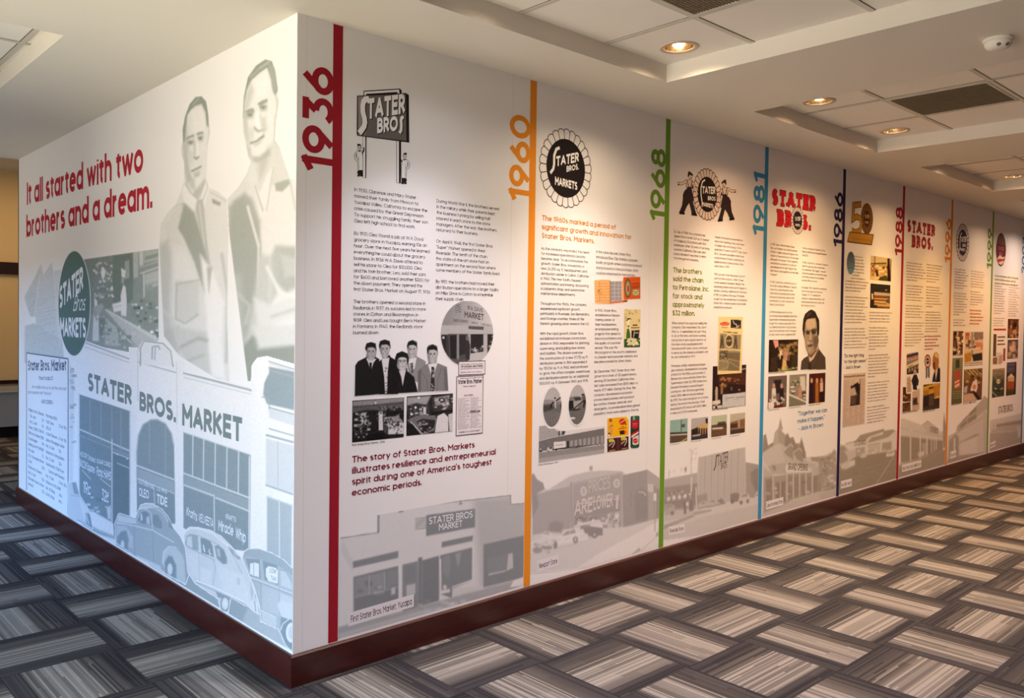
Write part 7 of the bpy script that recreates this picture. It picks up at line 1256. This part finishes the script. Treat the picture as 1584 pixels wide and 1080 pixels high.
rows = [('Phillips Pork & Beans', '', 'Morning MILK', ''), ('  1 lb. can', '5c', 'Tall Cans', '3 for 19c'), ('  No. 2\u00bd can', '9c', 'JELLO', ''), ('Staley CUBE STARCH', '', '6 Del. Flavors', '2 for 11c'), ('With Iron Holder FREE', '', 'Libbys Pineapple Juice', ''), ('2 packages', '19c', 'No. 2 Can', '11c'), ('Baking Ant POWDER', '', 'Diamond A String Beans', ''), ('10c size', '7c', 'No. 2 Can', '12c'), ('K. B. S. Shredded Wheat', '', 'Gebhardts Chili Con', ''), ('2 for', '23c', '   Carne with Beans', ''), ('Diamond A Beets', '', 'No. 1 Can', '2 for 25c'), ('No. 2 Can', '10c', 'Globe A-1 FLOUR', ''), ('Maxwell House Coffee', '', 'No. 10 Bag', '45c'), ('pound', '27c', '24\u00bd lb. Bag', '89c'), ('Fresh Vegetables Daily', '', 'Ken-L-Ration Dog Food', ''), ('', '', '3 for', '25c'), ('', '', 'Campbells Tomato Juice', ''), ('', '', 'No. 1 Can', '5c')]
v0 = px2uv('L', [43.5], [635.5])[0, 1]; lead = (v0-px2uv('L', [44], [758.5])[0, 1])/14.0
for i, (a, ap, b, bp) in enumerate(rows):
    v = v0-lead*i*1.0; hh = lead*.52
    for s_, f0, mw in ((a, .05, .40), (ap, .40, .07), (b, .50, .42), (bp, .80, .17)):
        s_ = s_.replace('\u00bd', ''); 
        if not s_.strip() or v < vb+.01: continue
        ind = len(s_)-len(s_.lstrip()); s_ = s_.strip(); adv = sum(.40 if ch == ' ' else (G[ch][0]+.255 if ch in G else 0) for ch in s_); wd = min(mw*w_-.02*ind*w_, adv*hh*1.35)
        k.text(s_, (u0+w_*(f0+.02*ind), v), (1, 0), (0, hh), IC, .17, width=wd, serif=.04, nseg=8)
k.build('price_list', t)
# storefront
t = lthing('storefront_picture', 290, 720, 'large pale blue-grey picture of a market front with painted windows and parked cars', 'store picture')
P = Pic('L', uv=(px2uv('L', [107.5], [700])[0, 0], -.004, BBH+.010, px2uv('L', [400], [540])[0, 1]), step=(.0044, .0030), layer=6, lo=(98, 120, 128), mask=True).zoom(0, 380, 3)
P.clip('318,520 345,512 395,444 605,520 600,474 640,478 646,520 650,470 668,438 760,452 795,488 806,556 818,534 855,540 856,590 1168,656 1170,560 1195,524 1240,516 1390,560 1390,1900 318,1300', 2.5)
P.p('310,430 1390,500 1390,1950 310,1300', 250, 3)
P.l('395,450 605,528', 7, 150, 3).l('395,470 604,545', 5, 190, 3).l('640,540 818,590', 6, 160, 3).l('855,592 1168,672', 9, 120, 3).l('856,612 1166,690', 4, 190, 3).p('600,476 640,480 640,720 602,706', 246, 4).l('640,482 640,720', 4, 195, 3).l('820,540 822,830', 3, 205, 4)
P.p('652,552 652,474 668,444 758,456 792,490 802,560', 240, 4).l('652,556 652,474 668,442 758,454 794,490 804,560', 6, 110, 3).l('706,525 708,470 735,466 742,480', 7, 135, 3).l('722,470 718,530', 6, 150, 3)
# left bay window with painted offers
P.p('368,690 602,768 602,1250 530,1360 525,1290 368,1200', 62, 3).l('366,690 366,1200', 7, 230, 3).l('368,852 600,952', 6, 215, 3).l('368,880 600,975', 4, 110, 3)
for x in (418, 470, 520, 562): P.l([(x, 700+(x-368)*.34), (x, 868+(x-368)*.42)], 3, 120, 2)
P.p('525,960 600,985 602,1260 540,1290 525,1290', 30, 4).l('526,960 600,988', 5, 190, 3).l('545,1010 598,1032', 4, 190, 3).e(544, 968, 3, 4, 230, 2).e(590, 990, 3, 4, 230, 2).l('520,900 520,1290', 5, 205, 3).p('368,1200 522,1290 530,1370 440,1330 368,1260', 228, 5).l('372,1200 520,1285', 5, 190, 3)
P.zoom(110, 680, 4.911); P.l('84,232 148,300', 5, 215, 3).l('222,296 300,360', 5, 215, 3); P.speck(16, (100, 400, 300, 540), [40, 150, 200], 12, 40, 4, 5, .6).p('272,520 300,500 302,610 280,600', 190, 6).zoom(0, 380, 3)
P.p('602,768 636,782 630,1260 602,1250', 244, 4).l('604,770 604,1250', 4, 170, 3)
# arched centre window
P.p('636,1260 634,960 642,880 664,830 700,808 730,806 768,826 796,870 808,930 814,1290 700,1300', 75, 3).l('634,1000 634,960 642,880 664,830 700,808 730,806 768,826 796,870 808,930', 6, 165, 3).l('694,812 694,1010', 3, 125, 2).l('768,830 768,1080', 3, 125, 2).l('634,1020 812,1088', 7, 215, 3).p('634,1030 812,1098 812,1150 634,1075', 120, 4).l('634,1080 812,1152', 5, 190, 3).l('716,1140 720,1260', 4, 190, 3)
# right bay
P.p('852,866 1165,972 1160,1420 1000,1400 852,1310', 78, 3).l('852,866 1165,972', 5, 190, 3)
for x in (896, 946, 1000, 1054, 1108): P.l([(x, 882+(x-896)*.33), (x-2, 1068+(x-896)*.38)], 5, 215, 3)
P.l('852,1056 1160,1172', 7, 220, 3).p('852,1064 1160,1182 1158,1226 852,1104', 105, 4).l('852,1110 988,1160', 8, 205, 4).l('1002,1170 1156,1232', 8, 205, 4).l('994,1158 996,1330', 5, 210, 3).l('1158,980 1156,1400', 6, 225, 3)
# right pier and the next building
P.p('1165,700 1235,690 1232,1500 1165,1420', 254, 6).p('1240,560 1390,590 1390,770 1240,735 1222,690 1226,640', 95, 6).l('1236,534 1390,582', 6, 130, 3).l('1250,548 1390,592', 4, 190, 3).l('1246,576 1390,618', 7, 120, 4).p('1195,524 1245,520 1250,590 1225,640 1215,700 1168,690 1170,560', 254, 6).l('1216,702 1250,712 1250,760', 5, 120, 3).p('1250,755 1390,790 1390,845 1250,800', 208, 5).l('1252,752 1390,790', 6, 110, 3).l('1250,850 1390,890', 6, 120, 3)
P.p('1235,895 1390,935 1390,1160 1235,1110', 205, 5).l('1238,880 1390,920', 9, 115, 4).l('1290,910 1290,1120', 3, 150, 2).l('1236,1112 1390,1165', 7, 120, 4).p('1240,1165 1355,1205 1352,1500 1240,1420', 130, 4)
for j in range(26): P.l([(1244, 1175+j*10), (1350, 1212+j*11)], 3, 170, 1.6, .8)
P.l('1296,1180 1298,1450', 5, 215, 2).l('1240,1165 1355,1205', 6, 190, 3).l('1360,1205 1358,1500', 6, 230, 3)
P.p('318,520 345,620 340,1050 330,1300 318,1300', 215, 8); P.speck(18, (322, 560, 345, 980), [110, 160], 8, 22, 6, 3, .6)
# street
P.p('330,1250 460,1320 560,1360 800,1480 900,1480 1390,1700 1390,1950 900,1640 318,1290', 108, 10).p('430,1330 540,1365 540,1440 420,1370', 225, 8).p('1150,1680 1390,1790 1390,1950 1120,1760', 165, 12, .7).noise(7, 1.8, 25)
P.build('facade', t)
k = Ink('L', 9); zf = zz(0, 380, 3)
def lw(txt, a, b, hz, c, wt=.18, f=zf, shear=0, **kw):
    q = px2uv('L', *zip(*f(a, b, (a[0], a[1]-hz)))); d = q[1]-q[0]; h = q[2, 1]-q[0, 1]; k.text(txt, q[0], d/np.linalg.norm(d), (h*shear, h), c, wt, width=np.linalg.norm(d), **kw)
for txt, a, b, hz in (('STATER', (408, 672), (613, 745), 84), ('BROS.', (648, 764), (818, 822), 88), ('MARKET', (846, 834), (1125, 914), 102)): lw(txt, a, b, hz, '#7b8a8b', .25, nseg=24)
k.build('sign_lettering', t)
k = Ink('L', 9); WH = '#dfe6ee'; zf5 = zz(110, 680, 4.911); zf6 = zz(260, 660, 4.5)
for f, txt, a, b, hz, wt, sh in ((zf5, 'HICKORY Smoked', (70, 125), (184, 178), 40, .13, .1), (zf5, 'SUGAR CURED', (194, 178), (302, 212), 34, .15, .1), (zf5, 'BACON Squares', (64, 205), (180, 260), 60, .16, .1), (zf5, 'Picnic HAMS', (194, 272), (302, 315), 70, .16, .1), (zf5, 'SOUTHERN MAID', (512, 330), (636, 386), 40, .15, 0), (zf5, 'OLEO', (516, 428), (592, 454), 66, .18, 0), (zf5, 'LG. PKG.', (652, 386), (732, 414), 32, .14, 0), (zf5, 'TIDE', (652, 480), (732, 514), 70, .2, 0), (zf5, '19c', (92, 400), (148, 425), 90, .14, .1), (zf5, '32c', (232, 460), (284, 485), 90, .14, .1),
                                 (zf6, 'Krafts', (128, 615), (202, 660), 62, .16, .15), (zf6, 'VELVEETA', (212, 658), (314, 705), 60, .16, .1), (zf6, 'KRAFTS', (402, 640), (472, 668), 36, .15, .1), (zf6, 'Miracle', (350, 722), (454, 764), 76, .16, .1), (zf6, 'Whip', (470, 775), (540, 812), 78, .16, .1)): lw(txt, a, b, hz, WH, wt, f, sh, nseg=12)
k.build('window_lettering', t)
# cars parked in front
CAR_L = 0
def car(x0, y0, x1, y1, label, lo=(98, 120, 130)):
    global CAR_L; CAR_L += 1
    return Pic('L', uv=luv(x0, y0, x1, y1), step=(.0042, .003), layer=9+CAR_L, lo=lo, mask=True), label
P, lb = car(104, 740, 146, 815, 'rounded car tail at the far left')
P.zoom(110, 680, 4.911).clip('-20,330 10,320 40,322 70,430 120,510 150,590 165,680 100,640 -20,600', 3); P.p('-20,330 40,322 70,430 130,520 165,690 -20,620', 190, 4).p('8,330 36,326 62,420 24,410', 95, 4).l('0,425 70,432 110,490', 4, 110, 3).p('60,440 120,520 140,600 100,620', 215, 8).p('110,560 150,560 166,680 120,650', 80, 8).l('115,570 135,640', 6, 220, 4).l('50,610 130,650', 8, 120, 4); P.build('car', t, lb)
P, lb = car(176, 776, 300, 912, 'dark rounded coupe, second car from the left')
P.zoom(110, 680, 4.911).clip('335,640 360,568 372,562 490,600 505,560 530,500 570,486 620,490 690,530 740,590 775,670 830,740 884,860 905,900 900,1010 870,1100 700,1010 690,1000 480,880 340,780', 3); P.p('330,560 910,480 910,1110 330,800', 125, 4)
P.p('360,572 490,605 500,640 350,640', 190, 5).l('350,632 480,655 620,690 780,780', 6, 235, 3).l('352,625 480,648', 4, 70, 3).p('345,650 420,660 470,740 470,830 400,800 345,780', 165, 10).p('350,740 380,700 420,690 440,760 430,840 350,790', 75, 10).e(392, 800, 14, 34, 195, 5)
P.p('502,612 520,560 545,535 590,560 612,650 540,640', 70, 4).p('528,570 540,560 545,610 530,620', 190, 4).p('572,590 594,585 600,645 575,640', 180, 5).p('620,570 660,570 690,630 692,680 640,665 622,640', 72, 4).l('500,612 525,555 570,530 610,560 620,690', 5, 195, 3).l('530,500 620,505 700,560 770,680', 12, 175, 8).p('740,590 772,650 776,690 742,660', 80, 5).l('745,600 770,640', 6, 220, 3)
P.l('478,660 486,890', 4, 85, 3).l('620,700 628,960', 4, 85, 3).p('500,880 680,960 690,1000 500,910', 190, 8).p('690,930 700,850 740,810 800,820 850,880 890,1000 870,1090 720,1010', 175, 10).p('715,1010 712,930 740,880 770,890 800,960 800,1060', 72, 10).e(752, 985, 20, 44, 215, 6).l('700,940 704,860 742,812 800,818', 6, 215, 4).p('860,880 905,930 900,1040 870,1080', 120, 8).noise(7, 1.6, 26); P.build('car', t, lb)
P, lb = car(282, 812, 402, 960, 'pale fastback sedan, third car from the left')
P.zoom(260, 800, 5.145).clip('128,150 150,100 175,82 240,84 330,105 420,150 500,230 580,320 660,470 712,560 720,700 740,780 700,760 650,720 500,640 480,760 420,740 400,650 220,530 160,440 140,250', 3); P.p('120,80 740,80 740,800 120,560', 205, 4)
P.l('150,110 180,88 250,92 360,130 480,230', 14, 240, 5).p('136,215 152,150 180,138 240,150 244,270 160,245', 120, 4).p('150,160 190,150 195,250 150,235', 205, 8).p('258,165 290,170 336,190 356,230 366,320 268,285', 78, 4).l('282,225 292,275', 10, 225, 3).l('276,255 296,255', 5, 215, 2).l('330,255 334,310', 8, 210, 3).l('322,270 352,300', 5, 210, 2).p('372,230 400,225 444,262 468,320 468,370 440,375 390,330', 85, 4).p('385,250 410,255 420,320 400,310', 170, 8).l('136,215 152,150 180,136 250,150 340,190 400,220 446,262 470,330 468,372', 5, 120, 3).l('130,220 250,285 375,345', 5, 110, 3)
P.p('480,235 560,290 580,330 560,340 500,280', 120, 4).l('500,160 570,250', 8, 230, 3).p('520,230 560,260 570,320 530,290', 200, 4).l('500,270 590,450', 4, 130, 3).l('245,290 250,510', 4, 145, 3).l('360,345 378,400 360,540', 4, 130, 3).p('150,280 240,290 250,500 180,460', 215, 14).p('260,400 340,430 340,540 260,510', 225, 14, .8).p('400,380 600,470 650,600 640,690 420,580', 222, 20, .8).l('225,505 360,556 660,700', 10, 250, 4).l('228,520 660,715', 6, 110, 4).p('380,590 660,720 650,740 500,660 400,640', 90, 8)
P.e(455, 690, 36, 66, 95, 4).e(455, 690, 26, 48, 225, 4).e(455, 685, 14, 26, 240, 4).e(562, 510, 14, 32, 165, 5, .6).p('660,500 690,530 712,570 706,640 670,660 655,590', 170, 5).l('668,520 690,600 680,650', 8, 240, 3).p('600,680 690,660 735,700 742,790 700,765', 225, 5).l('690,670 700,750', 8, 120, 3).l('720,690 730,780', 7, 120, 3).noise(7, 1.6, 27); P.build('car', t, lb)
P, lb = car(374, 846, 457.5, 1010, 'dark-roofed cab with a paper notice in its window, nearest the corner')
P.zoom(260, 800, 5.145).clip('595,330 605,280 640,255 720,252 820,285 920,340 1000,420 1020,600 1020,1100 940,1020 880,890 740,830 735,720 690,560 640,440', 3); P.p('590,250 1030,250 1030,1100 590,900', 150, 4)
P.p('600,330 610,280 645,256 720,254 830,290 930,345 1010,430 1010,480 900,400 760,340 640,310', 125, 6).p('620,330 730,335 740,490 660,470', 90, 4).p('655,370 690,362 725,372 726,478 680,468 652,450', 245, 3).l('682,368 684,465', 5, 120, 3).p('755,345 870,385 880,540 770,500', 85, 4).p('780,410 800,390 860,405 875,430 874,530 800,510 780,470', 245, 3).p('895,420 940,440 985,520 990,580 900,545', 190, 4).l('893,420 940,432 988,520', 5, 110, 3)
P.l('660,480 780,525 1010,615', 7, 225, 3).l('660,495 1010,630', 4, 100, 3).l('740,520 742,750', 4, 100, 3).l('885,560 890,800', 4, 100, 3).p('750,540 880,590 890,790 750,740', 172, 14).p('890,600 1020,650 1020,840 900,800', 190, 12).l('745,745 860,800', 9, 225, 3).p('745,750 865,805 862,880 750,830', 190, 5).l('740,830 810,870', 9, 240, 3).p('900,790 1020,840 1020,1080 940,1030 895,900', 78, 10).e(985, 920, 64, 110, 70, 6).e(985, 920, 46, 80, 225, 5).e(988, 920, 30, 54, 190, 6).p('870,700 900,660 1020,700 1020,830 905,790', 205, 8).l('896,900 915,850 960,815', 7, 235, 4).noise(7, 1.6, 28); o_ = P.build('car', t, lb)
k = Ink('L', 16); zf7 = zz(260, 800, 5.145)
lw('LOW', (812, 440), (862, 454), 36, '#8c9ba2', .16, zf7); lw('TAX', (820, 500), (862, 512), 36, '#8c9ba2', .16, zf7); k.build('window_notice', t)
